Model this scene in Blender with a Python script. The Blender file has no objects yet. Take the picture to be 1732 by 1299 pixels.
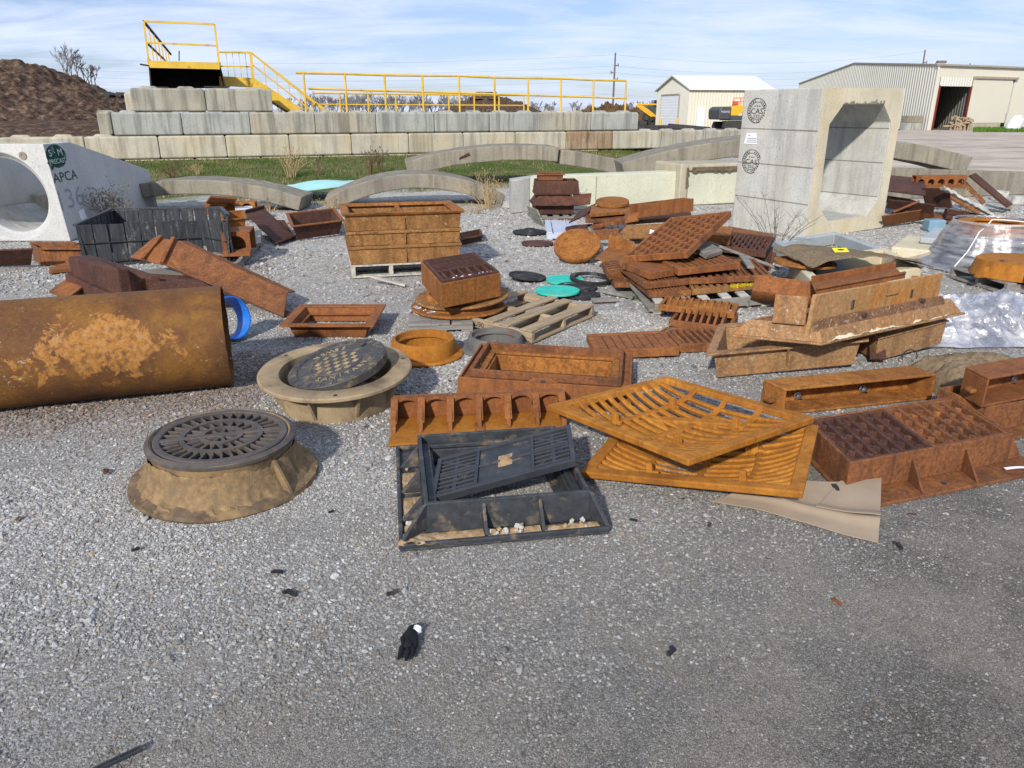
import bpy, bmesh, math, random
import numpy as np
from mathutils import Vector, Matrix, noise
R = math.radians
PI = math.pi
random.seed(7)
rng = np.random.default_rng(11)
SC = bpy.context.scene
COL = SC.collection

# ---------------------------------------------------------------- camera, sky, sun, exposure
FPX, PITCH, CAMH = 1250.0, R(20.2), 1.6
CXP, CYP = 866.0, 649.5
cam = bpy.data.cameras.new("camera")
cam.sensor_width = 36.0
cam.lens = 36.0 * FPX / 1732.0
cam.clip_start = 0.05
cam.clip_end = 6000
cam_o = bpy.data.objects.new("camera", cam)
COL.objects.link(cam_o)
cam_o.location = (0, 0, CAMH)
cam_o.rotation_euler = (PI / 2 - PITCH, 0, 0)
SC.camera = cam_o

SUN_EL, SUN_AZ = R(30), R(71)          # light travels along SUN_AZ (from +x), so the sun is behind the camera and to the left
w = bpy.data.worlds.new("World")
SC.world = w
w.use_nodes = True
wt = w.node_tree
wt.nodes.clear()
wo = wt.nodes.new("ShaderNodeOutputWorld")
bg = wt.nodes.new("ShaderNodeBackground")
sky = wt.nodes.new("ShaderNodeTexSky")
sky.sky_type = 'NISHITA'
sky.sun_disc = False
sky.sun_elevation = SUN_EL
sundir = Vector((-math.cos(SUN_AZ) * math.cos(SUN_EL), -math.sin(SUN_AZ) * math.cos(SUN_EL), math.sin(SUN_EL)))
sky.sun_rotation = math.atan2(sundir.x, sundir.y)
sky.altitude = 150
sky.air_density = 1.0
sky.dust_density = 0.7
sky.ozone_density = 2.2
bg.inputs['Strength'].default_value = 0.138
# thin high cloud: streaks on the sky dome, in view-independent direction space
tc = wt.nodes.new("ShaderNodeTexCoord")
sep = wt.nodes.new("ShaderNodeSeparateXYZ")
wt.links.new(tc.outputs['Generated'], sep.inputs[0])
def wmath(op, a, b=None, clamp=False):
    n = wt.nodes.new("ShaderNodeMath"); n.operation = op; n.use_clamp = clamp
    for i, v in enumerate((a, b)):
        if v is None: continue
        if isinstance(v, (int, float)): n.inputs[i].default_value = v
        else: wt.links.new(v, n.inputs[i])
    return n.outputs[0]
zc = wmath('ADD', wmath('MAXIMUM', sep.outputs['Z'], 0.0), 0.12)
cmb = wt.nodes.new("ShaderNodeCombineXYZ")
wt.links.new(wmath('DIVIDE', sep.outputs['X'], zc), cmb.inputs[0])
wt.links.new(wmath('MULTIPLY', wmath('DIVIDE', sep.outputs['Y'], zc), 1.9), cmb.inputs[1])
mp = wt.nodes.new("ShaderNodeMapping")
mp.inputs['Rotation'].default_value = (0, 0, R(-14))
wt.links.new(cmb.outputs[0], mp.inputs[0])
cn = wt.nodes.new("ShaderNodeTexNoise")
cn.inputs['Scale'].default_value = 0.8
cn.inputs['Detail'].default_value = 9
cn.inputs['Roughness'].default_value = 0.62
cn.inputs['Distortion'].default_value = 0.5
wt.links.new(mp.outputs[0], cn.inputs['Vector'])
cr = wt.nodes.new("ShaderNodeValToRGB")
cr.color_ramp.elements[0].position = 0.38; cr.color_ramp.elements[0].color = (0.22, 0.22, 0.22, 1)
cr.color_ramp.elements[1].position = 0.62; cr.color_ramp.elements[1].color = (0.95, 0.95, 0.95, 1)
wt.links.new(cn.outputs['Fac'], cr.inputs[0])
cm = wt.nodes.new("ShaderNodeMixRGB")
cm.inputs[2].default_value = (4.5, 5.05, 6.5, 1)
wt.links.new(cr.outputs[0], cm.inputs[0])
skm = wt.nodes.new("ShaderNodeMixRGB"); skm.blend_type = 'MULTIPLY'; skm.inputs[0].default_value = 1.0; zr = wt.nodes.new("ShaderNodeMapRange"); zr.inputs['From Min'].default_value = .16; zr.inputs['From Max'].default_value = .5; wt.links.new(sep.outputs['Z'], zr.inputs['Value'])
zm = wt.nodes.new("ShaderNodeMixRGB"); zm.inputs[1].default_value = (.50, .54, .70, 1); zm.inputs[2].default_value = (1, 1, 1.05, 1); wt.links.new(zr.outputs[0], zm.inputs[0]); wt.links.new(zm.outputs[0], skm.inputs[2])
wt.links.new(sky.outputs[0], skm.inputs[1]); wt.links.new(skm.outputs[0], cm.inputs[1])
wt.links.new(cm.outputs[0], bg.inputs[0])
wt.links.new(bg.outputs[0], wo.inputs[0])

sun = bpy.data.lights.new("sun", 'SUN')
sun.energy = 3.9
sun.angle = R(2.2)
sun.color = (1.0, 0.94, 0.85)
sun_o = bpy.data.objects.new("sun", sun)
COL.objects.link(sun_o)
sun_o.rotation_euler = sundir.to_track_quat('Z', 'Y').to_euler()
SC.view_settings.view_transform = 'Standard'
SC.view_settings.look = 'None'
SC.view_settings.gamma = 1
SC.view_settings.exposure = 0.36

# ---------------------------------------------------------------- where a photograph pixel meets a known height / depth
_c, _s = math.cos(PITCH), math.sin(PITCH)
def G(px, py, z=0.0):
    u = (px - CXP) / FPX; v = (CYP - py) / FPX
    d = Vector((u, _c + v * _s, -_s + v * _c))
    return Vector((0, 0, CAMH)) + d * ((z - CAMH) / d.z)
def D(px, py, Y):
    u = (px - CXP) / FPX; v = (CYP - py) / FPX
    d = Vector((u, _c + v * _s, -_s + v * _c))
    return Vector((0, 0, CAMH)) + d * (Y / d.y)
def zat(P, py):
    v = (CYP - py) / FPX
    return CAMH + P.y * (-_s + v * _c) / (_c + v * _s)

# ---------------------------------------------------------------- mesh helpers
class MB:
    def __init__(self):
        self.v = []; self.f = []; self.T = Matrix.Identity(4); self.at = None
    def add(self, vs, fs):
        n = len(self.v)
        T = self.T
        self.v += [tuple(T @ Vector(p)) for p in vs]
        self.f += [tuple(i + n for i in f) for f in fs]
        return self
    def box(self, x0, x1, y0, y1, z0, z1):
        return self.add([(x0,y0,z0),(x1,y0,z0),(x1,y1,z0),(x0,y1,z0),(x0,y0,z1),(x1,y0,z1),(x1,y1,z1),(x0,y1,z1)],
                        [(0,3,2,1),(4,5,6,7),(0,1,5,4),(1,2,6,5),(2,3,7,6),(3,0,4,7)])
    def hexa(self, b, t):
        return self.add(list(b) + list(t), [(0,3,2,1),(4,5,6,7),(0,1,5,4),(1,2,6,5),(2,3,7,6),(3,0,4,7)])
    def prism(self, poly, axis, a, b):
        # poly: 2d outline; axis 'x' -> (y,z) outline, 'y' -> (x,z), 'z' -> (x,y)
        def p3(p, h):
            return {'x': (h, p[0], p[1]), 'y': (p[0], h, p[1]), 'z': (p[0], p[1], h)}[axis]
        n = len(poly)
        vs = [p3(p, a) for p in poly] + [p3(p, b) for p in poly]
        fs = [tuple(range(n)), tuple(range(2 * n - 1, n - 1, -1))]
        fs += [(i, i + n, (i + 1) % n + n, (i + 1) % n) for i in range(n)]
        return self.add(vs, fs)
    def bar(self, a, b, w, h, up=(0, 0, 1)):
        a = Vector(a); b = Vector(b); d = (b - a).normalized(); up = Vector(up)
        s = d.cross(up)
        if s.length < 1e-4: s = d.cross(Vector((1, 0, 0)))
        s.normalize(); u = s.cross(d)
        q = [(-1,-1),(1,-1),(1,1),(-1,1)]
        vs = [a + s * (i * w / 2) + u * (j * h / 2) for i, j in q] + [b + s * (i * w / 2) + u * (j * h / 2) for i, j in q]
        return self.add(vs, [(0,3,2,1),(4,5,6,7),(0,1,5,4),(1,2,6,5),(2,3,7,6),(3,0,4,7)])
    def tube(self, pts, r, n=8, closed=False, caps=True):
        pts = [Vector(p) for p in pts]; m = len(pts); vs = []; fs = []
        rr = r if isinstance(r, (list, tuple)) else [r] * m
        ref = None
        for i, p in enumerate(pts):
            if closed: d = pts[(i + 1) % m] - pts[i - 1]
            else: d = pts[min(i + 1, m - 1)] - pts[max(i - 1, 0)]
            d.normalize()
            if ref is None: ref = Vector((0, 0, 1)) if abs(d.z) < .9 else Vector((1, 0, 0))
            s = d.cross(ref).normalized(); u = s.cross(d); ref = u
            for k in range(n):
                a = 2 * PI * k / n
                vs.append(p + s * (math.cos(a) * rr[i]) + u * (math.sin(a) * rr[i]))
        for i in range(m if closed else m - 1):
            for k in range(n):
                j = (i + 1) % m
                fs.append((i * n + k, i * n + (k + 1) % n, j * n + (k + 1) % n, j * n + k))
        if caps and not closed:
            fs.append(tuple(range(n))[::-1]); fs.append(tuple(range((m - 1) * n, m * n)))
        return self.add(vs, fs)
    def lathe(self, prof, n=64, closed=True, wob=0.0, a0=0.0, a1=2 * PI):
        full = abs(a1 - a0 - 2 * PI) < 1e-6
        k = len(prof); vs = []; fs = []; m = n if full else n + 1
        for i in range(m):
            a = a0 + (a1 - a0) * i / n
            for r, z in prof:
                q = 1 + wob * noise.noise(Vector((math.cos(a) * 2, math.sin(a) * 2, z * 6)))
                vs.append((r * q * math.cos(a), r * q * math.sin(a), z))
        for i in range(n):
            j = (i + 1) % m
            for q in range(k if closed else k - 1):
                p = (q + 1) % k
                fs.append((i * k + q, j * k + q, j * k + p, i * k + p))
        if closed and not full:
            fs.append(tuple(range(k))[::-1]); fs.append(tuple(range((m - 1) * k, m * k)))
        return self.add(vs, fs)
    def disc(self, r, z0, z1, n=48):
        vs = [(r * math.cos(2*PI*i/n), r * math.sin(2*PI*i/n), z) for z in (z0, z1) for i in range(n)]
        fs = [tuple(range(n))[::-1], tuple(range(n, 2 * n))] + [(i, (i+1) % n, (i+1) % n + n, i + n) for i in range(n)]
        return self.add(vs, fs)
    def grid(self, nx, ny, fn, thick=0.0):
        vs = [fn(i / nx, j / ny) for j in range(ny + 1) for i in range(nx + 1)]
        fs = [(j*(nx+1)+i, j*(nx+1)+i+1, (j+1)*(nx+1)+i+1, (j+1)*(nx+1)+i) for j in range(ny) for i in range(nx)]
        if thick:
            n = len(vs)
            vs = vs + [(p[0], p[1], p[2] - thick) for p in vs]
            fs2 = [tuple(reversed([k + n for k in f])) for f in fs]
            W = nx + 1
            rim = [i for i in range(W)] + [j*W + nx for j in range(1, ny+1)] + [ny*W + i for i in range(nx-1, -1, -1)] + [j*W for j in range(ny-1, 0, -1)]
            side = [(rim[k], rim[k] + n, rim[(k+1) % len(rim)] + n, rim[(k+1) % len(rim)]) for k in range(len(rim))]
            fs = fs + fs2 + side
        return self.add(vs, fs)
    def rough(self, amp, freq):
        self.v = [tuple(Vector(p) + noise.noise_vector(Vector(p) * freq) * amp) for p in self.v]
        return self
    def build(self, name, mat, parent=None, bevel=0.0, smooth=False, seg=2, weld=False):
        me = bpy.data.meshes.new(name)
        me.from_pydata(self.v, [], self.f)
        bm = bmesh.new(); bm.from_mesh(me)
        if weld: bmesh.ops.remove_doubles(bm, verts=bm.verts, dist=1e-5)
        bmesh.ops.recalc_face_normals(bm, faces=bm.faces)
        bm.to_mesh(me); bm.free()
        me.materials.append(mat)
        if smooth:
            me.shade_smooth()
            me.set_sharp_from_angle(angle=R(38))
        o = bpy.data.objects.new(name, me)
        COL.objects.link(o)
        if parent is not None: o.parent = parent
        if bevel:
            b = o.modifiers.new("edge", 'BEVEL'); b.width = bevel; b.segments = seg; b.limit_method = 'ANGLE'; b.angle_limit = R(40)
            if bevel > 0: b.use_clamp_overlap = True
        return o

def tag(o, label=None, cat=None, group=None, kind=None):
    if label: o['label'] = label
    if cat: o['category'] = cat
    if group: o['group'] = group
    if kind: o['kind'] = kind
    return o
def thing(name, label, cat, M=None, group=None):
    o = bpy.data.objects.new(name, None)
    o.empty_display_size = 0.1
    COL.objects.link(o)
    if M is not None:
        if isinstance(M, Matrix): o.matrix_world = M
        else: o.location = M
    return tag(o, label, cat, group)
def place(o, M):
    o.matrix_world = M
    return o
def F3(p0, p1, p2):
    """rigid frame at p0, x to p1, y towards p2 (z up out of them); returns frame, length, width, shear of the far edge"""
    p0, p1, p2 = [Vector(p) for p in (p0, p1, p2)]
    x = (p1 - p0); L = x.length; x.normalize()
    e = p2 - p0
    z = x.cross(e).normalized(); y = z.cross(x)
    W = e.dot(y); sh = e.dot(x) / W
    M = Matrix(((x.x, y.x, z.x, p0.x), (x.y, y.y, z.y, p0.y), (x.z, y.z, z.z, p0.z), (0, 0, 0, 1)))
    S = Matrix.Identity(4); S[0][1] = sh
    return M, L, W, S
def ZR(loc, deg=0, tx=0, ty=0):
    return Matrix.Translation(Vector(loc)) @ Matrix.Rotation(R(deg), 4, 'Z') @ Matrix.Rotation(R(ty), 4, 'Y') @ Matrix.Rotation(R(tx), 4, 'X')
def copy_tree(o, M, label=None, parent=None):
    c = o.copy(); COL.objects.link(c)
    if parent is not None: c.parent = parent
    else:
        c.matrix_world = M
        if label: c['label'] = label
    for ch in list(o.children): copy_tree(ch, None, None, c)
    return c
_texts = {}
def text_mesh(s, size, depth, mat, name, parent, M):
    k = (s, size, depth)
    if k not in _texts:
        cu = bpy.data.curves.new("lettering", 'FONT')
        cu.body = s; cu.size = size; cu.extrude = depth; cu.align_x = 'CENTER'; cu.align_y = 'CENTER'
        cu.resolution_u = 3
        o = bpy.data.objects.new("lettering", cu); COL.objects.link(o)
        dg = bpy.context.evaluated_depsgraph_get(); dg.update()
        _texts[k] = bpy.data.meshes.new_from_object(o.evaluated_get(dg))
        bpy.data.objects.remove(o)
    me = _texts[k].copy(); me.materials.clear(); me.materials.append(mat)
    o = bpy.data.objects.new(name, me); COL.objects.link(o); o.parent = parent
    o.matrix_local = M
    return o
def text_to_mb(mb, s, size, depth, M):
    cu = bpy.data.curves.new("lettering", 'FONT')
    cu.body = s; cu.size = size; cu.extrude = depth; cu.align_x = 'CENTER'; cu.align_y = 'CENTER'; cu.resolution_u = 2
    o = bpy.data.objects.new("lettering", cu); COL.objects.link(o)
    dg = bpy.context.evaluated_depsgraph_get(); dg.update()
    me = bpy.data.meshes.new_from_object(o.evaluated_get(dg))
    mb.add([M @ v.co for v in me.vertices], [tuple(p.vertices) for p in me.polygons])
    bpy.data.objects.remove(o)

# ---------------------------------------------------------------- materials
class NT:
    def __init__(self, name):
        self.m = bpy.data.materials.new(name); self.m.use_nodes = True
        self.t = self.m.node_tree; self.t.nodes.clear()
        self.out = self.n("ShaderNodeOutputMaterial")
        self.b = self.n("ShaderNodeBsdfPrincipled")
        self.l(self.b.outputs[0], self.out.inputs[0])
        self.tc = self.n("ShaderNodeTexCoord")
        self.oi = self.n("ShaderNodeObjectInfo")
        add = self.n("ShaderNodeVectorMath"); add.operation = 'ADD'
        mul = self.n("ShaderNodeMath"); mul.operation = 'MULTIPLY'; mul.inputs[1].default_value = 37.0
        self.l(self.oi.outputs['Random'], mul.inputs[0])
        self.l(self.tc.outputs['Object'], add.inputs[0]); self.l(mul.outputs[0], add.inputs[1])
        self.P = add.outputs[0]
        self.b.inputs['Specular IOR Level'].default_value = 0.3
    def n(self, t): return self.t.nodes.new(t)
    def l(self, a, b): self.t.links.new(a, b)
    def noise(self, scale, detail=6, rough=.6, vec=None, dist=0.0, stretch=None):
        n = self.n("ShaderNodeTexNoise"); n.inputs['Scale'].default_value = scale; n.inputs['Detail'].default_value = detail
        n.inputs['Roughness'].default_value = rough; n.inputs['Distortion'].default_value = dist
        v = vec or self.P
        if stretch:
            m = self.n("ShaderNodeMapping"); m.inputs['Scale'].default_value = stretch; self.l(v, m.inputs[0]); v = m.outputs[0]
        self.l(v, n.inputs['Vector']); return n.outputs['Fac']
    def ramp(self, fac, stops, interp='LINEAR'):
        r = self.n("ShaderNodeValToRGB"); cr = r.color_ramp; cr.interpolation = interp
        while len(cr.elements) < len(stops): cr.elements.new(.5)
        for e, (p, c) in zip(cr.elements, stops):
            e.position = p; e.color = (c, c, c, 1) if isinstance(c, (int, float)) else (*c, 1)
        self.l(fac, r.inputs[0]); return r.outputs[0]
    def mix(self, fac, a, b, mode='MIX'):
        m = self.n("ShaderNodeMixRGB"); m.blend_type = mode
        for i, v in enumerate((fac, a, b)):
            if isinstance(v, (int, float)): m.inputs[i].default_value = v if i == 0 else (v, v, v, 1)
            elif isinstance(v, tuple): m.inputs[i].default_value = (*v, 1)
            else: self.l(v, m.inputs[i])
        return m.outputs[0]
    def math(self, op, a, b=0.0, clamp=False):
        m = self.n("ShaderNodeMath"); m.operation = op; m.use_clamp = clamp
        for i, v in enumerate((a, b)):
            if isinstance(v, (int, float)): m.inputs[i].default_value = v
            else: self.l(v, m.inputs[i])
        return m.outputs[0]
    def bump(self, h, strength=.3, dist=.01, prev=None):
        b = self.n("ShaderNodeBump"); b.inputs['Strength'].default_value = strength; b.inputs['Distance'].default_value = dist
        self.l(h, b.inputs['Height'])
        if prev is not None: self.l(prev, b.inputs['Normal'])
        return b.outputs[0]
    def fin(self, col, rough=.85, nrm=None, spec=None, metal=0.0):
        if isinstance(col, tuple): self.b.inputs['Base Color'].default_value = (*col, 1)
        else: self.l(col, self.b.inputs['Base Color'])
        if isinstance(rough, (int, float)): self.b.inputs['Roughness'].default_value = rough
        else: self.l(rough, self.b.inputs['Roughness'])
        if nrm is not None: self.l(nrm, self.b.inputs['Normal'])
        if spec is not None: self.b.inputs['Specular IOR Level'].default_value = spec
        self.b.inputs['Metallic'].default_value = metal
        return self.m

def rust(name, dark, mid, light, pale=(.42, .34, .24), pale_amt=.1, big=2.2, bump=.35, light_lo=.58, streak=True, mott=1.0, psc=15):
    N = NT(name)
    a = N.noise(big, 9, .68, dist=.4)
    col = N.ramp(a, [(.30, dark), (.43, mid), (light_lo - .05, mid), (light_lo + .08, light)])
    b2 = N.noise(big * 4.2, 9, .72, dist=.6)
    col = N.mix(N.ramp(b2, [(.51, 0.0), (.62, .5 * mott)]), col, N.mix(.35, dark, mid))
    col = N.mix(N.ramp(b2, [(.34, .6 * mott), (.44, 0.0)]), col, light)
    f = N.noise(48, 6, .75)
    col = N.mix(.85 * mott, col, N.ramp(f, [(.34, .42), (.5, 1.0), (.66, 1.5)]), 'MULTIPLY')
    if streak:
        s = N.noise(13, 6, .65, stretch=(1, 1, .09))
        col = N.mix(N.ramp(s, [(.49, 0.0), (.62, .5)]), col, dark)
        s2 = N.noise(9, 6, .65, stretch=(1, 1, .07), dist=.3)
        col = N.mix(N.ramp(s2, [(.55, 0.0), (.64, .4)]), col, light)
    hue = N.mix(N.ramp(N.oi.outputs['Random'], [(0, 0.0), (1, .35)]), col, N.mix(.5, dark, mid))
    p = N.noise(psc, 8, .78)
    col = N.mix(N.ramp(p, [(.66 - pale_amt * .35, 0.0), (.72 - pale_amt * .3, 1.0 if pale_amt > .05 else .0)]), hue, pale)
    h = N.mix(.5, N.noise(70, 6, .7), N.noise(11, 6, .6))
    return N.fin(col, N.ramp(f, [(.3, .95), (.7, .72)]), N.bump(h, bump, .006), .25)

RUST_O = rust("rust_orange", (.090, .035, .012), (.255, .098, .022), (.40, .165, .032), pale_amt=.0, streak=True)
RUST_B = rust("rust_brown", (.058, .027, .016), (.180, .070, .027), (.30, .118, .034), pale_amt=.0)
RUST_R = rust("rust_red", (.082, .032, .016), (.222, .082, .026), (.33, .125, .031), pale_amt=.0, light_lo=.6, mott=.7, big=1.7)
RUST_D = rust("rust_dark", (.034, .018, .015), (.078, .034, .024), (.145, .058, .028), pale_amt=.0)
RUST_T = rust("rust_tan", (.105, .050, .025), (.300, .170, .078), (.35, .150, .040), pale=(.46, .38, .27), pale_amt=.26, mott=.8, big=2.0, psc=44, bump=.5)
RUST_Y = rust("rust_ochre", (.085, .038, .014), (.255, .125, .040), (.36, .19, .07), pale=(.44, .33, .20), pale_amt=.17, big=3.0, bump=.5)
RUST_V = rust("rust_amber", (.17, .062, .010), (.325, .125, .015), (.45, .195, .026), pale_amt=.0, big=1.6, bump=.25, mott=.5)

def pipe_mat():
    N = NT("rust_pipe")
    a = N.noise(1.9, 9, .62, dist=.2)
    col = N.ramp(a, [(.36, (.070, .031, .013)), (.5, (.125, .053, .016)), (.62, (.200, .092, .016))])
    g = N.noise(1.1, 8, .6, vec=N.tc.outputs['Object'])
    col = N.mix(.8, col, N.ramp(N.noise(46, 6, .7), [(.3, .62), (.55, 1.0), (.75, 1.3)]), 'MULTIPLY')
    # flaked ochre patch: irregular islands inside one ragged area on the flank
    sp = N.n("ShaderNodeVectorMath"); sp.operation = 'DISTANCE'; sp.inputs[1].default_value = (.70, -.28, .06)
    mpn = N.n("ShaderNodeMapping"); mpn.inputs['Scale'].default_value = (.62, 1, 1.25); mpn.inputs['Location'].default_value = (.70 * .38, 0, -.015)
    N.l(N.tc.outputs['Object'], mpn.inputs[0]); N.l(mpn.outputs[0], sp.inputs[0])
    isl = N.noise(8.5, 10, .66, vec=N.tc.outputs['Object'], dist=.6)
    m = N.math('SUBTRACT', isl, N.math('MULTIPLY', sp.outputs['Value'], 1.15))
    mask = N.ramp(m, [(.268, 0.0), (.285, .92)])
    mask = N.math('MULTIPLY', mask, N.ramp(N.noise(17, 8, .7, vec=N.tc.outputs['Object']), [(.36, .15), (.46, 1.0)]))
    pc = N.ramp(N.noise(30, 8, .75), [(.36, (.10, .052, .032)), (.45, (.24, .105, .022)), (.54, (.35, .155, .030)), (.64, (.29, .185, .10))])
    col = N.mix(mask, col, pc)
    fl = N.ramp(N.noise(26, 9, .8), [(.60, 0.0), (.64, .8)])
    area = N.ramp(N.noise(2.6, 4, .6), [(.48, 0.0), (.6, 1.0)])
    col = N.mix(N.math('MULTIPLY', fl, area), col, (.46, .36, .26))
    h = N.mix(.4, N.noise(90, 6, .7), mask)
    return N.fin(col, .78, N.bump(h, .35, .006), .3)
RUST_P = pipe_mat()

def concrete(name, c, dark=None, warm=None, warm_amt=.4, streak=.5, big=1.2, stain_lo=.5, bump=.35, vec=None):
    N = NT(name)
    dark = dark or tuple(x * .42 for x in c); warm = warm or (c[0] * 1.05, c[1] * .86, c[2] * .6)
    n1 = N.noise(big, 8, .62, dist=.2)
    col = N.ramp(n1, [(.3, tuple(x * .80 for x in c)), (.55, c), (.8, tuple(min(1, x * 1.12) for x in c))])
    col = N.mix(N.ramp(N.noise(big * .8, 7, .6), [(stain_lo - .04, 0.0), (stain_lo + .22, warm_amt)]), col, warm)
    s = N.noise(6, 7, .7, stretch=(1, 1, .07))
    col = N.mix(N.ramp(s, [(.47, 0.0), (.62, min(1, streak * 1.15))]), col, dark)
    bl = N.noise(big * 2.6, 9, .72, dist=.5)
    col = N.mix(N.ramp(bl, [(.52, 0.0), (.63, .45)]), col, N.mix(.5, c, dark))
    col = N.mix(.6, col, N.ramp(N.noise(38, 6, .75), [(.3, .72), (.55, 1.0), (.75, 1.15)]), 'MULTIPLY')
    pores = N.ramp(N.noise(42, 3, .55), [(.31, 0.0), (.345, 1.0)])
    col = N.mix(N.math('SUBTRACT', 1.0, pores), col, tuple(x * .5 for x in c))
    h = N.mix(.5, N.noise(26, 8, .7), pores)
    return N.fin(col, .92, N.bump(h, bump, .01), .2)
CONC_BLOCK = concrete("concrete_block", (.36, .345, .29), (.135, .125, .10), (.46, .37, .21), .55, .62, 1.0)
CONC_BLOCK2 = concrete("concrete_block_warm", (.45, .42, .335), (.20, .165, .11), (.52, .40, .20), .5, .5, 1.2)
CONC_BLOCK3 = concrete("concrete_block_grey", (.35, .36, .33), (.12, .12, .10), (.38, .36, .27), .3, .55, 1.0)
CONC_RUSTY = concrete("concrete_block_stained", (.36, .28, .19), (.10, .055, .03), (.28, .15, .07), .8, .75, 2.0)
CONC_GREY = concrete("concrete_grey", (.45, .45, .418), (.23, .23, .21), (.47, .43, .33), .5, .4, 1.7, bump=.6)
CONC_CREAM = concrete("concrete_cream", (.58, .525, .385), (.40, .36, .26), (.56, .44, .24), .6, .25, 2.0)
CONC_WHITE = concrete("concrete_white", (.50, .50, .485), (.36, .36, .35), (.54, .51, .42), .35, .25, .9)
CONC_PALE = concrete("concrete_pale", (.55, .56, .44), (.36, .36, .28), (.58, .55, .38), .4, .15, .7)
CONC_OLD = concrete("concrete_old", (.24, .218, .172), (.095, .085, .065), (.32, .275, .20), .5, .5, 1.6, bump=.6)
CONC_BLUE = concrete("concrete_bluish", (.36, .40, .41), (.2, .22, .22), (.42, .40, .34), .25, .2, 1.0)

def plain(name, c, rough=.7, var=.25, spec=.3, bump=.1, scale=9, dirt=None, dirt_amt=.0, metal=0.0):
    N = NT(name)
    col = N.mix(1.0, N.mix(0.0, c, c), N.ramp(N.noise(scale, 7, .65), [(.3, 1 - var), (.7, 1 + var * .6)]), 'MULTIPLY')
    if dirt:
        col = N.mix(N.ramp(N.noise(scale * .6, 9, .7), [(.62 - dirt_amt * .4, 0.0), (.74 - dirt_amt * .3, 1.0)]), col, dirt)
    return N.fin(col, rough, N.bump(N.noise(60, 5, .65), bump, .004), spec, metal)
YELLOW = plain("yellow_paint", (.62, .40, .045), .5, .18, .4, .05, 3, (.22, .12, .03), .12)
BLACKP = plain("black_iron", (.036, .040, .046), .6, .5, .35, .3, 16, (.17, .13, .085), .21)
BLACKG = plain("black_iron_clean", (.030, .034, .040), .5, .35, .4, .25, 12, (.12, .09, .06), .12)
DARKST = plain("dark_steel", (.036, .034, .033), .7, .4, .3, .15, 4)
PITMETAL = plain("dark_cast_iron", (.080, .068, .060), .6, .4, .35, .3, 14, (.15, .10, .055), .12)
COVERM = plain("cover_iron", (.050, .049, .047), .55, .3, .35, .3, 16, (.21, .15, .075), .25)
CLAYIRON = plain("clay_stained_iron", (.120, .086, .055), .85, .5, .2, .6, 9, (.26, .17, .085), .48)
RUST_TP = rust("rust_tan_plate", (.15, .070, .026), (.345, .205, .090), (.40, .165, .032), pale=(.46, .36, .22), pale_amt=.2, big=1.9, bump=.45, light_lo=.54, mott=.75, psc=44)
RUST_TD = rust("rust_tan_dark", (.060, .032, .022), (.175, .092, .048), (.27, .12, .042), pale=(.40, .34, .27), pale_amt=.3, mott=.9, big=2.4, bump=.5, psc=40)
DIRT = plain("caked_clay", (.235, .158, .082), .95, .45, .1, 1.0, 26, (.16, .115, .07), .34)
SANDY = plain("sand_fill", (.36, .24, .125), .95, .35, .1, .8, 40, (.42, .35, .26), .3)
TANIRON = plain("dusty_iron", (.30, .225, .135), .85, .3, .2, .4, 7, (.13, .095, .065), .25)
TEAL = plain("teal_paint", (.012, .47, .36), .6, .25, .3, .15, 12, (.12, .33, .27), .28)
TEALPALE = plain("pale_aqua_sheet", (.33, .62, .60), .5, .12, .4, .05, 3, (.50, .53, .28), .14)
BLACKR = plain("black_rubber", (.018, .018, .018), .7, .4, .3, .3, 10, (.08, .075, .07), .2)
BLUEP = plain("blue_plastic", (.010, .15, .58), .5, .2, .4, .1, 8, (.10, .17, .36), .25)
CARD = plain("cardboard", (.30, .235, .17), .9, .12, .1, .15, 5, (.30, .22, .15), .1)
WHITEP = plain("white_paper", (.72, .73, .74), .7, .05, .2, .02, 5)
WHITEPNT = plain("white_door_paint", (.66, .68, .72), .5, .06, .3, .02, 2)
BOLT = plain("zinc_bolt", (.55, .56, .58), .3, .2, .5, .05, 12, metal=.9)
BURLAP = plain("burlap", (.20, .15, .095), .98, .4, .05, 1.0, 50, (.11, .085, .055), .3)
GREENPNT = plain("stencil_green", (.006, .060, .036), .8, .4, .2, .05, 10, (.22, .27, .25), .2)
BLACKINK = plain("stencil_black", (.040, .042, .043), .85, .6, .1, .05, 14, (.30, .30, .285), .30)
GREYINK = plain("chalk_grey", (.30, .31, .33), .9, .3, .1, .05, 30)
WHITEINK = plain("stencil_white", (.55, .62, .58), .85, .3, .1, .05, 24)
TAGYEL = plain("yellow_tag", (.70, .58, .02), .5, .1, .3, .02, 5)
CREAMWALL = plain("cream_steel_sheet", (.58, .55, .45), .55, .05, .3, .02, .3)
GREYWALL = plain("grey_beige_steel_sheet", (.56, .545, .48), .6, .06, .3, .02, .3)
ROOFM = plain("pale_roof_steel", (.63, .63, .55), .5, .06, .3, .02, .3)
TRIM = plain("brown_trim", (.30, .26, .20), .6, .15, .3, .02, 2)
REDTRIM = plain("red_steel_frame", (.16, .022, .012), .6, .15, .3, .05, 2)
BAYIN = plain("dusty_bay_steel", (.20, .20, .185), .8, .2, .2, .05, .6)
EXYEL = plain("excavator_yellow", (.66, .33, .012), .4, .1, .5, .02, 2)
EXGREY = plain("excavator_grey", (.045, .05, .055), .5, .2, .4, .05, 2)
GLASS = plain("dark_glass", (.02, .03, .035), .1, .1, .6, .0, 2)
POLEM = plain("utility_pole_wood", (.15, .125, .10), .9, .3, .1, .2, 3)
WIREM = plain("cable_aluminium", (.25, .27, .30), .6, .1, .2, .0, 3)
MULCH = plain("mulch", (.075, .050, .036), .98, .75, .05, 1.0, 7.0, (.17, .12, .085), .32)
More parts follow.
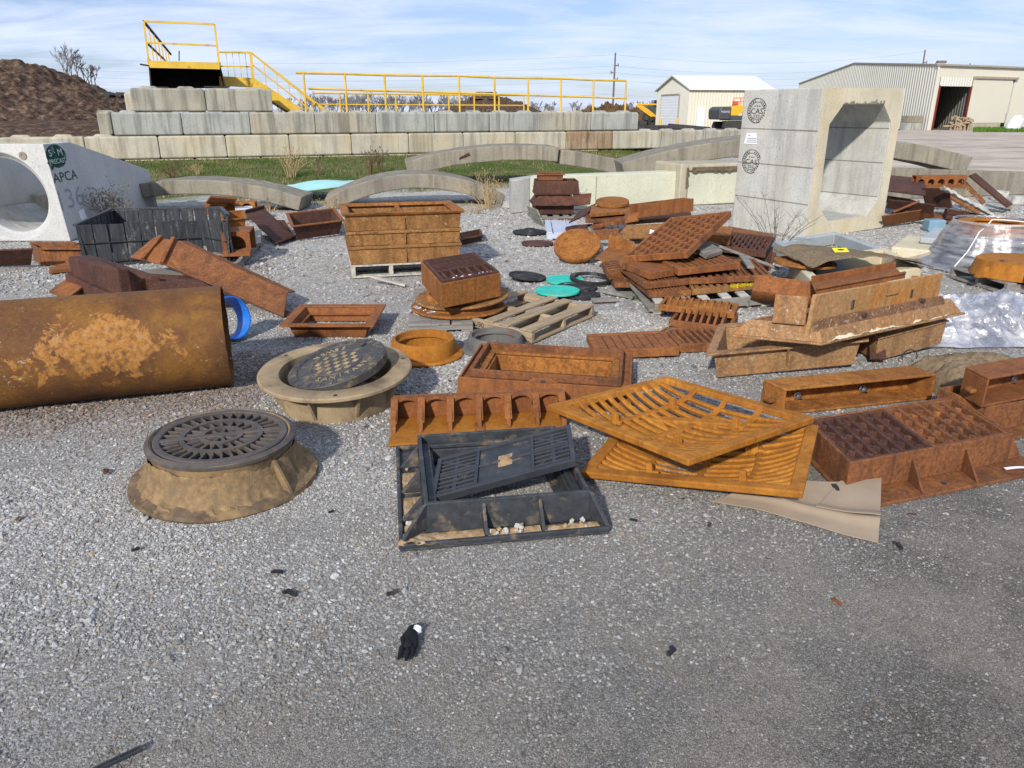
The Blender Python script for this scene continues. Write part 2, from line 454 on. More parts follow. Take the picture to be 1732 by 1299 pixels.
BRUSH = plain("brush_pile", (.10, .062, .035), .98, .6, .05, 1.0, 1.2, (.16, .10, .05), .3)
STRAP = WHITEP
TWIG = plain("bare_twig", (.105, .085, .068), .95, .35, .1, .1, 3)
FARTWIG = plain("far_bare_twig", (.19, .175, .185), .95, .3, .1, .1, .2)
STRAW = plain("dry_straw", (.40, .29, .155), .95, .4, .1, .05, 9)
REEDBR = plain("dead_brown_weed", (.125, .075, .05), .95, .4, .1, .05, 9)
WEEDGR = plain("grey_weed", (.20, .165, .12), .95, .4, .1, .05, 9)
MOSSG = plain("green_weed", (.06, .11, .02), .9, .4, .1, .1, 9)
BROWNSTR = plain("rag_black", (.010, .011, .014), .85, .4, .2, .4, 30)

def wood(name, c, axis=0, dark=.5):
    N = NT(name)
    st = [14, 14, 14]; st[axis] = .9
    g = N.noise(2.2, 7, .65, stretch=tuple(st), dist=.8)
    col = N.ramp(g, [(.3, tuple(x * dark for x in c)), (.52, c), (.75, tuple(min(1, x * 1.25) for x in c))])
    col = N.mix(.5, col, N.ramp(N.noise(3, 6, .7), [(.3, .65), (.7, 1.15)]), 'MULTIPLY')
    return N.fin(col, .9, N.bump(g, .4, .004), .15)
WOOD_X = wood("weathered_pine", (.37, .285, .185), 0)
WOOD_Y = wood("weathered_pine_cross", (.34, .26, .165), 1)
WOOD_G = wood("grey_timber", (.23, .215, .19), 0)
WOOD_W = wood("bleached_timber", (.46, .43, .37), 0)
WOOD_K = wood("charred_stave", (.032, .034, .038), 2, .4)

def stave_mat():
    N = NT("weathered_black_stave")
    g = N.noise(2.2, 7, .65, stretch=(16, 16, 1.0), dist=.8)
    col = N.ramp(g, [(.3, (.014, .016, .019)), (.55, (.040, .042, .047)), (.72, (.075, .077, .08))])
    wpat = N.math('MULTIPLY', N.ramp(N.noise(5, 9, .7, stretch=(2.5, 2.5, .6)), [(.56, 0.0), (.68, 1.0)]), N.ramp(N.noise(60, 5, .7), [(.44, 0.0), (.6, .75)]))
    col = N.mix(wpat, col, (.34, .34, .33))
    return N.fin(col, .8, N.bump(g, .4, .004), .25)
STAVE = stave_mat()

def film(name, haze=.45):
    N = NT(name)
    N.t.nodes.remove(N.b)
    tr = N.n("ShaderNodeBsdfTransparent"); tr.inputs[0].default_value = (.90, .92, .95, 1)
    gl = N.n("ShaderNodeBsdfGlossy"); gl.inputs['Roughness'].default_value = .12; gl.inputs[0].default_value = (.95, .95, 1, 1)
    df = N.n("ShaderNodeBsdfDiffuse"); df.inputs[0].default_value = (.90, .885, .86, 1)
    tl = N.n("ShaderNodeBsdfTranslucent"); tl.inputs[0].default_value = (.84, .84, .85, 1)
    fr = N.n("ShaderNodeFresnel"); fr.inputs[0].default_value = 1.5
    wr = N.noise(4, 6, .6, stretch=(1, 1, 7.0) if haze < .5 else None)
    wr2 = N.noise(17, 5, .6)
    nb = N.bump(N.mix(.35, wr, wr2), .7 if haze < .5 else 1.0, .03 if haze < .5 else .06)
    N.l(nb, gl.inputs['Normal']); N.l(nb, fr.inputs['Normal'])
    m0 = N.n("ShaderNodeMixShader"); m0.inputs[0].default_value = .4
    N.l(df.outputs[0], m0.inputs[1]); N.l(tl.outputs[0], m0.inputs[2])
    m1 = N.n("ShaderNodeMixShader")
    N.l(N.ramp(wr, [(.40, haze * .25), (.62, min(1, haze * 1.5))]), m1.inputs[0])
    N.l(tr.outputs[0], m1.inputs[1]); N.l(m0.outputs[0], m1.inputs[2])
    m2 = N.n("ShaderNodeMixShader")
    N.l(N.math('ADD', N.math('MULTIPLY', fr.outputs[0], 1.6 if haze < .5 else 2.4), .05 if haze < .5 else .12, True), m2.inputs[0])
    N.l(m1.outputs[0], m2.inputs[1]); N.l(gl.outputs[0], m2.inputs[2])
    N.l(m2.outputs[0], N.out.inputs[0])
    return N.m
FILM = film("stretch_film", .22)
FILM2 = film("plastic_sheet", .62)
# ---------------------------------------------------------------- the ground
WA = Vector((-10.65, 20.8, 0)); WB = Vector((4.42, 27.2, 0))
WD = (WB - WA).normalized(); WN = Vector((WD.y, -WD.x, 0))            # along the block wall, and out of it towards the yard
def sstep(a, b, x):
    t = min(1, max(0, (x - a) / (b - a))); return t * t * (3 - 2 * t)
def wall_d(x, y):
    return (Vector((x, y, 0)) - WA).dot(WN)
def hgt(x, y):
    d = wall_d(x, y)
    h = .36 * (1 - sstep(.3, 6.0, d)) * (1 - sstep(3.0, 9.0, x)) * (1 - sstep(30, 34, y)) if y > 8 else 0
    if 1.2 < y < 40:
        h += .010 * noise.noise(Vector((x * .9, y * .9, 3))) + .006 * noise.noise(Vector((x * 2.7, y * 2.7, 8)))
    return h - .006
def axis(rs):
    out = []
    for a, b, s in rs:
        n = max(1, int(round((b - a) / s))); out += [a + (b - a) * i / n for i in range(n)]
    return out + [rs[-1][1]]
gx = axis([(-900, -100, 100), (-100, -20, 8), (-20, -9, .5), (-9, 9, .18), (9, 20, .5), (20, 100, 8), (100, 900, 100)])
gy = axis([(-30, 0, 5), (0, 1, .5), (1, 9, .18), (9, 28, .4), (28, 60, 4), (60, 200, 20), (200, 1500, 130)])
mb = MB()
mb.v = [(x, y, hgt(x, y)) for y in gy for x in gx]
nxg = len(gx)
mb.f = [(j*nxg+i, j*nxg+i+1, (j+1)*nxg+i+1, (j+1)*nxg+i) for j in range(len(gy)-1) for i in range(nxg-1)]

def ground_mat():
    N = NT("gravel_ground")
    pos = N.tc.outputs['Object']
    sx = N.n("ShaderNodeSeparateXYZ"); N.l(pos, sx.inputs[0])
    X, Y = sx.outputs[0], sx.outputs[1]
    def vor(scale):
        v = N.n("ShaderNodeTexVoronoi"); v.inputs['Scale'].default_value = scale; N.l(pos, v.inputs['Vector']); return v
    big = N.noise(.55, 6, .6, vec=pos)
    # tone: paler stone further off and to the left, darker and finer at the front right
    tone = N.math('ADD', N.math('MULTIPLY', N.math('SUBTRACT', N.math('MINIMUM', X, 1.7), .25), -.42), N.math('MULTIPLY', N.math('SUBTRACT', Y, 2.45), .46))
    tone = N.math('ADD', tone, N.math('MULTIPLY', N.math('SUBTRACT', big, .5), 1.6))
    t = N.ramp(N.math('ADD', N.math('MULTIPLY', tone, .5), .5, True), [(0.1, 0.0), (.85, 1.0)])
    v1 = vor(95); v2 = vor(190); v3 = vor(27); v4 = vor(420)
    bw = N.n("ShaderNodeRGBToBW"); N.l(v1.outputs['Color'], bw.inputs[0])
    bw2 = N.n("ShaderNodeRGBToBW"); N.l(v2.outputs['Color'], bw2.inputs[0])
    bw3 = N.n("ShaderNodeRGBToBW"); N.l(v3.outputs['Color'], bw3.inputs[0])
    stone_l = N.ramp(bw.outputs[0], [(.2, (.165, .157, .143)), (.5, (.240, .233, .217)), (.8, (.325, .322, .312))])
    stone_d = N.ramp(bw2.outputs[0], [(.2, (.074, .068, .058)), (.5, (.102, .094, .082)), (.75, (.132, .124, .110)), (.9, (.19, .182, .166))])
    bw4 = N.n("ShaderNodeRGBToBW"); N.l(v4.outputs['Color'], bw4.inputs[0])
    grit = N.ramp(bw4.outputs[0], [(.25, .55), (.5, .95), (.72, 1.3), (.85, 2.1)])
    far = N.ramp(N.math('MULTIPLY', Y, .05, True), [(.27, 0.0), (.5, 1.0)])
    stone_l = N.mix(far, stone_l, N.ramp(bw3.outputs[0], [(.2, (.26, .245, .215)), (.5, (.37, .355, .325)), (.8, (.47, .46, .435))]))
    col = N.mix(t, stone_d, stone_l)
    dusty = N.ramp(N.noise(2.2, 7, .65, vec=pos), [(.44, 0.0), (.60, .8)])
    nearm = N.ramp(N.math('MULTIPLY', Y, .1, True), [(.28, 1.0), (.42, .25)])
    col = N.mix(N.math('MULTIPLY', dusty, nearm), col, (.185, .167, .14))
    col = N.mix(.85, col, grit, 'MULTIPLY')
    # rust bled out under the pipe and castings
    rs = N.ramp(N.noise(1.3, 8, .7, vec=pos), [(.60, 0.0), (.70, .55)])
    near = N.ramp(N.math('MULTIPLY', Y, .1, True), [(.28, 0.0), (.36, 1.0), (.62, 1.0), (.8, 0.0)])
    left = N.ramp(N.math('ADD', N.math('MULTIPLY', X, -.2), .3, True), [(0.2, 0.15), (.7, 1.0)])
    col = N.mix(N.math('MULTIPLY', N.math('MULTIPLY', rs, near), left), col, (.12, .05, .02))
    # worn turf towards the block wall (yard side only)
    d = N.math('ADD', N.math('MULTIPLY', N.math('SUBTRACT', X, WA.x), WN.x), N.math('MULTIPLY', N.math('SUBTRACT', Y, WA.y), WN.y))
    e = N.math('ADD', N.math('SUBTRACT', 7.7, d), N.math('MULTIPLY', N.math('SUBTRACT', N.noise(.8, 6, .65, vec=pos), .5), 5.0))
    lim = N.math('SUBTRACT', 7.5, X)
    gm = N.math('MULTIPLY', N.ramp(N.math('MULTIPLY', e, .5, True), [(.1, 0.0), (.6, 1.0)]), N.ramp(N.math('MULTIPLY', lim, .3, True), [(.0, 0.0), (.6, 1.0)]))
    turf = N.ramp(N.noise(1.6, 9, .72, vec=pos), [(.36, (.050, .080, .016)), (.50, (.075, .098, .028)), (.60, (.15, .125, .065))])
    col = N.mix(gm, col, turf)
    # beyond the yard: tan earth, mown field
    field = N.ramp(N.noise(.05, 6, .6, vec=pos), [(.4, (.20, .165, .10)), (.6, (.10, .12, .04))])
    col = N.mix(N.ramp(N.math('MULTIPLY', Y, .01, True), [(.36, 0.0), (.5, 1.0)]), col, field)
    h = N.mix(t, v2.outputs['Distance'], v1.outputs['Distance'])
    hb = N.math('ADD', N.math('MULTIPLY', h, -1.0), N.math('MULTIPLY', N.noise(220, 3, .6, vec=pos), .35))
    return N.fin(col, .95, N.bump(hb, .35, .010), .15)
tag(mb.build("ground", ground_mat(), smooth=True), kind='structure')

# raised earth fill held back by the block wall
mb = MB()
a = WA - WN * .75 + WD * -12; b = WB - WN * .75 + WD * 5
def fill(u, v):
    p = a + (b - a) * u - WN * (v * 9)
    tt = (p - WA).dot(WD); k = sstep(-.4, .8, tt) * (1 - sstep(15.5, 15.9, tt))
    top = 1.40 * k + (.82 + .5 * sstep(.05, .5, v) * (tt < 8)) * (1 - k)
    return (p.x, p.y, (top + .05 * noise.noise(p * .8) - (.0 if v < .8 else 1.5 * (v - .8) / .2)) if v > .001 else -.1)
mb.grid(160, 40, fill)
tag(mb.build("embankment", MULCH, smooth=True), kind='structure')

# pale haul road running off to the warehouse
def road_mat():
    N = NT("gravel_road"); pos = N.tc.outputs['Object']
    col = N.ramp(N.noise(.5, 8, .65, vec=pos), [(.36, (.33, .275, .22)), (.5, (.43, .365, .30)), (.64, (.50, .44, .375))])
    col = N.mix(.6, col, N.ramp(N.noise(14, 6, .75, vec=pos), [(.35, .75), (.6, 1.1)]), 'MULTIPLY')
    col = N.mix(N.ramp(N.noise(.16, 6, .65, vec=pos, stretch=(.7, 1.2, 1)), [(.52, 0.0), (.62, .4)]), col, (.17, .145, .11))
    return N.fin(col, .95, N.bump(N.noise(20, 6, .7, vec=pos), .5, .02), .15)
mb = MB()
xs_l = [(17, 8.0), (22, 8.2), (28, 8.5), (36, 7.0), (50, 8.0), (74, 12.0)]; xs_r = [(17, 24.0), (22, 32), (28, 40), (36, 52), (50, 75), (74, 110)]
pts = []
for (y, xl), (_, xr) in zip(xs_l, xs_r):
    for k in range(25):
        x = xl + (xr - xl) * k / 24
        yy = y + (1.0 * noise.noise(Vector((x * .4, y, 0))) if y < 70 else 0)
        pts.append((x, yy, max(hgt(x, yy), -.006) + .012))
mb.v = pts
mb.f = [(j*25+i, j*25+i+1, (j+1)*25+i+1, (j+1)*25+i) for j in range(5) for i in range(24)]
tag(mb.build("haul_road", road_mat(), smooth=True), kind='structure')

# ---------------------------------------------------------------- loose crushed stone (thousands of separate chips on the ground sheet)
def stone_mat():
    N = NT("crushed_limestone")
    at = N.n("ShaderNodeAttribute"); at.attribute_type = 'INSTANCER'; at.attribute_name = 'tone'
    r = N.oi.outputs['Random']
    lightc = N.ramp(r, [(0, (.190, .180, .163)), (.3, (.262, .254, .238)), (.6, (.330, .324, .308)), (.86, (.400, .396, .385)), (.955, (.53, .528, .518)), (.985, (.30, .24, .175)), (1, (.35, .27, .18))])
    darkc = N.ramp(r, [(0, (.066, .060, .052)), (.35, (.100, .094, .085)), (.65, (.135, .129, .120)), (.86, (.180, .175, .165)), (.965, (.28, .275, .262)), (.985, (.20, .14, .085)), (1, (.20, .155, .10))])
    col = N.mix(at.outputs['Fac'], darkc, lightc)
    st = N.n("ShaderNodeAttribute"); st.attribute_type = 'INSTANCER'; st.attribute_name = 'stain'
    col = N.mix(N.math('MULTIPLY', st.outputs['Fac'], .8, True), col, (.135, .068, .032))
    col = N.mix(.5, col, N.ramp(N.noise(90, 4, .6, vec=N.tc.outputs['Object']), [(.3, .75), (.7, 1.15)]), 'MULTIPLY')
    return N.fin(col, .9, None, .2)
STONE = stone_mat()
P = []; S = []; T = []; STN = []
def stain_at(x, y):
    # rust washed off the pipe and the near castings
    d = (Vector((x, y, 0)) - Vector((-1.76, 4.10, 0))).dot(Vector((-.322, .947, 0))); nz = noise.fractal(Vector((x * 3, y * 3, 4)), .8, 2, 4)
    a = sstep(-.55, -.05, d + .22 * nz) * (1 if x < -1.5 and y < 5 else 0)
    b_ = .75 * sstep(.12, .40, noise.fractal(Vector((x * 1.4, y * 1.4, 9)), .9, 2, 4)) * (.6 if 3.2 < y < 8.5 else 0)
    return max(a, b_)
def tone_at(x, y):
    b = noise.fractal(Vector((x * .55, y * .55, 1.7)), .9, 2.0, 4) * .55
    return min(1, max(0, .5 + .5 * (-.42 * (min(x, 1.7) - .25) + .46 * (y - 2.45) + b)))
def scatter(n, y0, y1, smin, smax, bias):
    k = 0
    ys = y0 + (y1 - y0) * rng.random(n) ** bias
    xs = (rng.random(n) * 2 - 1) * (.74 * ys + .5)
    rs = rng.random(n); q = rng.random(n)
    for x, y, rr, qq in zip(xs, ys, rs, q):
        t = tone_at(x, y)
        bare = noise.fractal(Vector((x * 1.9, y * 1.9, 12)), .8, 2, 4)
        if qq > (.34 + .66 * t) * (1 - .55 * sstep(.12, .45, bare) * (1 - sstep(3.0, 4.0, y))): continue
        cl = .8 + .55 * max(-.4, noise.noise(Vector((x * 1.3, y * 1.3, 6)))); s = (smin + (smax - smin) * rr ** 3.2) * (.60 + .50 * t) * cl
        P.append((x, y, hgt(x, y) + s * (.10 - .22 * (1 - t)))); S.append(s); T.append(t * .92 + .08 * rr); STN.append(stain_at(x, y) * (.35 + .65 * qq))
scatter(280000, 1.25, 3.2, .0026, .0100, .75)
scatter(2200, 1.25, 4.5, .009, .021, .75)
scatter(140000, 3.2, 6.2, .0052, .0145, .75)
scatter(60000, 6.2, 13.5, .009, .022, .8)
me = bpy.data.meshes.new("gravel")
me.vertices.add(len(P)); me.vertices.foreach_set("co", np.array(P, np.float32).ravel())
for nm, dat in (("size", S), ("tone", T), ("stain", STN)):
    a_ = me.attributes.new(nm, 'FLOAT', 'POINT'); a_.data.foreach_set("value", np.array(dat, np.float32))
grv = bpy.data.objects.new("gravel", me); COL.objects.link(grv)
tag(grv, kind='stuff')
ng = bpy.data.node_groups.new("stone_scatter", 'GeometryNodeTree')
ng.interface.new_socket("Geometry", in_out='INPUT', socket_type='NodeSocketGeometry')
ng.interface.new_socket("Geometry", in_out='OUTPUT', socket_type='NodeSocketGeometry')
gi = ng.nodes.new("NodeGroupInput"); go = ng.nodes.new("NodeGroupOutput")
g2i = ng.nodes.new("GeometryNodeGeometryToInstance")
for k in range(7):
    ico = ng.nodes.new("GeometryNodeMeshIcoSphere"); ico.inputs['Radius'].default_value = 1; ico.inputs['Subdivisions'].default_value = 2
    sp = ng.nodes.new("GeometryNodeSetPosition")
    nz = ng.nodes.new("ShaderNodeTexNoise"); nz.noise_dimensions = '4D'; nz.inputs['W'].default_value = k * 7.3; nz.inputs['Scale'].default_value = 1.1; nz.inputs['Detail'].default_value = 1
    sub = ng.nodes.new("ShaderNodeVectorMath"); sub.operation = 'SUBTRACT'; sub.inputs[1].default_value = (.5, .5, .5)
    scl = ng.nodes.new("ShaderNodeVectorMath"); scl.operation = 'SCALE'; scl.inputs['Scale'].default_value = 2.2
    ng.links.new(nz.outputs['Color'], sub.inputs[0]); ng.links.new(sub.outputs[0], scl.inputs[0])
    ng.links.new(ico.outputs['Mesh'], sp.inputs['Geometry']); ng.links.new(scl.outputs[0], sp.inputs['Offset'])
    tr = ng.nodes.new("GeometryNodeTransform"); tr.inputs['Scale'].default_value = (1, .74 + .05 * (k % 3), .50 + .06 * (k % 4))
    ng.links.new(sp.outputs[0], tr.inputs[0])
    sm = ng.nodes.new("GeometryNodeSetMaterial"); sm.inputs['Material'].default_value = STONE
    ss = ng.nodes.new("GeometryNodeSetShadeSmooth"); ss.inputs['Shade Smooth'].default_value = False
    ng.links.new(tr.outputs[0], sm.inputs[0]); ng.links.new(sm.outputs[0], ss.inputs[0]); ng.links.new(ss.outputs[0], g2i.inputs[0])
iop = ng.nodes.new("GeometryNodeInstanceOnPoints")
iop.inputs['Pick Instance'].default_value = True
rv = ng.nodes.new("FunctionNodeRandomValue"); rv.data_type = 'FLOAT_VECTOR'
rv.inputs[0].default_value = (-.5, -.5, 0); rv.inputs[1].default_value = (.5, .5, 6.283)
ri = ng.nodes.new("FunctionNodeRandomValue"); ri.data_type = 'INT'
ri.inputs[4].default_value = 0; ri.inputs[5].default_value = 6
na = ng.nodes.new("GeometryNodeInputNamedAttribute"); na.data_type = 'FLOAT'; na.inputs[0].default_value = "size"
ng.links.new(gi.outputs[0], iop.inputs['Points']); ng.links.new(g2i.outputs[0], iop.inputs['Instance'])
ng.links.new(rv.outputs[0], iop.inputs['Rotation']); ng.links.new(ri.outputs[2], iop.inputs['Instance Index'])
ng.links.new(na.outputs[0], iop.inputs['Scale'])
ng.links.new(iop.outputs[0], go.inputs[0])
md = grv.modifiers.new("scatter", 'NODES'); md.node_group = ng

# ---------------------------------------------------------------- grass strip in front of the block wall
def leafmat(name, a, b, c):
    N = NT(name); at = N.n("ShaderNodeAttribute"); at.attribute_name = 'hue'
    col = N.ramp(at.outputs['Fac'], [(0, a), (.6, b), (1, c)])
    return N.fin(col, .9, None, .1)
def blades(name, pts, hmin, hmax, wid, mat, lean=.5):
    v = []; f = []; hue = []
    for (x, y, z, t) in pts:
        h = hmin + (hmax - hmin) * random.random(); a = random.random() * 6.283
        dx, dy = math.cos(a) * wid, math.sin(a) * wid
        lx, ly = (random.random() - .5) * h * 2 * lean, (random.random() - .5) * h * 2 * lean
        n = len(v)
        v += [(x - dx, y - dy, z - .01), (x + dx, y + dy, z - .01), (x + lx, y + ly, z + h)]
        f.append((n, n + 1, n + 2)); hue += [t] * 3
    me = bpy.data.meshes.new(name); me.from_pydata(v, [], f)
    a_ = me.attributes.new('hue', 'FLOAT', 'POINT'); a_.data.foreach_set('value', hue)
    me.materials.append(mat)
    o = bpy.data.objects.new(name, me); COL.objects.link(o); return o
pts = []
for i in range(60000):
    s = random.uniform(-14, 17); d = random.uniform(.1, 9.2)
    p = WA + WD * s + WN * d
    if p.x > 7: continue
    m = 7.5 - d + 4.5 * noise.noise(Vector((p.x * .7, p.y * .7, 5)))
    if m < 0 or random.random() > .3 + m * .35: continue
    t = .42 + .75 * noise.noise(Vector((p.x * .8, p.y * 1.1, 2))) + random.uniform(-.25, .35) + (.25 if d > 5 else 0)
    pts.append((p.x, p.y, hgt(p.x, p.y), min(1, max(0, t))))
tag(blades("grass", pts, .02, .085, .012, leafmat("turf", (.045, .085, .012), (.10, .125, .030), (.27, .215, .115))), kind='stuff')

def weed(name, label, base, n, h, spread, mat, curl=.3, r=.004, heads=False, cat="weed", twigs=0, group=None):
    mb = MB(); rd = random.Random(hash(name + label) % 9999 if False else int(base.x * 97 + base.y * 31) & 0xffff)
    for k in range(n):
        a = rd.random() * 6.283; q = rd.random() ** .7
        x0, y0 = math.cos(a) * spread * .25 * q, math.sin(a) * spread * .25 * q
        hh = h * (.45 + .55 * rd.random()); dx, dy = math.cos(a) * spread * q, math.sin(a) * spread * q
        pp = []
        for i in range(5):
            t = i / 4
            pp.append((x0 + dx * t ** 1.6 + rd.uniform(-1, 1) * .012 * hh, y0 + dy * t ** 1.6, hh * (t - curl * t * t * q * .8)))
        mb.tube(pp, [r, r * .9, r * .75, r * .55, r * .3], 3)
        for j in range(twigs):
            t = rd.uniform(.35, .95); i = min(3, int(t * 4)); p = Vector(pp[i]).lerp(Vector(pp[i + 1]), t * 4 - i)
            e = p + Vector((rd.uniform(-1, 1), rd.uniform(-1, 1), rd.uniform(.3, 1.1))) * h * .14
            mb.tube([p, e], [r * .6, r * .25], 3)
            if heads: mb.tube([e, e + (e - p).normalized() * h * .035], [r * 2.2, r * .8], 4)
    o = mb.build(name, mat); o.location = base
    return tag(o, label, cat, group)
# ---------------------------------------------------------------- the big-block retaining wall: every block is a thing
def t_of(px, z=1.3):
    u = (px - CXP) / FPX
    # (WA + t WD).x = u * (c*y + s*(H-z))
    k = _s * (CAMH - z)
    return (u * (_c * WA.y + k) - WA.x) / (WD.x - u * _c * WD.y)
WALLM = Matrix(((WD.x, -WN.x, 0, WA.x), (WD.y, -WN.y, 0, WA.y), (0, 0, 1, 0), (0, 0, 0, 1)))
ORD = ["first", "second", "third", "fourth", "fifth", "sixth", "seventh", "eighth", "ninth", "tenth", "eleventh", "twelfth", "thirteenth", "fourteenth", "fifteenth"]
def block(t0, t1, y0, z0, z1, label, mat, lug=True, y1=None, rz=0.0):
    mb = MB(); L = t1 - t0; Wd = (y1 - y0) if y1 else .61; Hh = z1 - z0
    c = .03 + .012 * random.random(); g = .008
    def ring(x0, x1, ya, yb, z): return [(x0, ya, z), (x1, ya, z), (x1, yb, z), (x0, yb, z)]
    a, b = -L / 2 + g, L / 2 - g
    mb.add(ring(a + c, b - c, c, Wd - c, 0.004) + ring(a, b, 0, Wd, c) + ring(a, b, 0, Wd, Hh - c) + ring(a + c, b - c, c, Wd - c, Hh - .004),
           [(0, 3, 2, 1)] + [(i + 4*k, (i+1) % 4 + 4*k, (i+1) % 4 + 4*k + 4, i + 4*k + 4) for k in range(3) for i in range(4)] + [(12, 13, 14, 15)])
    if lug:
        n = max(1, int(round(L / .9)))
        for i in range(n):
            x = -L / 2 + L * (i + .5) / n; q = .24
            mb.add(ring(x - q, x + q, Wd/2 - .16, Wd/2 + .16, Hh - .006) + ring(x - q*.68, x + q*.68, Wd/2 - .09, Wd/2 + .09, Hh + .05),
                   [(0,1,5,4),(1,2,6,5),(2,3,7,6),(3,0,4,7),(4,5,6,7)])
    mb2 = mb
    o = mb2.build("concrete_block", mat, bevel=.018)
    M = WALLM @ Matrix.Translation(((t0 + t1) / 2, y0 + random.uniform(-.012, .012), z0)) @ Matrix.Rotation(R(random.uniform(-.5, .5) + rz), 4, 'Z')
    o.matrix_world = M
    return tag(o, label, "concrete block", "big precast blocks stacked as the retaining wall")
rowA = [190, 308, 423, 533, 636, 735, 828, 914, 1000, 1080]
rowB = [-150, -10, 137, 263, 378, 486, 592, 690, 783, 872, 958, 1038, 1117, 1192, 1265, 1335]
rowC = [72, 210, 330, 442, 547, 655, 752, 842, 930, 1012]
descA = ["grey with dark drip streaks", "grey-green with two drip streaks", "grey, tan stained at its right", "pale tan, plain faced", "dark at its left edge", "smooth pale grey", "the palest with fine streaks", "the darkest, brown streaked", "whitish, last before the gap"]
for i in range(9):
    block(t_of(rowA[i]), t_of(rowA[i+1]), 0, 1.0, 1.60, "%s block from left, upper wall course, %s" % (ORD[i], descA[i]), [CONC_BLOCK3, CONC_BLOCK3, CONC_BLOCK, CONC_BLOCK, CONC_BLOCK3, CONC_BLOCK3, CONC_BLOCK3, CONC_BLOCK, CONC_BLOCK3][i])
for i in range(15):
    m = CONC_BLOCK2 if i not in (10, 12, 13, 14) else (CONC_RUSTY if i == 10 else CONC_BLOCK)
    d = "cream with ochre stains" if i < 10 else ("rust brown stained" if i == 10 else "grey, under the open end of the wall")
    if i < 2: d = "tan, low wall left of the stepped end"
    block(t_of(rowB[i]), t_of(rowB[i+1]), -.015 if i > 1 else -.05, .39, .995, "%s block from left, middle wall course, %s" % (ORD[i], d), m, lug=True)
for i in range(9):
    block(t_of(rowC[i], .3), t_of(rowC[i+1], .3), -.03, -.215, .385, "%s block from left, half buried bottom wall course, cream above grass" % ORD[i], CONC_BLOCK2, lug=False)
block(t_of(228), t_of(353), .03, 1.605, 2.21, "left block of the top tier under the yellow platform, black streaked", CONC_BLOCK)
block(t_of(353), t_of(465), .03, 1.605, 2.21, "right block of the top tier beside the stair, brown streaked", CONC_BLOCK)
block(t_of(162), t_of(186), .62, 1.0, 1.60, "short end-on block set back at the left end of the upper course", CONC_BLOCK, y1=2.4)
block(t_of(215), t_of(234), .66, 1.605, 2.1, "small end-on block set back at the left end of the top tier", CONC_BLOCK2, y1=1.9, lug=False)

# ---------------------------------------------------------------- yellow loading platform on the wall
def WP(px, py, off=0.0):
    """point seen at px,py on the plane `off` metres behind the wall face"""
    u = (px - CXP) / FPX; v = (CYP - py) / FPX
    d = Vector((u, _c + v * _s, -_s + v * _c)); o = Vector((0, 0, CAMH))
    a = WA - WN * off
    t = (a - o).dot(WN) / d.dot(WN)
    return o + d * t
plat = thing("loading_platform", "yellow railed platform over a black hopper on top of the block wall", "platform", WP(310, 148, .4))
PI_ = plat.matrix_world.inverted() if False else Matrix.Translation(-Vector(plat.location))
def pbuild(mb, name, mat, bevel=0, smooth=False, parent=plat):
    mb.v = [tuple(PI_ @ Vector(p)) for p in mb.v]
    return mb.build(name, mat, parent, bevel=bevel, smooth=smooth)
A0, A1 = WP(243, 36, .1), WP(363, 41, .1)
F0, F1 = WP(252, 106, .1), WP(371, 109, .1)
back = -WN * 2.6
mb = MB(); mb.bar(F0 + Vector((0,0,-.04)), F1 + Vector((0,0,-.04)), .08, .17)
mb.bar(F0 + back, F1 + back, .08, .15); mb.bar(F0 + Vector((0,0,.02)), F0 + back, .08, .15); mb.bar(F1, F1 + back, .08, .15)
pbuild(mb, "edge_beam", YELLOW)
mb = MB(); mb.add([F0 + Vector((0,0,.0)), F1, F1 + back, F0 + back] + [p + Vector((0,0,.03)) for p in (F0, F1, F1 + back, F0 + back)], [(0,1,2,3),(7,6,5,4),(0,4,5,1),(1,5,6,2),(2,6,7,3),(3,7,4,0)])
pbuild(mb, "deck", RUST_D)
post = .05
for nm, a_, b_ in (("corner_post", F0, A0), ("corner_post", F1 + Vector((0,0,-.05)), A1)):
    mb = MB(); mb.bar(a_, b_, post, post, WD); pbuild(mb, nm, YELLOW)
mb = MB(); mb.bar(A0, A1, .05, .05); mb.bar(F0.lerp(A0, .49), F1.lerp(A1, .47), .045, .045); pbuild(mb, "front_rail", YELLOW)
E0 = D(289, 92, 29.0); E1 = D(289, 104, 29.0)
mb = MB(); mb.bar(A0, E0, .05, .06); mb.bar(F0.lerp(A0, .49), D(279, 102, 27.5), .04, .05)
pbuild(mb, "side_rail", DARKST)
for k in range(1, 7):
    t = k / 7
    p = A0.lerp(E0, t)
    q = Vector((p.x, p.y, zat(p, 105 - 3 * t)))
    mb = MB(); mb.bar(q, p, .035, .035, WD); pbuild(mb, "baluster", YELLOW)
# hopper of black plate
H0, H1 = WP(254, 147, .25), WP(381, 147, .25)
T0, T1 = WP(251, 109, .25), WP(371, 112, .25)
mb = MB(); dv = -WN * 1.9
for a_, b_ in ((T0, H0), (T1, H1)):
    mb.add([a_, b_, b_ + dv * .7, a_ + dv] + [p + WD * .03 for p in (a_, b_, b_ + dv * .7, a_ + dv)], [(0,1,2,3),(7,6,5,4),(0,4,5,1),(1,5,6,2),(2,6,7,3),(3,7,4,0)])
mb.add([T0 + dv, T1 + dv, H1 + dv * .7, H0 + dv * .7] + [p - WN * .03 for p in (T0 + dv, T1 + dv, H1 + dv * .7, H0 + dv * .7)], [(0,1,2,3),(7,6,5,4),(0,4,5,1),(1,5,6,2),(2,6,7,3),(3,7,4,0)])
mb.bar(H0 + Vector((-.12,0,-.01)) , H0 + WD * .45 + Vector((0,0,-.01)), .12, .03); mb.bar(H1 - WD * .55, H1 + WD * .12, .12, .03)
mb.bar(T0 - WD * .2, T0 + WD * .2 + Vector((0,0,-.06)), .3, .03)
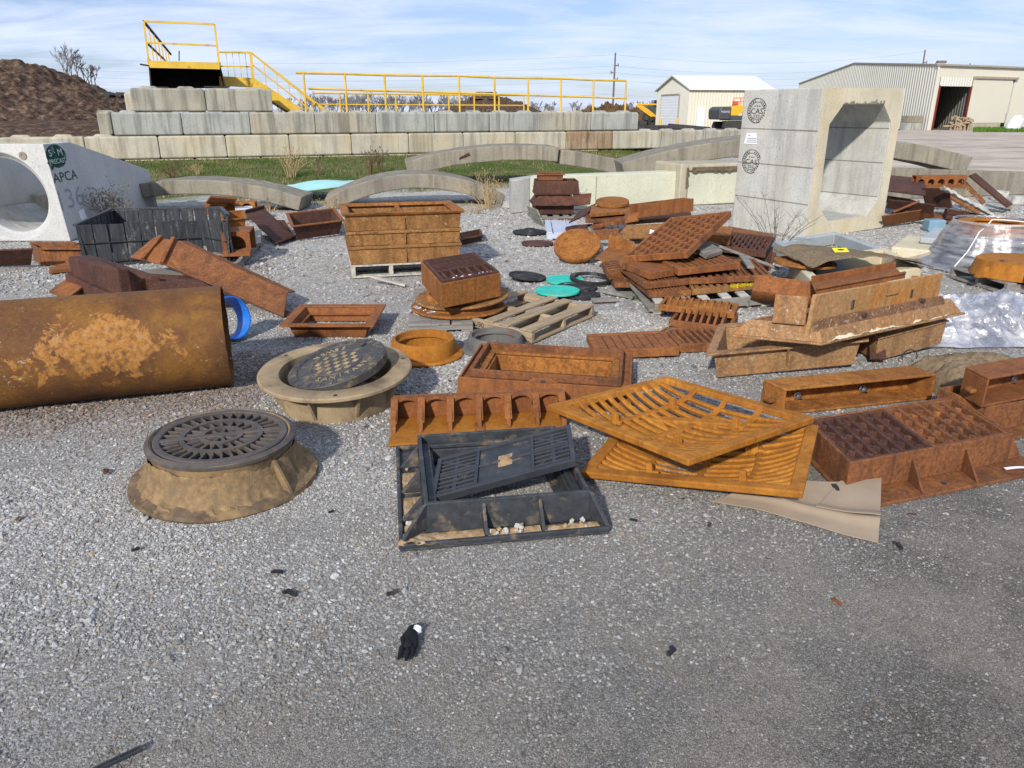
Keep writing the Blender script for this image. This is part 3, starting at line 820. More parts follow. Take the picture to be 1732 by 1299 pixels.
pbuild(mb, "hopper", DARKST)
mb = MB(); mb.bar(WP(303, 103, 1.2), WP(303, 86, 1.2), .03, .03, WD); mb.box(0,0,0,0,0,0) if False else None
pbuild(mb, "lever", DARKST)
# stair down to the walkway
stair = thing("steel_stair", "yellow steel stair with twin handrails descending behind the block wall", "stair", WP(425, 140, 1.0))
PI_ = Matrix.Translation(-Vector(stair.location))
L0, L1, L2 = WP(371, 137, 1.0), WP(427, 140, 1.0), WP(505, 190, 1.0)
mb = MB(); mb.bar(L0, L1, .06, .26); mb.bar(L1 + Vector((0,0,.0)), L2, .06, .28); mb.bar(L1 - WN*1.0, L2 - WN*1.0, .06, .28)
pbuild(mb, "stringer", YELLOW, parent=stair)
for k in range(6):
    c_ = L1.lerp(L2, (k + .5) / 6); mb = MB(); mb.bar(c_ - WN * .05, c_ - WN * .95, .26, .035); pbuild(mb, "tread", YELLOW, parent=stair)
mb = MB()
mb.bar(WP(371, 88, 1.0), WP(425, 89, 1.0), .05, .05); mb.bar(WP(425, 89, 1.0), WP(548, 187, 1.0), .05, .05)
mb.bar(WP(371, 112, 1.0), WP(425, 113, 1.0), .04, .04); mb.bar(WP(425, 108, 1.0), WP(528, 188, 1.0), .035, .035)
mb.bar(WP(425, 89, 2.0), WP(556, 190, 2.0), .04, .04)
pbuild(mb, "handrail", YELLOW, parent=stair)
mb = MB(); mb.bar(WP(429, 141, 1.0), WP(424, 89, 1.0), .07, .07, WD); pbuild(mb, "newel_post", YELLOW, parent=stair)
for k in range(1, 6):
    t = k / 6
    p = WP(425, 89, 1.0).lerp(WP(548, 187, 1.0), t); q = L1.lerp(L2, t * .98)
    q = Vector((p.x, p.y, min(p.z - .05, max(1.5, p.z - .95)))); mb = MB(); mb.bar(q, p, .022, .022, WD); pbuild(mb, "baluster", YELLOW, parent=stair)
for k in range(1, 5):
    t = k / 5; p = WP(371, 88, 1.0).lerp(WP(425, 89, 1.0), t); mb = MB(); mb.bar(p - Vector((0,0,.8)), p, .014, .014, WD); pbuild(mb, "baluster", YELLOW, parent=stair)

# guard rail on the walkway, and a lower one further back
gr = thing("guard_rail", "long yellow pipe guard rail with ten posts behind the wall top", "guard rail", WP(780, 188, .55))
PI_ = Matrix.Translation(-Vector(gr.location))
tops = [(513, 123.5), (583, 125.5), (650, 126.5), (714, 128), (776, 129), (836, 130.5), (893, 132), (949, 133.5), (1004, 135), (1059, 136.5)]
for i, (px, py) in enumerate(tops):
    p = WP(px, py, .55); mb = MB(); q = WP(px + 5 - i * .75, 190, .55); q.z = 1.42; mb.tube([q, p], .033, 8); pbuild(mb, "post", YELLOW, parent=gr, smooth=True)
mb = MB(); mb.tube([WP(500, 123, .55)] + [WP(a_, b_, .55) + Vector((0,0,.012 * math.sin(i * 2.1))) for i, (a_, b_) in enumerate(tops)], .034, 8); pbuild(mb, "top_rail", YELLOW, parent=gr, smooth=True)
mb = MB(); mb.tube([WP(522, 150, .55), WP(800, 158, .55), WP(1060, 166.5, .55)], .030, 8); pbuild(mb, "mid_rail", YELLOW, parent=gr, smooth=True)
gr2 = thing("guard_rail", "lower yellow guard rail further back, seen through the long rail", "guard rail", WP(700, 188, 5.0))
PI_ = Matrix.Translation(-Vector(gr2.location))
for px in (574, 622, 669, 716, 759, 802, 844, 886):
    p = WP(px, 158 + (px - 534) * .0102, 5.0); q = Vector(p); q.z = 1.38; mb = MB(); mb.tube([q, p], .032, 6); pbuild(mb, "post", YELLOW, parent=gr2, smooth=True)
mb = MB(); mb.tube([WP(530, 157.5, 5.0), WP(886, 161.6, 5.0)], .034, 6); pbuild(mb, "top_rail", YELLOW, parent=gr2, smooth=True)
mb = MB(); mb.tube([WP(530, 176.5, 5.0), WP(886, 178.5, 5.0)], .026, 6); pbuild(mb, "mid_rail", YELLOW, parent=gr2, smooth=True)

# ---------------------------------------------------------------- heaps
def heap(name, label, cat, Y, prof, depth, mat, amp=.25, base=None, x_ext=3):
    """prof: list of (px, py) skyline points at distance Y; the heap falls away in front and behind"""
    mb = MB()
    xs = [D(px, py, Y).x for px, py in prof]; zs = [D(px, py, Y).z for px, py in prof]
    X0, X1 = xs[0], xs[-1]; org = Vector(((X0 + X1) / 2, Y, 0))
    nx, ny = 260, 90
    def fn(u, v):
        x = X0 + (X1 - X0) * u
        z = float(np.interp(x, xs, zs))
        q = abs(v - .5) * 2
        hz = z * max(0, 1 - q ** 1.5)
        y = Y + (v - .5) * 2 * depth
        nn = noise.fractal(Vector((x * .8, y * .8, 1.3)), .75, 2.1, 7)
        return (x - org.x, y - org.y, hz + amp * nn * (1 - q * .5) + (.12 * noise.noise(Vector((x * 4, y * 4, 0))) * (amp / .25)))
    mb.grid(nx, ny, fn)
    o = mb.build(name, mat); o.location = org
    return tag(o, label, cat)
heap("mulch_heap", "large dark brown mulch heap behind the left end of the wall", "heap", 33, [(-420, 150), (-200, 118), (-60, 107), (40, 109), (90, 122), (130, 141), (170, 157), (205, 168), (235, 185), (262, 199), (300, 215)], 9, MULCH, .28)
heap("earth_heap", "low dark earth heap far off behind the guard rail", "heap", 95, [(735, 192), (765, 181), (790, 170), (812, 163), (838, 163), (860, 168), (885, 176), (905, 184), (930, 193)], 9, MULCH, .35)
heap("brush_heap", "low reddish brown brush heap far off beside the utility pole", "heap", 120, [(975, 192), (1000, 185), (1018, 181), (1030, 179), (1043, 183), (1060, 186), (1085, 189), (1100, 195)], 8, BRUSH, .9)
mb = MB()
rock = D(822, 160, 94)
mb.disc(1, 0, 1, 14); mb.v = [(x * 1.9 * (1 - .35 * z), y * 1.5, z * .75) for x, y, z in mb.v]; mb.rough(.22, .9)
o = mb.build("boulder", MULCH); o.location = rock + Vector((0, 0, -.5)); tag(o, "dark lump standing on top of the far earth heap", "boulder")
# black plate scrap poking out over the heap
for k, (pa, pb, lab) in enumerate((((183, 158), (196, 166), "black bent steel plate poking over the mulch heap, left one"), ((203, 158), (214, 167), "black bent steel plate poking over the mulch heap, beside the wall"))):
    a_ = D(*pa, 29.0); b_ = D(*pb, 29.0); mb = MB(); org = (a_ + b_) / 2
    mb.bar(a_ - org, Vector((.08, 0, -.02)), .7, .10); mb.bar(Vector((.06, .05, -.03)), b_ - org + Vector((0, .25, .12)), .7, .08)
    o = mb.build("steel_plate", DARKST, bevel=.01); o.location = org; tag(o, lab, "steel plate", "black plate scrap behind the wall")

# ---------------------------------------------------------------- bare trees
def bare_tree(mb, base, h, rd, spread=.5, w0=.09, depth=4, wmin=.012):
    def grow(p, d, L, r, k):
        q = p + d * L
        m = p.lerp(q, .5) + Vector((rd.uniform(-1,1), rd.uniform(-1,1), 0)) * L * .06
        mb.tube([p, m, q], [r, r * .82, r * .62], 4 if k > 1 else 3, caps=False)
        if k == 0: return
        for _ in range(rd.choice((2, 3, 3)) if k > 1 else 4):
            dd = (d + Vector((rd.uniform(-1,1), rd.uniform(-1,1), rd.uniform(-.25,.75))) * spread).normalized()
            grow(p.lerp(q, rd.uniform(.55, 1)), dd, L * rd.uniform(.55, .8), max(wmin, r * .58), k - 1)
    grow(Vector(base), Vector((rd.uniform(-.1,.1), rd.uniform(-.1,.1), 1)).normalized(), h * .34, w0, depth)
for (px, py, Y, h, lab) in ((118, 150, 44, 3.0, "bare grey tree standing behind the mulch heap"), (147, 152, 46, 1.9, "small bare bush right of the tree behind the mulch heap")):
    b_ = D(px, py, Y); tr = thing("bare_tree", lab, "tree", Vector((b_.x, b_.y, 1.5)), "bare trees behind the mulch heap")
    rd = random.Random(int(px)); mb = MB()
    for j in range(4):
        bare_tree(mb, (rd.uniform(-.7,.7), 0, b_.z - 1.6), h * rd.uniform(.75, 1.05), rd, .62, .045, 4, .011)
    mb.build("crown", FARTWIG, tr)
    mb = MB(); mb.tube([(0,0,-1.6), (.05,0,-.6), (0,0,b_.z-1.4)], [.12,.1,.08], 7); mb.build("trunk", TWIG, tr)
mb = MB(); rd = random.Random(5)
for k in range(210):
    px = rd.choice((rd.uniform(470, 830), rd.uniform(470, 830), rd.uniform(560, 1010), rd.uniform(1045, 1112)))
    hpx = 34 if px < 800 else 20
    if px > 1000: hpx = 20
    Y = rd.uniform(150, 230); b_ = D(px, 189, Y)
    bare_tree(mb, (b_.x, b_.y, 0), (1.6 + hpx / 1250 * Y * rd.uniform(.6, 1.1)) * 1.0, rd, .55, .11, 4, .045)
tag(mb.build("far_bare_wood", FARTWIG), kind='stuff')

# ---------------------------------------------------------------- utility poles, cables, yard lamp
def upole(px0, py0, px1, py1, Y, arms, lab):
    a_ = D(px0, py0, Y); b_ = D(px1, py1, Y); base = Vector((a_.x, Y, 0))
    u_ = thing("utility_pole", lab, "utility pole", base, "utility poles along the far line")
    top = b_ - base
    mb = MB(); mb.tube([(0, 0, 0), top], [.19, .12], 10); mb.build("pole", POLEM, u_, smooth=True)
    for z, sgn, ln in arms:
        mb = MB(); c_ = Vector(top) * (1 - z / top.z); mb.bar(c_, c_ + Vector((sgn * ln, 0, .02)), .14, .14); mb.tube([c_ + Vector((sgn*ln, 0, -.15)), c_ + Vector((sgn*ln, 0, .3))], .09, 6)
        mb.build("insulator_arm", POLEM, u_)
    return base + top
pt = [upole(1036, 190, 1041, 89, 130, ((1.9, 1, .55), (3.0, -1, .55), (4.0, 1, .55)), "tall slim utility pole far behind the end of the guard rail"),
      upole(1549, 190, 1565, 84, 150, ((2.2, 1, .6), (4.0, -1, .7), (5.2, 1, .6)), "utility pole rising behind the warehouse roof, the taller of two"),
      upole(1636, 190, 1641, 107, 190, ((1.2, 1, .5),), "short distant utility pole top behind the warehouse at the right")]
for k, (dz, y0) in enumerate(((-.3, 0), (-1.9, 1), (-3.0, -1), (-4.0, 1), (-6.2, 0))):
    for seg, (a_, b_) in enumerate(((pt[0], pt[1]), (pt[0], Vector((-95, 128, pt[0].z + .5))))):
        p0 = a_ + Vector((0, y0, dz)); p1 = b_ + Vector((0, y0, dz)); mb = MB()
        mb.tube([p0.lerp(p1, i / 16) - Vector((0, 0, 4 * 1.6 * (i/16) * (1 - i/16))) - p0 for i in range(17)], .013, 4, caps=False)
        o = mb.build("power_line", WIREM); o.location = p0
        tag(o, "%s thin power cable, running %s" % (("topmost", "second highest", "middle", "second lowest", "lowest")[k], "right from the slim pole to the warehouse" if seg == 0 else "left from the slim pole across the sky"), "cable", "power cables")
lb = D(1583, 125, 78); lamp = thing("yard_lamp", "thin lamp post with a flat head above the warehouse roof edge", "lamp post", Vector((lb.x, 78, 0)))
lt = D(1583, 106, 78) - lamp.location
mb = MB(); mb.tube([(0,0,0), lt], .05, 6); mb.build("post", POLEM, lamp)
mb = MB(); mb.box(-.1, .75, -.2, .2, lt.z - .05, lt.z + .18); mb.build("lamp_head", POLEM, lamp, bevel=.03)

# ---------------------------------------------------------------- small shed
def corr(mb, p0, p1, z0a, z1a, z0b, z1b, pitch=.3, depth=.035, nrm=None):
    """ribbed steel sheet wall between two plan points; bottom and top heights at each end"""
    p0 = Vector((p0[0], p0[1], 0)); p1 = Vector((p1[0], p1[1], 0)); d = p1 - p0; L = d.length; d.normalize()
    n = nrm or Vector((d.y, -d.x, 0)); k = max(1, int(L / pitch)); pr = [(0, 0), (.55, 0), (.68, 1), (.87, 1)]
    vs = []
    for i in range(k):
        for f, h in pr: vs.append(((i + f) / k, h))
    vs.append((1, 0)); m = len(vs)
    P_ = []
    for t, h in vs:
        q = p0 + d * (L * t) + n * (depth * h)
        P_.append((q.x, q.y, z0a + (z0b - z0a) * t)); P_.append((q.x, q.y, z1a + (z1b - z1a) * t))
    mb.add(P_, [(2*i, 2*i+2, 2*i+3, 2*i+1) for i in range(m - 1)])
def XY(px, Y):
    zc_ = _c * Y + _s * .6
    return ((px - CXP) / FPX * zc_, Y)
sh = thing("steel_shed", "small cream gable shed with white roller door", "shed", Vector((*XY(1163, 78), 0)))
so = Vector(sh.location)
c0 = Vector((*XY(1163, 78), 0)) - so; cl = Vector((*XY(1109, 87), 0)) - so; crr = Vector((*XY(1305, 79.5), 0)) - so
eave, peak = 3.75, 5.05
mid = (c0 + cl) / 2
mb = MB(); corr(mb, cl, mid, 0, eave, 0, peak); corr(mb, mid, c0, 0, peak, 0, eave)
mb.build("gable_wall", GREYWALL, sh)
mb = MB(); corr(mb, c0, crr, 0, eave, 0, eave); mb.build("side_wall", CREAMWALL, sh)
off = cl - c0
mb = MB()
r0, r1 = mid + Vector((-.25, -.25, peak + .03)), (c0 + off / 2 + (crr - c0)) + Vector((0, 0, peak + .03))
e0, e1 = c0 + Vector((-.1, -.35, eave - .12)), crr + Vector((0, -.35, eave - .12))
f0, f1 = cl + Vector((-.3, .2, eave - .05)), cl + (crr - c0) + Vector((0, .2, eave - .05))
mb.add([e0, e1, r1, r0] + [Vector(p) + Vector((0,0,.1)) for p in (e0, e1, r1, r0)], [(0,1,2,3),(7,6,5,4),(0,4,5,1),(1,5,6,2),(2,6,7,3),(3,7,4,0)])
mb.add([r0, r1, f1, f0] + [Vector(p) + Vector((0,0,.1)) for p in (r0, r1, f1, f0)], [(0,1,2,3),(7,6,5,4),(0,4,5,1),(1,5,6,2),(2,6,7,3),(3,7,4,0)])
mb.build("roof", ROOFM, sh)
gd = off.normalized(); gn = Vector((gd.y, -gd.x, 0)); gn = gn if gn.y < 0 else -gn
mb = MB(); a_ = c0 + off * .27 + gn * .06; b_ = c0 + off * .83 + gn * .06
for i in range(12):
    z0 = i * .27; mb.add([a_ + Vector((0,0,z0)), b_ + Vector((0,0,z0)), b_ + Vector((0,0,z0+.24)) + gn*.015, a_ + Vector((0,0,z0+.24)) + gn*.015, a_ + Vector((0,0,z0+.27)), b_ + Vector((0,0,z0+.27))], [(0,1,2,3),(3,2,5,4)])
mb.build("roller_door", WHITEPNT, sh)
mb = MB(); mb.bar(a_ + Vector((0,0,0)), a_ + Vector((0,0,3.3)), .12, .1); mb.bar(b_, b_ + Vector((0,0,3.3)), .12, .1); mb.bar(a_ + Vector((0,0,3.3)), b_ + Vector((0,0,3.3)), .12, .14); mb.build("door_frame", TRIM, sh)
sd = (crr - c0).normalized(); sn = Vector((sd.y, -sd.x, 0))
mb = MB(); a_ = c0 + sd * .9 + sn * .06; mb.add([a_, a_ + sd * .85, a_ + sd * .85 + Vector((0,0,2.05)), a_ + Vector((0,0,2.05))] + [p + sn * .04 for p in (a_, a_ + sd * .85, a_ + sd * .85 + Vector((0,0,2.05)), a_ + Vector((0,0,2.05)))], [(0,1,2,3),(7,6,5,4),(0,4,5,1),(1,5,6,2),(2,6,7,3),(3,7,4,0)]); mb.build("door", WHITEPNT, sh)
for px, lab in ((1115.5, "yellow bollard left of the shed roller door"), (1144, "yellow bollard right of the shed roller door")):
    x, y = XY(px, 83 if px < 1130 else 78.5); mb = MB(); mb.tube([(0,0,0),(0,0,.95),(0,0,1.03)], [.13,.13,.06], 10); o = mb.build("bollard", YELLOW, smooth=True); o.location = (x, y - .6, 0); tag(o, lab, "bollard", "bollards at the shed door")

# ---------------------------------------------------------------- warehouse with an open bay
wh = thing("warehouse", "long cream steel warehouse with an open bay and ribbed gable", "warehouse", Vector((*XY(1573, 73), 0)))
wo_ = Vector(wh.location)
c0 = Vector((0, 0, 0)); gl = Vector((*XY(1345, 118), 0)) - wo_
ld = Vector((*XY(1735, 79.0), 0)) - wo_; ld.normalize(); ln_ = Vector((ld.y, -ld.x, 0))
eave, peak = 5.55, 7.05
gm = gl * .5
mb = MB(); corr(mb, gl, gm, 0, eave, 0, peak, .55, .06); corr(mb, gm, c0, 0, peak, 0, eave + .0, .55, .06)
mb.build("gable_wall", GREYWALL, wh)
def slab(mb, p, s0, s1, z0, z1, d0, d1):
    """box on the long side: along ld from s0 to s1, heights z0..z1, from d0 to d1 out of the wall"""
    q = [ld * s0 + ln_ * d0, ld * s1 + ln_ * d0, ld * s1 + ln_ * d1, ld * s0 + ln_ * d1]
    mb.hexa([v + Vector((0,0,z0)) for v in q], [v + Vector((0,0,z1)) for v in q])
bay0, bay1 = .45, 4.9
mb = MB(); slab(mb, 0, 0, 40, 4.62, eave, -.15, 0); slab(mb, 0, 0, .40, 0, 4.618, -.15, -.003); slab(mb, 0, 11.2, 40, .0, 4.617, -.15, -.004)
for s in (4.75, 11.4, 18, 26):
    slab(mb, 0, s, s + .06, 4.7, eave - .1, 0, .02)
mb.build("side_wall", CREAMWALL, wh)
mb = MB(); corr(mb, ld * bay0 + ln_ * .01, ld * bay1 + ln_ * .01, 3.85, 4.62, 3.85, 4.62, .35, .05, ln_); mb.build("bay_header", GREYWALL, wh)
mb = MB(); slab(mb, 0, 4.98, 10.7, .62, 4.55, .03, .12); mb.build("sliding_door", CREAMWALL, wh)
mb = MB(); slab(mb, 0, 4.9, 11.3, 4.55, 4.75, .0, .28); mb.build("door_track", TRIM, wh)
mb = MB(); slab(mb, 0, 4.98, 10.2, 0, .60, -.15, .10); mb.build("plinth", CONC_BLOCK2, wh)
mb = MB(); slab(mb, 0, -.1, 40, eave + .003, eave + .16, -.2, .25)
mb.bar(gl + Vector((0,0,eave)), gm + Vector((0,0,peak)), .2, .16); mb.bar(gm + Vector((0,0,peak)), c0 + Vector((0,0,eave+.08)), .2, .16); mb.build("roof_trim", TRIM, wh)
mb = MB(); q = ld * 42
mb.add([c0 + Vector((0,0,eave+.02)), q + Vector((0,0,eave+.02)), gm + q + Vector((0,0,peak)), gm + Vector((0,0,peak)), gl + q + Vector((0,0,eave)), gl + Vector((0,0,eave))], [(0,1,2,3),(3,2,4,5)]); mb.build("roof", ROOFM, wh)
for s in (bay0 - .05, bay1 - .1):
    mb = MB(); slab(mb, 0, s, s + .15, 0, 3.9, -.05, .1); mb.build("bay_jamb", REDTRIM, wh)
mb = MB(); dep = 11.0
qa = ld * (bay0 - .02); qb = ld * (bay1 + .1); iv = gl.normalized() * dep
corr(mb, qa + iv, qa, 0, 4.4, 0, 4.4, .5, .05, ld); corr(mb, qb, qb + iv, 0, 4.4, 0, 4.4, .5, .05, -ld); corr(mb, qa + iv, qb + iv, 0, 4.4, 0, 4.4, .5, .05, ln_)
mb.add([v + Vector((0,0,4.4)) for v in (qa, qb, qb + iv, qa + iv)], [(0,1,2,3)])
mb.build("bay_lining", BAYIN, wh)
mb = MB(); gd_ = gl.normalized(); a_ = qa + ld * .12 + gd_ * 2.6; b_ = qa + ld * .12 + gd_ * 1.1
mb.hexa([a_, b_, b_ + ld * .06, a_ + ld * .06], [v + Vector((0,0,2.1)) for v in (a_, b_, b_ + ld * .06, a_ + ld * .06)]); mb.build("door", WHITEPNT, wh)
# things by the bay
for k, (s, z, lab) in enumerate(((0, 0, "lower grey concrete block beside the warehouse bay"), (0, .65, "upper grey concrete block beside the warehouse bay"))):
    x, y = XY(1543, 74); mb = MB(); mb.box(-.85, .85, -.4, .4, .004 if z else 0, .64); o = mb.build("concrete_block", CONC_OLD if k else CONC_BLOCK3, bevel=.03); o.location = (x, y, z); o.rotation_euler[2] = .2; tag(o, lab, "concrete block", "blocks at the warehouse bay")
x, y = XY(1625, 73); rd = random.Random(3); mb = MB()
for k in range(34):
    a_ = Vector((rd.uniform(-.9, .7), rd.uniform(-.5, .5), rd.uniform(.1, .55) + rd.random() ** 3 * .9)); mb.bar(a_, a_ + Vector((rd.uniform(-.6,.6), rd.uniform(-.5,.5), rd.uniform(-.3,.3))), .18, .12)
    mb.bar((a_.x, a_.y, 0), a_, .1, .1)
o = mb.build("timber_pile", WOOD_X); o.location = (x, y - .4, 0); tag(o, "rough heap of timber offcuts at the right of the open bay", "timber pile")
pts = [(XY(random.uniform(1640, 1800), 1)[0] * 0 + X_[0], X_[1], .02, random.random() * .6) for X_ in [XY(random.uniform(1650, 1830), random.uniform(66, 76)) for _ in range(5000)]]
tag(blades("verge_grass", pts, .1, .35, .06, leafmat("verge_turf", (.05, .14, .012), (.10, .17, .03), (.25, .22, .10))), kind='stuff')
mb = MB(); x, y = XY(1713, 70)
mb.lathe([(0.02, 0), (.5, 0), (.62, .6), (.5, 1.2), (.15, 1.45), (.02, 1.45)], 18); o = mb.build("white_tank", WHITEPNT, smooth=True); o.location = (x, y, 0); o.rotation_euler = (0, .45, 0); tag(o, "white tank leaning at the right end of the sliding door", "tank")

# ---------------------------------------------------------------- excavators, pipes and trailer in the far yard
ex = thing("excavator", "yellow tracked excavator with grey counterweight half hidden by the culvert", "excavator", Vector((*XY(1246, 70), 0)))
ex.rotation_euler[2] = R(6)
mb = MB()
for s in (-1.25, 1.25):
    out = [(-1.75, .35), (-1.5, .1), (1.5, .1), (1.9, .45), (1.6, .8), (-1.6, .8)]
    mb.prism(out, 'y', s - .28, s + .28)
    tr_ = mb.build("track", DARKST, ex, bevel=.08); mb = MB()
mb.box(-1, 1, -.95, .95, .4, .85); mb.build("undercarriage", EXGREY, ex, bevel=.05)
mb = MB(); mb.prism([(-2.15, .98), (-1.1, .95), (-1.1, 2.05), (-1.95, 2.05), (-2.2, 1.8)], 'y', -1.35, 1.35); cw = mb.build("counterweight", EXGREY, ex, bevel=.12)
text_mesh("VOLVO", .24, .01, WHITEINK, "lettering", cw, Matrix.Translation((-1.62, -1.357, 1.62)) @ Matrix.Rotation(PI/2, 4, 'X'))
mb = MB(); mb.box(-1.095, .9, -1.35, 1.3, .9, 1.3); mb.build("deck_frame", EXGREY, ex, bevel=.04)
mb = MB(); mb.prism([(-1.09, 1.305), (-.4, 1.305), (-.2, 1.55), (.5, 1.55), (.7, 1.305), (.9, 1.305), (.9, 2.15), (-.6, 2.15), (-1.09, 2.0)], 'y', -1.34, .2); mb.build("engine_hood", EXYEL, ex, bevel=.05)
mb = MB()
for x in (-.9, -.3, .3, .85):
    mb.tube([(x, -1.2, 2.1), (x, -1.2, 2.75)], .035, 6)
mb.tube([(-.9, -1.2, 2.75), (.85, -1.2, 2.75)], .035, 6); mb.tube([(-.9, -1.2, 2.45), (.85, -1.2, 2.45)], .03, 6); mb.box(-.7, -.3, -.8, -.4, 2.1, 2.5)
mb.build("hood_rail", plain("safety_orange", (.55, .10, .025), .5), ex)
mb = MB(); mb.prism([(.95, 1.3), (2.3, 1.3), (2.35, 2.0), (1.9, 2.95), (.95, 2.95)], 'y', .25, 1.3); mb.build("cab", EXYEL, ex, bevel=.06)
mb = MB(); mb.prism([(1.05, 1.9), (2.15, 1.9), (1.85, 2.8), (1.05, 2.8)], 'y', .235, 1.315); mb.build("cab_glass", GLASS, ex)
mb = MB(); mb.prism([(1.0, 1.3), (1.4, 1.3), (4.0, 2.55), (6.2, 2.35), (6.2, 2.7), (3.9, 3.05)], 'y', -.5, -.05); mb.prism([(6.0, 2.8), (6.4, 2.75), (7.3, 1.1), (7.0, 1.1)], 'y', -.45, -.1); mb.build("boom", EXYEL, ex, bevel=.05)
mb = MB(); mb.prism([(6.7, 1.1), (7.5, 1.1), (7.8, .6), (7.2, .15), (6.5, .4)], 'y', -.8, .3); mb.build("bucket", DARKST, ex, bevel=.04)
ex2 = thing("loader", "yellow boom machine parked behind the wall left of the shed", "loader", Vector((*XY(1098, 92), 0)))
mb = MB(); mb.box(-.6, 3.2, -1.2, 1.2, .7, 2.2); mb.build("chassis", EXGREY, ex2, bevel=.08)
mb = MB(); mb.prism([(-1.9, 2.3), (-1.6, 2.6), (-.4, 1.9), (.9, .95), (.6, .65), (-.9, 1.6)], 'y', -1.5, -1.22); mb.bar((-1.6, -1.35, 2.45), (1.8, -1.35, 2.40), .16, .18); mb.build("boom", EXYEL, ex2, bevel=.04)
mb = MB(); mb.box(.3, 1.9, -1.0, 1.0, 2.203, 2.9); mb.build("cab", GLASS, ex2, bevel=.06)
for x in (.2, 2.5):
    for y in (-1.32, 1.32):
        mb = MB(); mb.T = Matrix.Translation((x, y, .6)) @ Matrix.Rotation(PI/2, 4, 'X'); mb.lathe([(.12, -.2), (.52, -.2), (.6, -.12), (.6, .12), (.52, .2), (.12, .2)], 18); mb.build("wheel", BLACKR, ex2)
tl = thing("flat_trailer", "low black flatbed trailer parked behind the end of the wall", "trailer", Vector((*XY(1104, 62), 0)))
mb = MB(); mb.box(-1.6, 1.9, -1, 1, .45, .62); mb.box(-1.6, 1.9, -1.02, -.9, .3, .5); mb.box(-1.2, -.6, -.9, .9, .625, .95); mb.build("deck", DARKST, tl, bevel=.02)
for x in (-.6, .5):
    mb = MB(); mb.T = Matrix.Translation((x, -.95, .3)) @ Matrix.Rotation(PI/2, 4, 'X'); mb.lathe([(.08, -.1), (.3, -.1), (.3, .1), (.08, .1)], 16); mb.build("wheel", BLACKR, tl)
for k, (pa, pb, Y) in enumerate((((1131, 212), (1200, 219), 60), ((1170, 213), (1230, 220), 57), ((1200, 219), (1258, 217), 55), ((1100, 219), (1170, 222), 58))):
    a_ = D(*pa, Y); b_ = D(*pb, Y - 2); org = (a_ + b_) / 2; mb = MB(); zz = .30 + .25 * (k == 0) + .1 * (k == 1)
    a_.z = zz; b_.z = zz * .6; org.z = 0
    mb.tube([a_ - org, b_ - org], .24 - .05 * (k > 1), 12); o = mb.build("steel_pipe", DARKST, smooth=True); o.location = org
    tag(o, ["long black pipe in front of the shed, leaning highest at its left end", "black pipe crossing in front of the shed side wall", "black pipe lying before the excavator tracks", "low dark pipe lying beside the trailer"][k], "pipe", "dark pipes lying in the far yard")
# ---------------------------------------------------------------- builders for castings
def ringbox(mb, x0, x1, y0, y1, w, z0, z1, w2=None, taper=0.0):
    """rectangular ring (a frame) with mitred corners; taper moves the bottom inwards(+)/outwards(-)"""
    wy = w if w2 is None else w2; t = taper
    def lp(a, b, c_, d, z): return [(a, c_, z), (b, c_, z), (b, d, z), (a, d, z)]
    V = lp(x0 + t, x1 - t, y0 + t, y1 - t, z0) + lp(x0 + w + t, x1 - w - t, y0 + wy + t, y1 - wy - t, z0) + lp(x0, x1, y0, y1, z1) + lp(x0 + w, x1 - w, y0 + wy, y1 - wy, z1)
    Fs = []
    for i in range(4):
        j = (i + 1) % 4
        Fs += [(i, j, j + 8, i + 8), (4 + j, 4 + i, 12 + i, 12 + j), (8 + i, 8 + j, 12 + j, 12 + i), (j, i, 4 + i, 4 + j)]
    return mb.add(V, Fs)
def bars(mb, x0, x1, y0, y1, z0, z1, n, frac=.5, along='x', taper=.8, off=0.0):
    """n parallel grate bars filling a rectangle"""
    for i in range(n):
        if along == 'x':
            p = (y1 - y0) / n; a = y0 + p * (i + .5 - frac / 2) + off; b = a + p * frac; m = (1 - taper) * p * frac / 2
            mb.hexa([(x0, a + m, z0), (x1, a + m, z0), (x1, b - m, z0), (x0, b - m, z0)], [(x0, a, z1), (x1, a, z1), (x1, b, z1), (x0, b, z1)])
        else:
            p = (x1 - x0) / n; a = x0 + p * (i + .5 - frac / 2) + off; b = a + p * frac; m = (1 - taper) * p * frac / 2
            mb.hexa([(a + m, y0, z0), (b - m, y0, z0), (b - m, y1, z0), (a + m, y1, z0)], [(a, y0, z1), (b, y0, z1), (b, y1, z1), (a, y1, z1)])
def NB(S=None):
    m = MB()
    if S is not None: m.T = S
    return m
def bar_grate(label, F, t=.05, n=9, along='x', rim=.035, mat=RUST_B, frac=.5, cross=2, group=None, name="bar_grate", cat="grate", solid=False, mat2=None):
    M, L, W, S = F
    o = thing(name, label, cat, M, group)
    mb = NB(S); ringbox(mb, 0, L, 0, W, rim, -t, 0); mb.build("frame", mat, o, bevel=.004)
    mb = NB(S)
    bars(mb, rim - .002, L - rim + .002, rim, W - rim, -t * .82, -.004, n, frac, along)
    for k in range(cross):
        if along == 'x':
            x = rim + (L - 2 * rim) * (k + 1) / (cross + 1); mb.box(x - .011, x + .011, rim - .002, W - rim + .002, -t * .9, -.009)
        else:
            y = rim + (W - 2 * rim) * (k + 1) / (cross + 1); mb.box(rim - .002, L - rim + .002, y - .011, y + .011, -t * .9, -.009)
    if solid: mb.box(rim - .002, L - rim + .002, rim - .002, W - rim + .002, -t * .8, -t * .45)
    mb.build("bars", mat2 or mat, o, bevel=.003, seg=1)
    return o
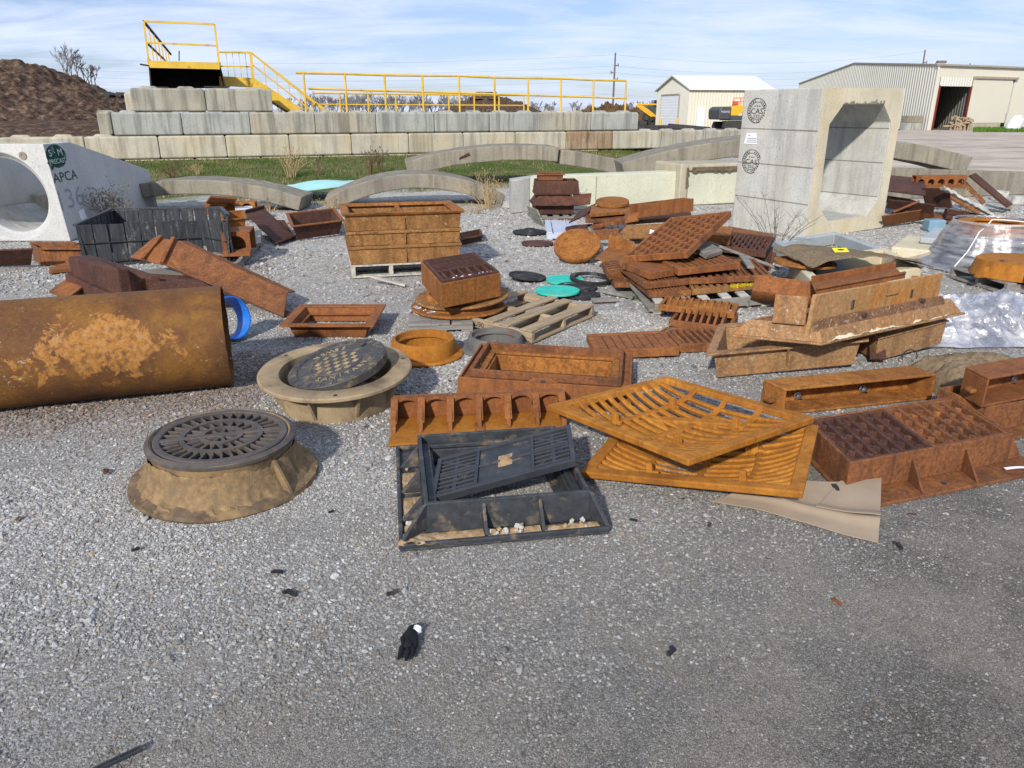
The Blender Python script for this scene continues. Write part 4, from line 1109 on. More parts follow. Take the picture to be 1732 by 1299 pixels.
def brick_grate(label, F, t=.06, rows=8, cols=4, rim=.03, mat=RUST_B, group=None, depth=.7):
    """grate whose slots sit in staggered rows"""
    M, L, W, S = F
    o = thing("slotted_grate", label, "grate", M, group)
    mb = NB(S); ringbox(mb, 0, L, 0, W, rim, -t, 0); mb.build("frame", mat, o, bevel=.004)
    mb = NB(S); x0, x1, y0, y1 = rim, L - rim, rim, W - rim
    p = (x1 - x0) / rows
    for i in range(rows + 1):
        x = x0 + p * i
        if 0 < i < rows: mb.box(x - .011, x + .011, y0 - .002, y1 + .002, -t * .9, -.003)
    for i in range(rows):
        q = (y1 - y0) / cols
        for k in range(cols + 1):
            y = y0 + q * (k + (.5 if i % 2 else 0))
            if y0 + .01 < y < y1 - .01: mb.box(x0 + p * i + .012, x0 + p * (i + 1) - .012, y - .012, y + .012, -t * .85, -.006)
    mb.box(x0 - .002, x1 + .002, y0 - .002, y1 + .002, -t * depth - .008, -t * depth)
    mb.build("bars", mat, o, bevel=.003, seg=1)
    return o
def flanged_frame(label, F, H=.15, wall=.02, flange=.06, taper=.05, mat=RUST_B, mat2=None, ledge=False, group=None, name="open_casting", cat="casting", ft=.018, upside=False, ribs=0):
    """open rectangular casting: F is the plane of its wide flange; walls taper away from it (below, or above when upside)"""
    M, L, W, S = F
    o = thing(name, label, cat, M, group); s = 1 if upside else -1
    mb = NB(S); ringbox(mb, 0, L, 0, W, flange + wall, min(0, s * ft), max(0, s * ft)); mb.build("flange", mat, o, bevel=.004)
    mb = NB(S)
    z0, z1 = (s * ft, s * H)
    a, b = flange, flange + taper
    lo, hi = min(z0, z1), max(z0, z1)
    if s < 0: ringbox(mb, a, L - a, a, W - a, wall, lo, hi, taper=taper)
    else:
        ringbox(mb, b, L - b, b, W - b, wall, lo, hi, taper=-taper)
    if ledge: ringbox(mb, a + wall + taper * .4, L - a - wall - taper * .4, a + wall + taper * .4, W - a - wall - taper * .4, .03, -H * .55 if s < 0 else H * .4, -H * .45 if s < 0 else H * .5)
    mb.build("wall", mat2 or mat, o, bevel=.004)
    for k in range(ribs):
        x = L * (k + .7) / (ribs + .4); mb = NB(S)
        pr = [(.004, s * ft), (a + taper * .3 + .004, s * ft), (a + taper + .004, s * H * .92)]
        mb.prism(pr, 'x', x - .008, x + .008); mb.build("rib", mat, o)
    return o
def channel(label, F, H=.15, t=.015, ends=True, lip=.03, mat=RUST_B, group=None, slots=0, name="trough_casting", cat="trough"):
    """open trough; F is the plane of its floor"""
    M, L, W, S = F
    o = thing(name, label, cat, M, group)
    mb = NB(S); mb.box(0, L, 0, W, 0, t); mb.build("floor", mat, o, bevel=.003)
    mb = NB(S)
    mb.box(0, L, -t, -.0005, .0, H); mb.box(0, L, W + .0005, W + t, 0, H)
    if lip: mb.box(0, L, -t - lip, -t - .0005, H - t, H - .001); mb.box(0, L, W + t + .0005, W + t + lip, H - t, H - .001)
    mb.build("side_wall", mat, o, bevel=.003)
    if ends:
        for a in (0, L):
            mb = NB(S); mb.box(a - t, a - .0005, -t, W + t, 0, H) if a == 0 else mb.box(a + .0005, a + t, -t, W + t, 0, H); mb.build("end_plate", mat, o, bevel=.003)
    return o
def slab_piece(label, F, t=.05, mat=RUST_B, name="steel_plate", cat="steel plate", group=None, bevel=.005, bump=0.0):
    M, L, W, S = F
    mb = NB(S); mb.box(0, L, 0, W, -t, 0)
    o = mb.build(name, mat, bevel=bevel); o.matrix_world = M
    return tag(o, label, cat, group)
def round_cover(label, M, r, t=.03, mat=RUST_B, rim=True, studs=0, group=None, dome=0.0, name="manhole_cover"):
    o = thing(name, label, "manhole cover", M, group)
    mb = MB(); prof = [(0.001, -t), (r * .97, -t), (r, -t * .8), (r, -.004), (r * .99, 0)]
    if rim: prof += [(r * .90, .0), (r * .88, -.008), (r * .70, -.008), (r * .68, .0), (r * .62, -.0), (r * .60, -.007)]
    prof += [(r * .3, dome), (0.001, dome * 1.1)]
    mb.lathe(prof, 56, closed=False); mb.build("disc", mat, o, smooth=True)
    if studs:
        mb = MB()
        for i in range(-7, 8):
            for j in range(-7, 8):
                x, y = i * r / 8, j * r / 8
                if x * x + y * y < (r * .57) ** 2 and (i + j) % 2 == 0:
                    mb.box(x - r*.03, x + r*.03, y - r*.03, y + r*.03, -.006, .004)
        mb.build("studs", mat, o)
    return o
def FR(a, b, c_): return F3(G(*a), G(*b), G(*c_))
def hang(pa, pb, H):   # vertical rect frame helper: not used for layout from the camera, only for edges
    return pa, pb

# ================================================================ FOREGROUND
# ---- manhole frame with radial grate, left
mh = thing("manhole_casting", "clay caked manhole frame with a flat round grate in its top, nearest the left", "manhole frame", ZR((-1.33, 3.085, 0), 20, .8, 1.2))
mb = MB(); mb.lathe([(.30, .002), (.408, .0), (.416, .012), (.410, .03), (.345, .05), (.315, .07), (.30, .14), (.316, .185), (.322, .215), (.300, .222), (.292, .215), (.290, .19), (.28, .18), (.275, .03)], 88, wob=.012)
mb.build("frame", CLAYIRON, mh, smooth=True)
mb = MB(); mb.lathe([(.3225, .196), (.3245, .202), (.324, .214), (.303, .2245), (.297, .218), (.303, .2215), (.322, .212)], 88); mb.build("rim", PITMETAL, mh, smooth=True)
for a in (-48, 150):
    mb = MB(); mb.T = Matrix.Rotation(R(a), 4, 'Z'); mb.prism([(.30, .03), (.41, .03), (.405, .04), (.322, .17), (.30, .17)], 'y', -.009, .009); mb.build("gusset", CLAYIRON, mh, bevel=.003)
rd = random.Random(9)
mb = MB(); vs = []; n = 260
for ring_ in range(13):
    for k in range(n):
        a = 2 * PI * k / n; ca, sa = math.cos(a), math.sin(a)
        f = ring_ / 12; r = .3165 + (.412 - .3165) * f; nn = noise.fractal(Vector((ca * 5, sa * 5, f * 2.2)), .7, 2, 5)
        z = .048 + .132 * (1 - f) ** 2.9 * (.86 + .35 * noise.noise(Vector((ca * 1.6, sa * 1.6, 7)))) + .020 * nn * (.25 + .75 * f) + .016 * max(0, noise.noise(Vector((ca * 13, sa * 13, f * 5)))) - .028 * f
        vs.append((r * ca, r * sa, max(.016, z)))
mb.add(vs, [(r*n+k, r*n+(k+1) % n, (r+1)*n+(k+1) % n, (r+1)*n+k) for r in range(12) for k in range(n)])
mb.build("caked_clay", DIRT, mh, smooth=True)

gm_ = thing("round_grate", "dark round radial bar grate set in the clay caked manhole frame", "grate", Matrix(mh.matrix_world) @ Matrix.Translation((0, 0, .222)))
gm_.matrix_world = ZR((-1.33, 3.085, 0), 20, .8, 1.2) @ Matrix.Translation((0, 0, .222))
mb = MB(); mb.lathe([(.289, -.045), (.289, -.002), (.284, .002), (.262, .002), (.257, -.002), (.257, -.045)], 80)
for r0 in (.085, .17): mb.lathe([(r0 - .011, -.04), (r0 - .011, 0), (r0 + .011, 0), (r0 + .011, -.04)], 64)
mb.build("rings", PITMETAL, gm_, smooth=True)
mb = MB(); mb.disc(.026, -.04, .001, 20)
for rr0, rr1, n_ in ((.18, .259, 34), (.094, .161, 20), (.024, .076, 9)):
    for k in range(n_):
        a = 2 * PI * (k + .5 * (rr0 > .1)) / n_
        mb.bar((rr0 * math.cos(a), rr0 * math.sin(a), -.021), (rr1 * math.cos(a), rr1 * math.sin(a), -.021), .011 if rr0 > .1 else .013, .034)
mb.box(-.26, .26, -.014, .014, -.04, .0015)
mb.build("spokes", PITMETAL, gm_, bevel=.003, seg=1)
mb = MB(); mb.disc(.272, -.075, -.070, 48); mb.build("dirt_tray", DIRT, gm_)
# ---- upturned manhole ring with tilted lettered cover
M2 = ZR((-1.018, 4.055, -.004), 0, 3.6, -.4)
mr = thing("manhole_ring", "tan dusty flanged manhole ring holding a tilted lettered cover", "manhole frame", M2)
mb = MB(); mb.lathe([(.300, .0), (.318, .0), (.325, .05), (.332, .165), (.43, .19), (.437, .197), (.437, .212), (.43, .218), (.326, .219), (.318, .214), (.312, .05), (.300, .04)], 96, wob=.004); mb.build("ring", TANIRON, mr, smooth=True)
for a in (20, 100, 215, 260, 300, 340):
    mb = MB(); mb.T = Matrix.Rotation(R(a), 4, 'Z'); mb.prism([(.322, .04), (.328, .04), (.40, .182), (.33, .17)], 'y', -.008, .008); mb.build("gusset", TANIRON, mr)
for a in (150, 282, 20):
    mb = MB(); mb.T = Matrix.Translation((.395 * math.cos(R(a)), .395 * math.sin(R(a)), .2192)); mb.disc(.012, 0, .0008, 10); mb.build("bolt_hole", BLACKG, mr)
cov = thing("manhole_cover", "black iron lettered cover with small raised squares lying tilted in the tan ring", "manhole cover", Matrix.Translation((-1.0, 4.012, .242)) @ Vector((-.221, -.150, 1)).to_track_quat('Z', 'Y').to_matrix().to_4x4() @ Matrix.Rotation(R(28), 4, 'Z'))
mb = MB(); mb.lathe([(.001, -.045), (.27, -.045), (.287, -.03), (.287, .012), (.283, .017), (.232, .017), (.229, .012), (.150, .012), (.147, .016), (.143, .012), (.001, .012)], 88, closed=False); mb.build("disc", COVERM, cov, smooth=True)
mb = MB()
for i in range(-3, 4):
    for j in range(-3, 4):
        if i * i + j * j < 12 and (i + j) % 2 == 0:
            x, y = i * .037, j * .037; mb.box(x - .015, x + .015, y - .015, y + .015, .0118, .0165)
mb.build("raised_squares", TANIRON, cov, bevel=.002)
mb = MB()
for word, a0, st in (("SANITARY", -38, 13.2), ("SEWER", 142, 13.2)):
    for k, ch in enumerate(word):
        a = R(a0 + (k - (len(word) - 1) / 2) * -st * -1)
        text_to_mb(mb, ch, .052, .0022, Matrix.Rotation(a, 4, 'Z') @ Matrix.Translation((.19, 0, .0135)) @ Matrix.Rotation(PI / 2, 4, 'Z'))
mb.build("lettering", TANIRON, cov)
mb = MB()
for a in range(0, 360, 15):
    mb.T = Matrix.Rotation(R(a), 4, 'Z'); mb.box(.236, .278, -.020, .020, .0165, .0205)
mb.build("edge_pads", COVERM, cov, bevel=.002)
mb = MB(); mb.T = Matrix.Rotation(R(80), 4, 'Z'); mb.box(.20, .285, -.008, .008, .015, .0215); mb.build("pick_slot", BLACKG, cov)

# ---- black drain frame and its loose grate
Mb, Lb, Wb, Sb = F3(G(677, 934, 0), G(1030, 903, 0), (-.545, 3.33, .0))
bf = thing("drain_casting", "black square drain frame with sand and stones in its flange pockets", "drain frame", Mb)
tp = [Mb.inverted() @ G(px, py, .145) for px, py in ((713, 852), (985, 832), (950, 716), (710, 738))]
bx0 = (tp[0].x + tp[3].x) / 2; bx1 = (tp[1].x + tp[2].x) / 2; by0 = (tp[0].y + tp[1].y) / 2; by1 = (tp[2].y + tp[3].y) / 2
mb = MB(); ringbox(mb, 0, Lb, 0, by1 + .13, .15, 0, .012); mb.build("flange", BLACKP, bf, bevel=.003)
mb = MB(); ringbox(mb, -.004, Lb + .004, -.004, by1 + .134, .018, .0125, .034); mb.build("rim", BLACKP, bf, bevel=.005)
mb = MB(); ringbox(mb, bx0, bx1, by0, by1, .018, .013, .145, taper=-.006); ringbox(mb, bx0 + .019, bx1 - .019, by0 + .019, by1 - .019, .035, .088, .108)
ringbox(mb, bx0 + .05, bx1 - .05, by0 + .05, by1 - .05, .015, .02, .0875)
mb.build("wall", BLACKP, bf, bevel=.004)
for x in (bx0 + (bx1 - bx0) * .35, bx0 + (bx1 - bx0) * .69):
    mb = MB(); mb.prism([(.012, .0345), (by0 - .003, .0345), (by0 - .003, .13), (by0 - .02, .10)], 'x', x - .007, x + .007); mb.build("gusset", BLACKP, bf, bevel=.002)
for y in (by0 + (by1 - by0) * .12, by0 + (by1 - by0) * .47, by0 + (by1 - by0) * .83):
    mb = MB(); mb.prism([(.014, .0345), (bx0 - .003, .0345), (bx0 - .003, .135), (bx0 - .022, .115)], 'y', y - .012, y + .012); mb.build("gusset", BLACKP, bf, bevel=.003)
for (xa, ya, xb, yb) in ((.004, .004, bx0, by0), (Lb - .004, .004, bx1, by0)):
    mb = MB(); mb.hexa([(xa - .008, ya, .034), (xa + .008, ya, .034), (xb + .008, yb - .003, .034), (xb - .008, yb - .003, .034)], [(xa - .008, ya, .037), (xa + .008, ya, .037), (xb + .008, yb - .003, .144), (xb - .008, yb - .003, .144)]); mb.build("corner_gusset", BLACKP, bf, bevel=.002)
mb = MB()
def lump(x0, x1, y0, y1, h):
    mb.grid(26, 8, lambda u, v: (x0 + (x1 - x0) * u, y0 + (y1 - y0) * v, .0125 + h * (1 - abs(2*v-1) ** 3) * (.5 + .9 * abs(noise.noise(Vector((u * 6 + x0 * 30, v * 3, 1)))))))
lump(.03, bx0 + (bx1-bx0) * .34, .018, by0 - .004, .016); lump(bx0 + (bx1-bx0) * .70, Lb - .03, .018, by0 - .02, .014); lump(bx0 + (bx1-bx0) * .36, bx0 + (bx1-bx0) * .68, .018, by0 - .012, .012)
lump(.018, bx0 - .004, by0 + (by1-by0) * .14, by0 + (by1-by0) * .45, .013); lump(.018, bx0 - .004, by0 + (by1-by0) * .5, by0 + (by1-by0) * .8, .013); lump(.018, bx0 - .004, by0, by0 + (by1-by0) * .1, .013)
mb.grid(20, 14, lambda u, v: (-.006 + .20 * u, -.006 + .115 * v, .010 + .034 * max(0, 1 - (u * u + v * v * 1.1)) ** .6 * (.75 + .6 * noise.noise(Vector((u * 6, v * 5, 4))))))
mb.build("sand", SANDY, bf, smooth=True)
mb = MB(); rd = random.Random(4)
for k in range(28):
    if k < 22: x, y = rd.uniform(bx0 + (bx1-bx0) * .36, bx0 + (bx1-bx0) * .58) if k < 15 else rd.uniform(bx1 - .12, Lb - .08), rd.uniform(.025, by0 - .02)
    else: x, y = rd.uniform(.025, bx0 - .03), rd.uniform(by0, by1 - .1)
    s = rd.uniform(.005, .012); m = MB(); m.T = Matrix.Translation((x, y, .024 + s * .4)) @ Matrix.Rotation(rd.random() * 3, 4, (1, .4, .3)); m.disc(s, -s * .6, s * .6, 6); m.rough(s * .5, 60); m.build("pebble", (CONC_GREY, CONC_WHITE, SANDY)[k % 3], bf)
Mg, Lg, Wg, Sg = F3(G(727, 843, .10), G(974, 777, .205), G(741, 775, .112))
bgz = thing("drain_grate", "black ribbed drain grate lying askew across the black square frame", "grate", Mg)
mb = NB(Sg); t = .034; ringbox(mb, 0, Lg, 0, Wg, .022, -t, 0)
for f in (.30, .70): mb.box(Lg * f - .008, Lg * f + .008, .0225, Wg - .0225, -t, -.002)
mb.box(.0225, Lg - .0225, Wg * .52 - .008, Wg * .52 + .008, -t * .9, -.0045)
for f in (.15, .85): mb.box(Lg * f - .010, Lg * f + .010, .0225, Wg - .0225, -t * .9, -.008)
mb.build("frame", BLACKG, bgz, bevel=.003)
mb = NB(Sg); mb.box(Lg * .30 + .0085, Lg * .70 - .0085, .0225, Wg - .0225, -t * .85, -.012); mb.build("solid_panel", BLACKP, bgz, bevel=.002)
mb = NB(Sg)
for x0, x1 in ((.0215, Lg * .30 - .007), (Lg * .70 + .007, Lg - .0215)):
    bars(mb, x0, x1, .03, Wg * .5, -t * .8, -.006, 4, .34, 'x'); bars(mb, x0, x1, Wg * .54, Wg - .03, -t * .8, -.006, 4, .34, 'x')
    mb.bar((x0, .03, -.018), (x1, Wg * .5, -.018), .010, .022); mb.bar((x1, Wg * .55, -.018), (x0, Wg - .03, -.018), .010, .022)
mb.build("bars", BLACKG, bgz, bevel=.002, seg=1)
mb = NB(Sg)
mb.grid(12, 8, lambda u, v: (Lg * .45 + .065 * u, Wg * .38 + .10 * v, -.0115 + .012 * max(0, 1 - ((2*u-1)**2 + (2*v-1)**2)) * (1 + .6 * noise.noise(Vector((u*5, v*5, 0)))))); mb.build("mud", SANDY, bgz, smooth=True)

# ---- arched inlet hood casting
Mh, Lh, Wh0, Sh = F3(G(657, 756, 0), G(964, 741, 0), G(657, 756, 0) + Vector((-.02, .34, 0)))
ih = thing("inlet_hood", "rust brown inlet hood with a row of six arched bays and orange floor", "inlet casting", Mh)
Wd, Hh = .36, .145
mb = NB(Sh); mb.box(0, Lh, 0, Wd, 0, .014); mb.build("floor", RUST_V, ih, bevel=.003)
mb = NB(Sh); mb.box(0, Lh, Wd - .018, Wd, .0145, Hh - .001); mb.build("back_wall", RUST_R, ih, bevel=.003)
nb = 6; pw = Lh / nb; prof = [(Wd - .0185, .0145), (Wd - .0185, Hh), (Wd - .052, Hh), (Wd * .50, Hh * .50), (Wd * .47, Hh * .34), (Wd * .36, .0145)]
for k in range(nb + 1):
    x = min(max(pw * k, .012), Lh - .012); mb = NB(Sh); hw = .010 if 0 < k < nb else .013
    mb.prism(prof, 'x', x - hw, x + hw)
    fl = .019; mb.hexa([(x - fl, Wd * .47, Hh * .36), (x + fl, Wd * .47, Hh * .36), (x + fl, Wd * .50, Hh * .40), (x - fl, Wd * .50, Hh * .40)], [(x - fl, Wd - .060, Hh * 1.0), (x + fl, Wd - .060, Hh * 1.0), (x + fl, Wd - .045, Hh + .002), (x - fl, Wd - .045, Hh + .002)])
    mb.build("fin", RUST_R, ih, bevel=.003)
for k in range(nb):
    x0, x1 = pw * k + .0185, pw * (k + 1) - .0185; r = (x1 - x0) / 2; cxm = (x0 + x1) / 2; mb = NB(Sh)
    n_ = 12; arc = [(cxm - r * math.cos(PI * i / n_), Hh - .075 + .062 * math.sin(PI * i / n_) ** .6) for i in range(n_ + 1)]
    vs = []; fs = []
    for (x, z) in arc: vs += [(x, Wd - .060, z), (x, Wd - .060, Hh + .0005), (x, Wd - .019, z), (x, Wd - .019, Hh + .0005)]
    for i in range(n_): a = 4 * i; fs += [(a, a+4, a+5, a+1), (a+1, a+5, a+7, a+3), (a+2, a+3, a+7, a+6), (a, a+2, a+6, a+4)]
    mb.add(vs, fs); mb.build("arch", RUST_R, ih, bevel=.002)
mb = NB(Sh); mb.box(Lh * .5 - .028, Lh * .5 + .028, .05, Wd * .62, .0142, .021); mb.lathe([(0.001, 0), (.001, 0)], 3) if False else None; mb.build("lug", RUST_O, ih, bevel=.003)

# ---- tall rectangular frame behind it
Mt, Lt, Wt, St = F3((-.25, 4.122, .178), (.628, 3.975, .168), (-.161, 4.657, .185))
tf = thing("curb_casting", "rust brown rectangular frame with raised collar and tapered skirt behind the arched hood", "casting", Mt)
mb = NB(St); ringbox(mb, 0, Lt, 0, Wt, .02, -.05, 0); mb.build("collar", RUST_B, tf, bevel=.004)
mb = NB(St); ringbox(mb, .0205, Lt - .0205, .0205, Wt - .0205, .045, -.062, -.045); ringbox(mb, .065, Lt - .065, .065, Wt - .065, .014, -.165, -.0625); mb.build("ledge", RUST_O, tf, bevel=.004)
mb = NB(St); ringbox(mb, -.055, Lt + .055, -.065, Wt + .05, .014, -.172, -.03, taper=-.012); mb.build("skirt", RUST_R, tf, bevel=.004)
mb = NB(St); ringbox(mb, -.043, Lt + .043, -.053, Wt + .038, .0425, -.064, -.0505); mb.build("shelf", RUST_R, tf)
mb = NB(St); mb.prism([(Lt*.5 - .09, -.031), (Lt*.5 + .09, -.031), (Lt*.5 + .05, -.004), (Lt*.5 - .05, -.004)], 'y', -.067, -.052); mb.build("tab", RUST_R, tf, bevel=.004)
mb = NB(St); mb.box(Lt*.5 - .014, Lt*.5 + .014, -.0685, -.0665, -.031, -.016); mb.build("tab_hole", BLACKG, tf)

# ---- two dished orange grates
def dish_grate(label, p0, p1, p3):
    M, L, W, S = F3(p0, p1, p3)
    o = thing("dished_grate", label, "grate", M, "dished orange grates leaning together")
    rim = .058; mb = NB(S); ringbox(mb, 0, L, 0, W, rim, -.034, 0, taper=.004); mb.build("frame", RUST_V, o, bevel=.006)
    sag = .105
    def zf(x, y):
        u = (x - rim) / (L - 2*rim); v = (y - rim) / (W - 2*rim); u = min(1, max(0, u)); v = min(1, max(0, v))
        return -.014 - sag * (4*u*(1-u)) ** .85 * (4*v*(1-v)) ** .55
    def sweep(mb, pts, w, h):
        vs = []; fs = []
        for i, p in enumerate(pts):
            d = Vector(pts[min(i+1, len(pts)-1)]) - Vector(pts[max(i-1, 0)]); s = Vector((-d.y, d.x, 0)).normalized()
            p = Vector(p)
            for a, b in ((-.5, 0), (-.32, .5), (.32, .5), (.5, 0), (.28, -.8), (-.28, -.8)): vs.append(p + s * (a * w) + Vector((0, 0, b * h)))
        for i in range(len(pts) - 1):
            for k in range(6): fs.append((i*6+k, i*6+(k+1) % 6, i*6+6+(k+1) % 6, i*6+6+k))
        mb.add(vs, fs)
    mb = NB(S); n_ = 11
    for k in range(n_):
        y = rim + (W - 2*rim) * (k + .8) / (n_ + .6); sweep(mb, [(rim - .004 + (L - 2*rim + .008) * i / 22, y, zf(rim + (L - 2*rim) * i / 22, y)) for i in range(23)], .030, .020)
    mb.build("bars", RUST_V, o, smooth=True)
    mb = NB(S)
    for f in (.25, .5, .75):
        x = rim + (L - 2*rim) * f; sweep(mb, [(x + .03 * math.sin(PI * i / 16) * (1 if f > .5 else -1 if f < .5 else 0), rim - .004 + (W - 2*rim + .008) * i / 16, zf(x, rim + (W - 2*rim) * i / 16) + .003) for i in range(17)], .036, .024)
    mb.build("ribs", RUST_V, o, smooth=True)
    for fx, fy in ((.25, .22), (.75, .22), (.25, .76), (.75, .76)):
        x, y = rim + (L - 2*rim) * fx, rim + (W - 2*rim) * fy; z = zf(x, y)
        mb = NB(S); mb.hexa([(x-.02, y-.016, z), (x+.02, y-.016, z), (x+.02, y+.016, z), (x-.02, y+.016, z)], [(x-.014, y-.012, z+.062), (x+.014, y-.012, z+.062), (x+.014, y+.012, z+.062), (x-.014, y+.012, z+.062)]); mb.box(x - .045, x + .045, y - .009, y + .009, z, z + .022); mb.build("peg", RUST_V, o, bevel=.004)
    return o
dish_grate("upper dished orange grate resting askew on the other orange grate", (.186, 3.589, .165), (.739, 2.792, .235), (.909, 4.087, .150))
dish_grate("lower dished orange grate lying on the gravel and cardboard under the other", (.309, 3.038, .055), (1.173, 2.640, .165), (.633, 3.711, .060))

# ---- cardboard
a_, b_, c2, d_ = G(1203, 846, .014), G(1487, 911, .022), G(1490, 813, .060), G(1325, 815, .050)
org = Vector(((a_.x + b_.x) / 2, (a_.y + c2.y) / 2, 0))
def cbf(u, v):
    p = (a_ * (1 - u) + b_ * u) * (1 - v) + (d_ * (1 - u) + c2 * u) * v
    z = p.z + .012 * math.sin(u * 5 + v * 2) * (1 - .3 * v) + .022 * math.exp(-((v - .30) / .07) ** 2) * (.4 + .6 * u) + .004 * noise.noise(p * 9)
    return (p.x - org.x, p.y - org.y, max(.006, z))
cb = thing("cardboard", "torn flattened brown cardboard lying under the lower orange grate", "cardboard", org)
def flap(nm, u0, u1, v0, v1, dz, sag):
    mb = MB()
    def f_(u, v):
        uu, vv = u0 + (u1 - u0) * u, v0 + (v1 - v0) * v; x, y, z = cbf(uu, vv)
        return (x, y, max(.006, z + dz + sag * (1 - v) * math.sin(u * 4.2 + 1)))
    mb.grid(26, 14, f_, .004); return mb.build(nm, CARD, cb, smooth=True)
flap("lower_flap", 0, 1, 0, .34, -.004, .0)
flap("sheet", .02, .575, .29, 1, .006, .012); flap("sheet", .58, 1, .285, 1, .010, -.004)
q = G(1408, 838, .0) - org; mb = MB(); mb.hexa([(q.x - .008, q.y - .045, .045), (q.x + .006, q.y - .045, .045), (q.x + .018, q.y + .01, .047), (q.x - .01, q.y + .01, .047)], [(q.x - .008, q.y - .045, .0525), (q.x + .006, q.y - .045, .0525), (q.x + .018, q.y + .01, .0535), (q.x - .01, q.y + .01, .0535)]); mb.build("hand_hole", BLACKG, cb)

# ---- big flanged grate frame, right foreground
ht = .165
Mq, Lq, Wq, Sq = F3(G(1438.5, 782.6, ht), G(1716, 733, ht), G(1361, 708, ht))
qf = thing("gusseted_casting", "long rusty frame with wide bottom flange and gussets at the right", "grate frame", Mq)
mb = NB(Sq); ringbox(mb, 0, Lq, 0, Wq, .014, -ht + .016, 0); mb.build("wall", RUST_B, qf, bevel=.004)
mb = NB(Sq); ringbox(mb, -.02, Lq + .12, -.13, Wq + .04, .16, -ht, -ht + .0155); mb.build("flange", RUST_B, qf, bevel=.004)
for f in (.37, .70):
    mb = NB(Sq); mb.prism([(-.12, -ht + .016), (-.0005, -ht + .016), (-.0005, -.04), (-.012, -.04)], 'x', Lq * f - .006, Lq * f + .006); mb.build("gusset", RUST_B, qf, bevel=.002)
mb = NB(Sq); mb.prism([(Lq + .0005, -ht + .016), (Lq + .11, -ht + .016), (Lq + .012, -.02), (Lq + .0005, -.02)], 'y', .02, .035); mb.build("gusset", RUST_B, qf, bevel=.002)
mb = NB(Sq); mb.T = Sq @ Matrix.Translation((Lq * .53, -.07, -ht + .0157)); mb.disc(.014, 0, .001, 12); mb.build("bolt_hole", BLACKG, qf)
for k, lab in enumerate(("left dark bar grate with zigzag slots set in the long rusty frame", "right brown bar grate with zigzag slots set in the long rusty frame")):
    x0 = .0145 + (Lq - .029) * k / 2; x1 = x0 + (Lq - .029) / 2 - .001
    o = thing("slotted_grate", lab, "grate", Mq @ Matrix.Translation((x0, 0, 0)), "grates in the long frame")
    L_ = x1 - x0; mat = RUST_D if k == 0 else RUST_B
    mb = NB(Sq); ringbox(mb, 0, L_, .015, Wq - .015, .018, -.055, -.004); mb.build("frame", mat, o, bevel=.003)
    mb = NB(Sq); n_ = 6; p = (L_ - .036) / n_
    for i in range(1, n_): xx = .018 + p * i; mb.hexa([(xx - .016, .0325, -.05), (xx + .010, .0325, -.05), (xx + .010, Wq - .0325, -.05), (xx - .016, Wq - .0325, -.05)], [(xx - .010, .0325, -.007), (xx + .009, .0325, -.007), (xx + .009, Wq - .0325, -.007), (xx - .010, Wq - .0325, -.007)])
    for i in range(n_):
        for j in range(4):
            yy = .04 + (Wq - .09) * (j + (.25 if i % 2 else .75)) / 4; xx = .018 + p * i
            mb.bar((xx + .010, yy - .018, -.03), (xx + p * .5, yy + .012, -.03), .012, .040); mb.bar((xx + p * .5, yy + .012, -.031), (xx + p - .014, yy - .014, -.031), .012, .040)
    mb.box(.0185, L_ - .0185, .0335, Wq - .0335, -.040, -.034)
    mb.build("bars", mat, o, bevel=.002, seg=1)
mb = MB(); p = G(1702, 794, .03); mb.grid(8, 2, lambda u, v: (u * .16, -u * .05 + v * .02 * (1 - u * .4), .02 * math.sin(u * 3)), .002); o = mb.build("paper_strip", WHITEP); o.location = p; tag(o, "thin white strip lying on the frame flange at the right edge", "strip")

# ---- curb boxes
def curb_box(label, p0, p1, p2, H, mat, group="orange curb boxes"):
    M, L, W, S = F3(p0, p1, p2); t = .014
    o = thing("curb_box", label, "curb box", M, group)
    mb = NB(S); mb.box(0, L, 0, W, H - t, H); mb.build("top_plate", mat, o, bevel=.005)
    mb = NB(S); mb.box(t, L - t, W - t - .0005, W - .0005, t, H - t - .0005); mb.build("back_plate", mat, o, bevel=.002)
    mb = NB(S); mb.box(0, L, 0.002, W, 0, t - .0005); mb.build("bottom_plate", mat, o, bevel=.003)
    for x0, x1 in ((0, t - .0005), (L - t + .0005, L)):
        mb = NB(S); mb.box(x0, x1, .001, W - .001, t, H - t - .0005); mb.build("end_plate", mat, o, bevel=.002)
    mb = NB(S); mb.box(-.045, -.0005, W * .3, W * .62, H * .36, H * .5); mb.build("lug", mat, o, bevel=.008)
    for f in (.22, .66):
        mb = NB(S); mb.box(L * f - .007, L * f + .007, W - t - .0035, W - t - .001, H * .30, H * .74); sl = mb.build("slot", BLACKG, o)
        mb = NB(S); mb.tube([(L * f, W - t - .004, H * .28), (L * f, W - t - .045, H * .28)], .007, 8); mb.tube([(L * f, W - t - .008, H * .28), (L * f, W - t - .020, H * .28)], .018, 6); mb.tube([(L*f, W - t - .003, H*.28), (L*f, W - t - .0075, H*.28)], .024, 12); mb.build("bolt", BOLT, o)
    return o
curb_box("orange open fronted curb box with two bolted slots behind the long rusty frame", G(1322, 703, 0), G(1576, 675, 0), G(1286, 685, 0), .158, RUST_O)
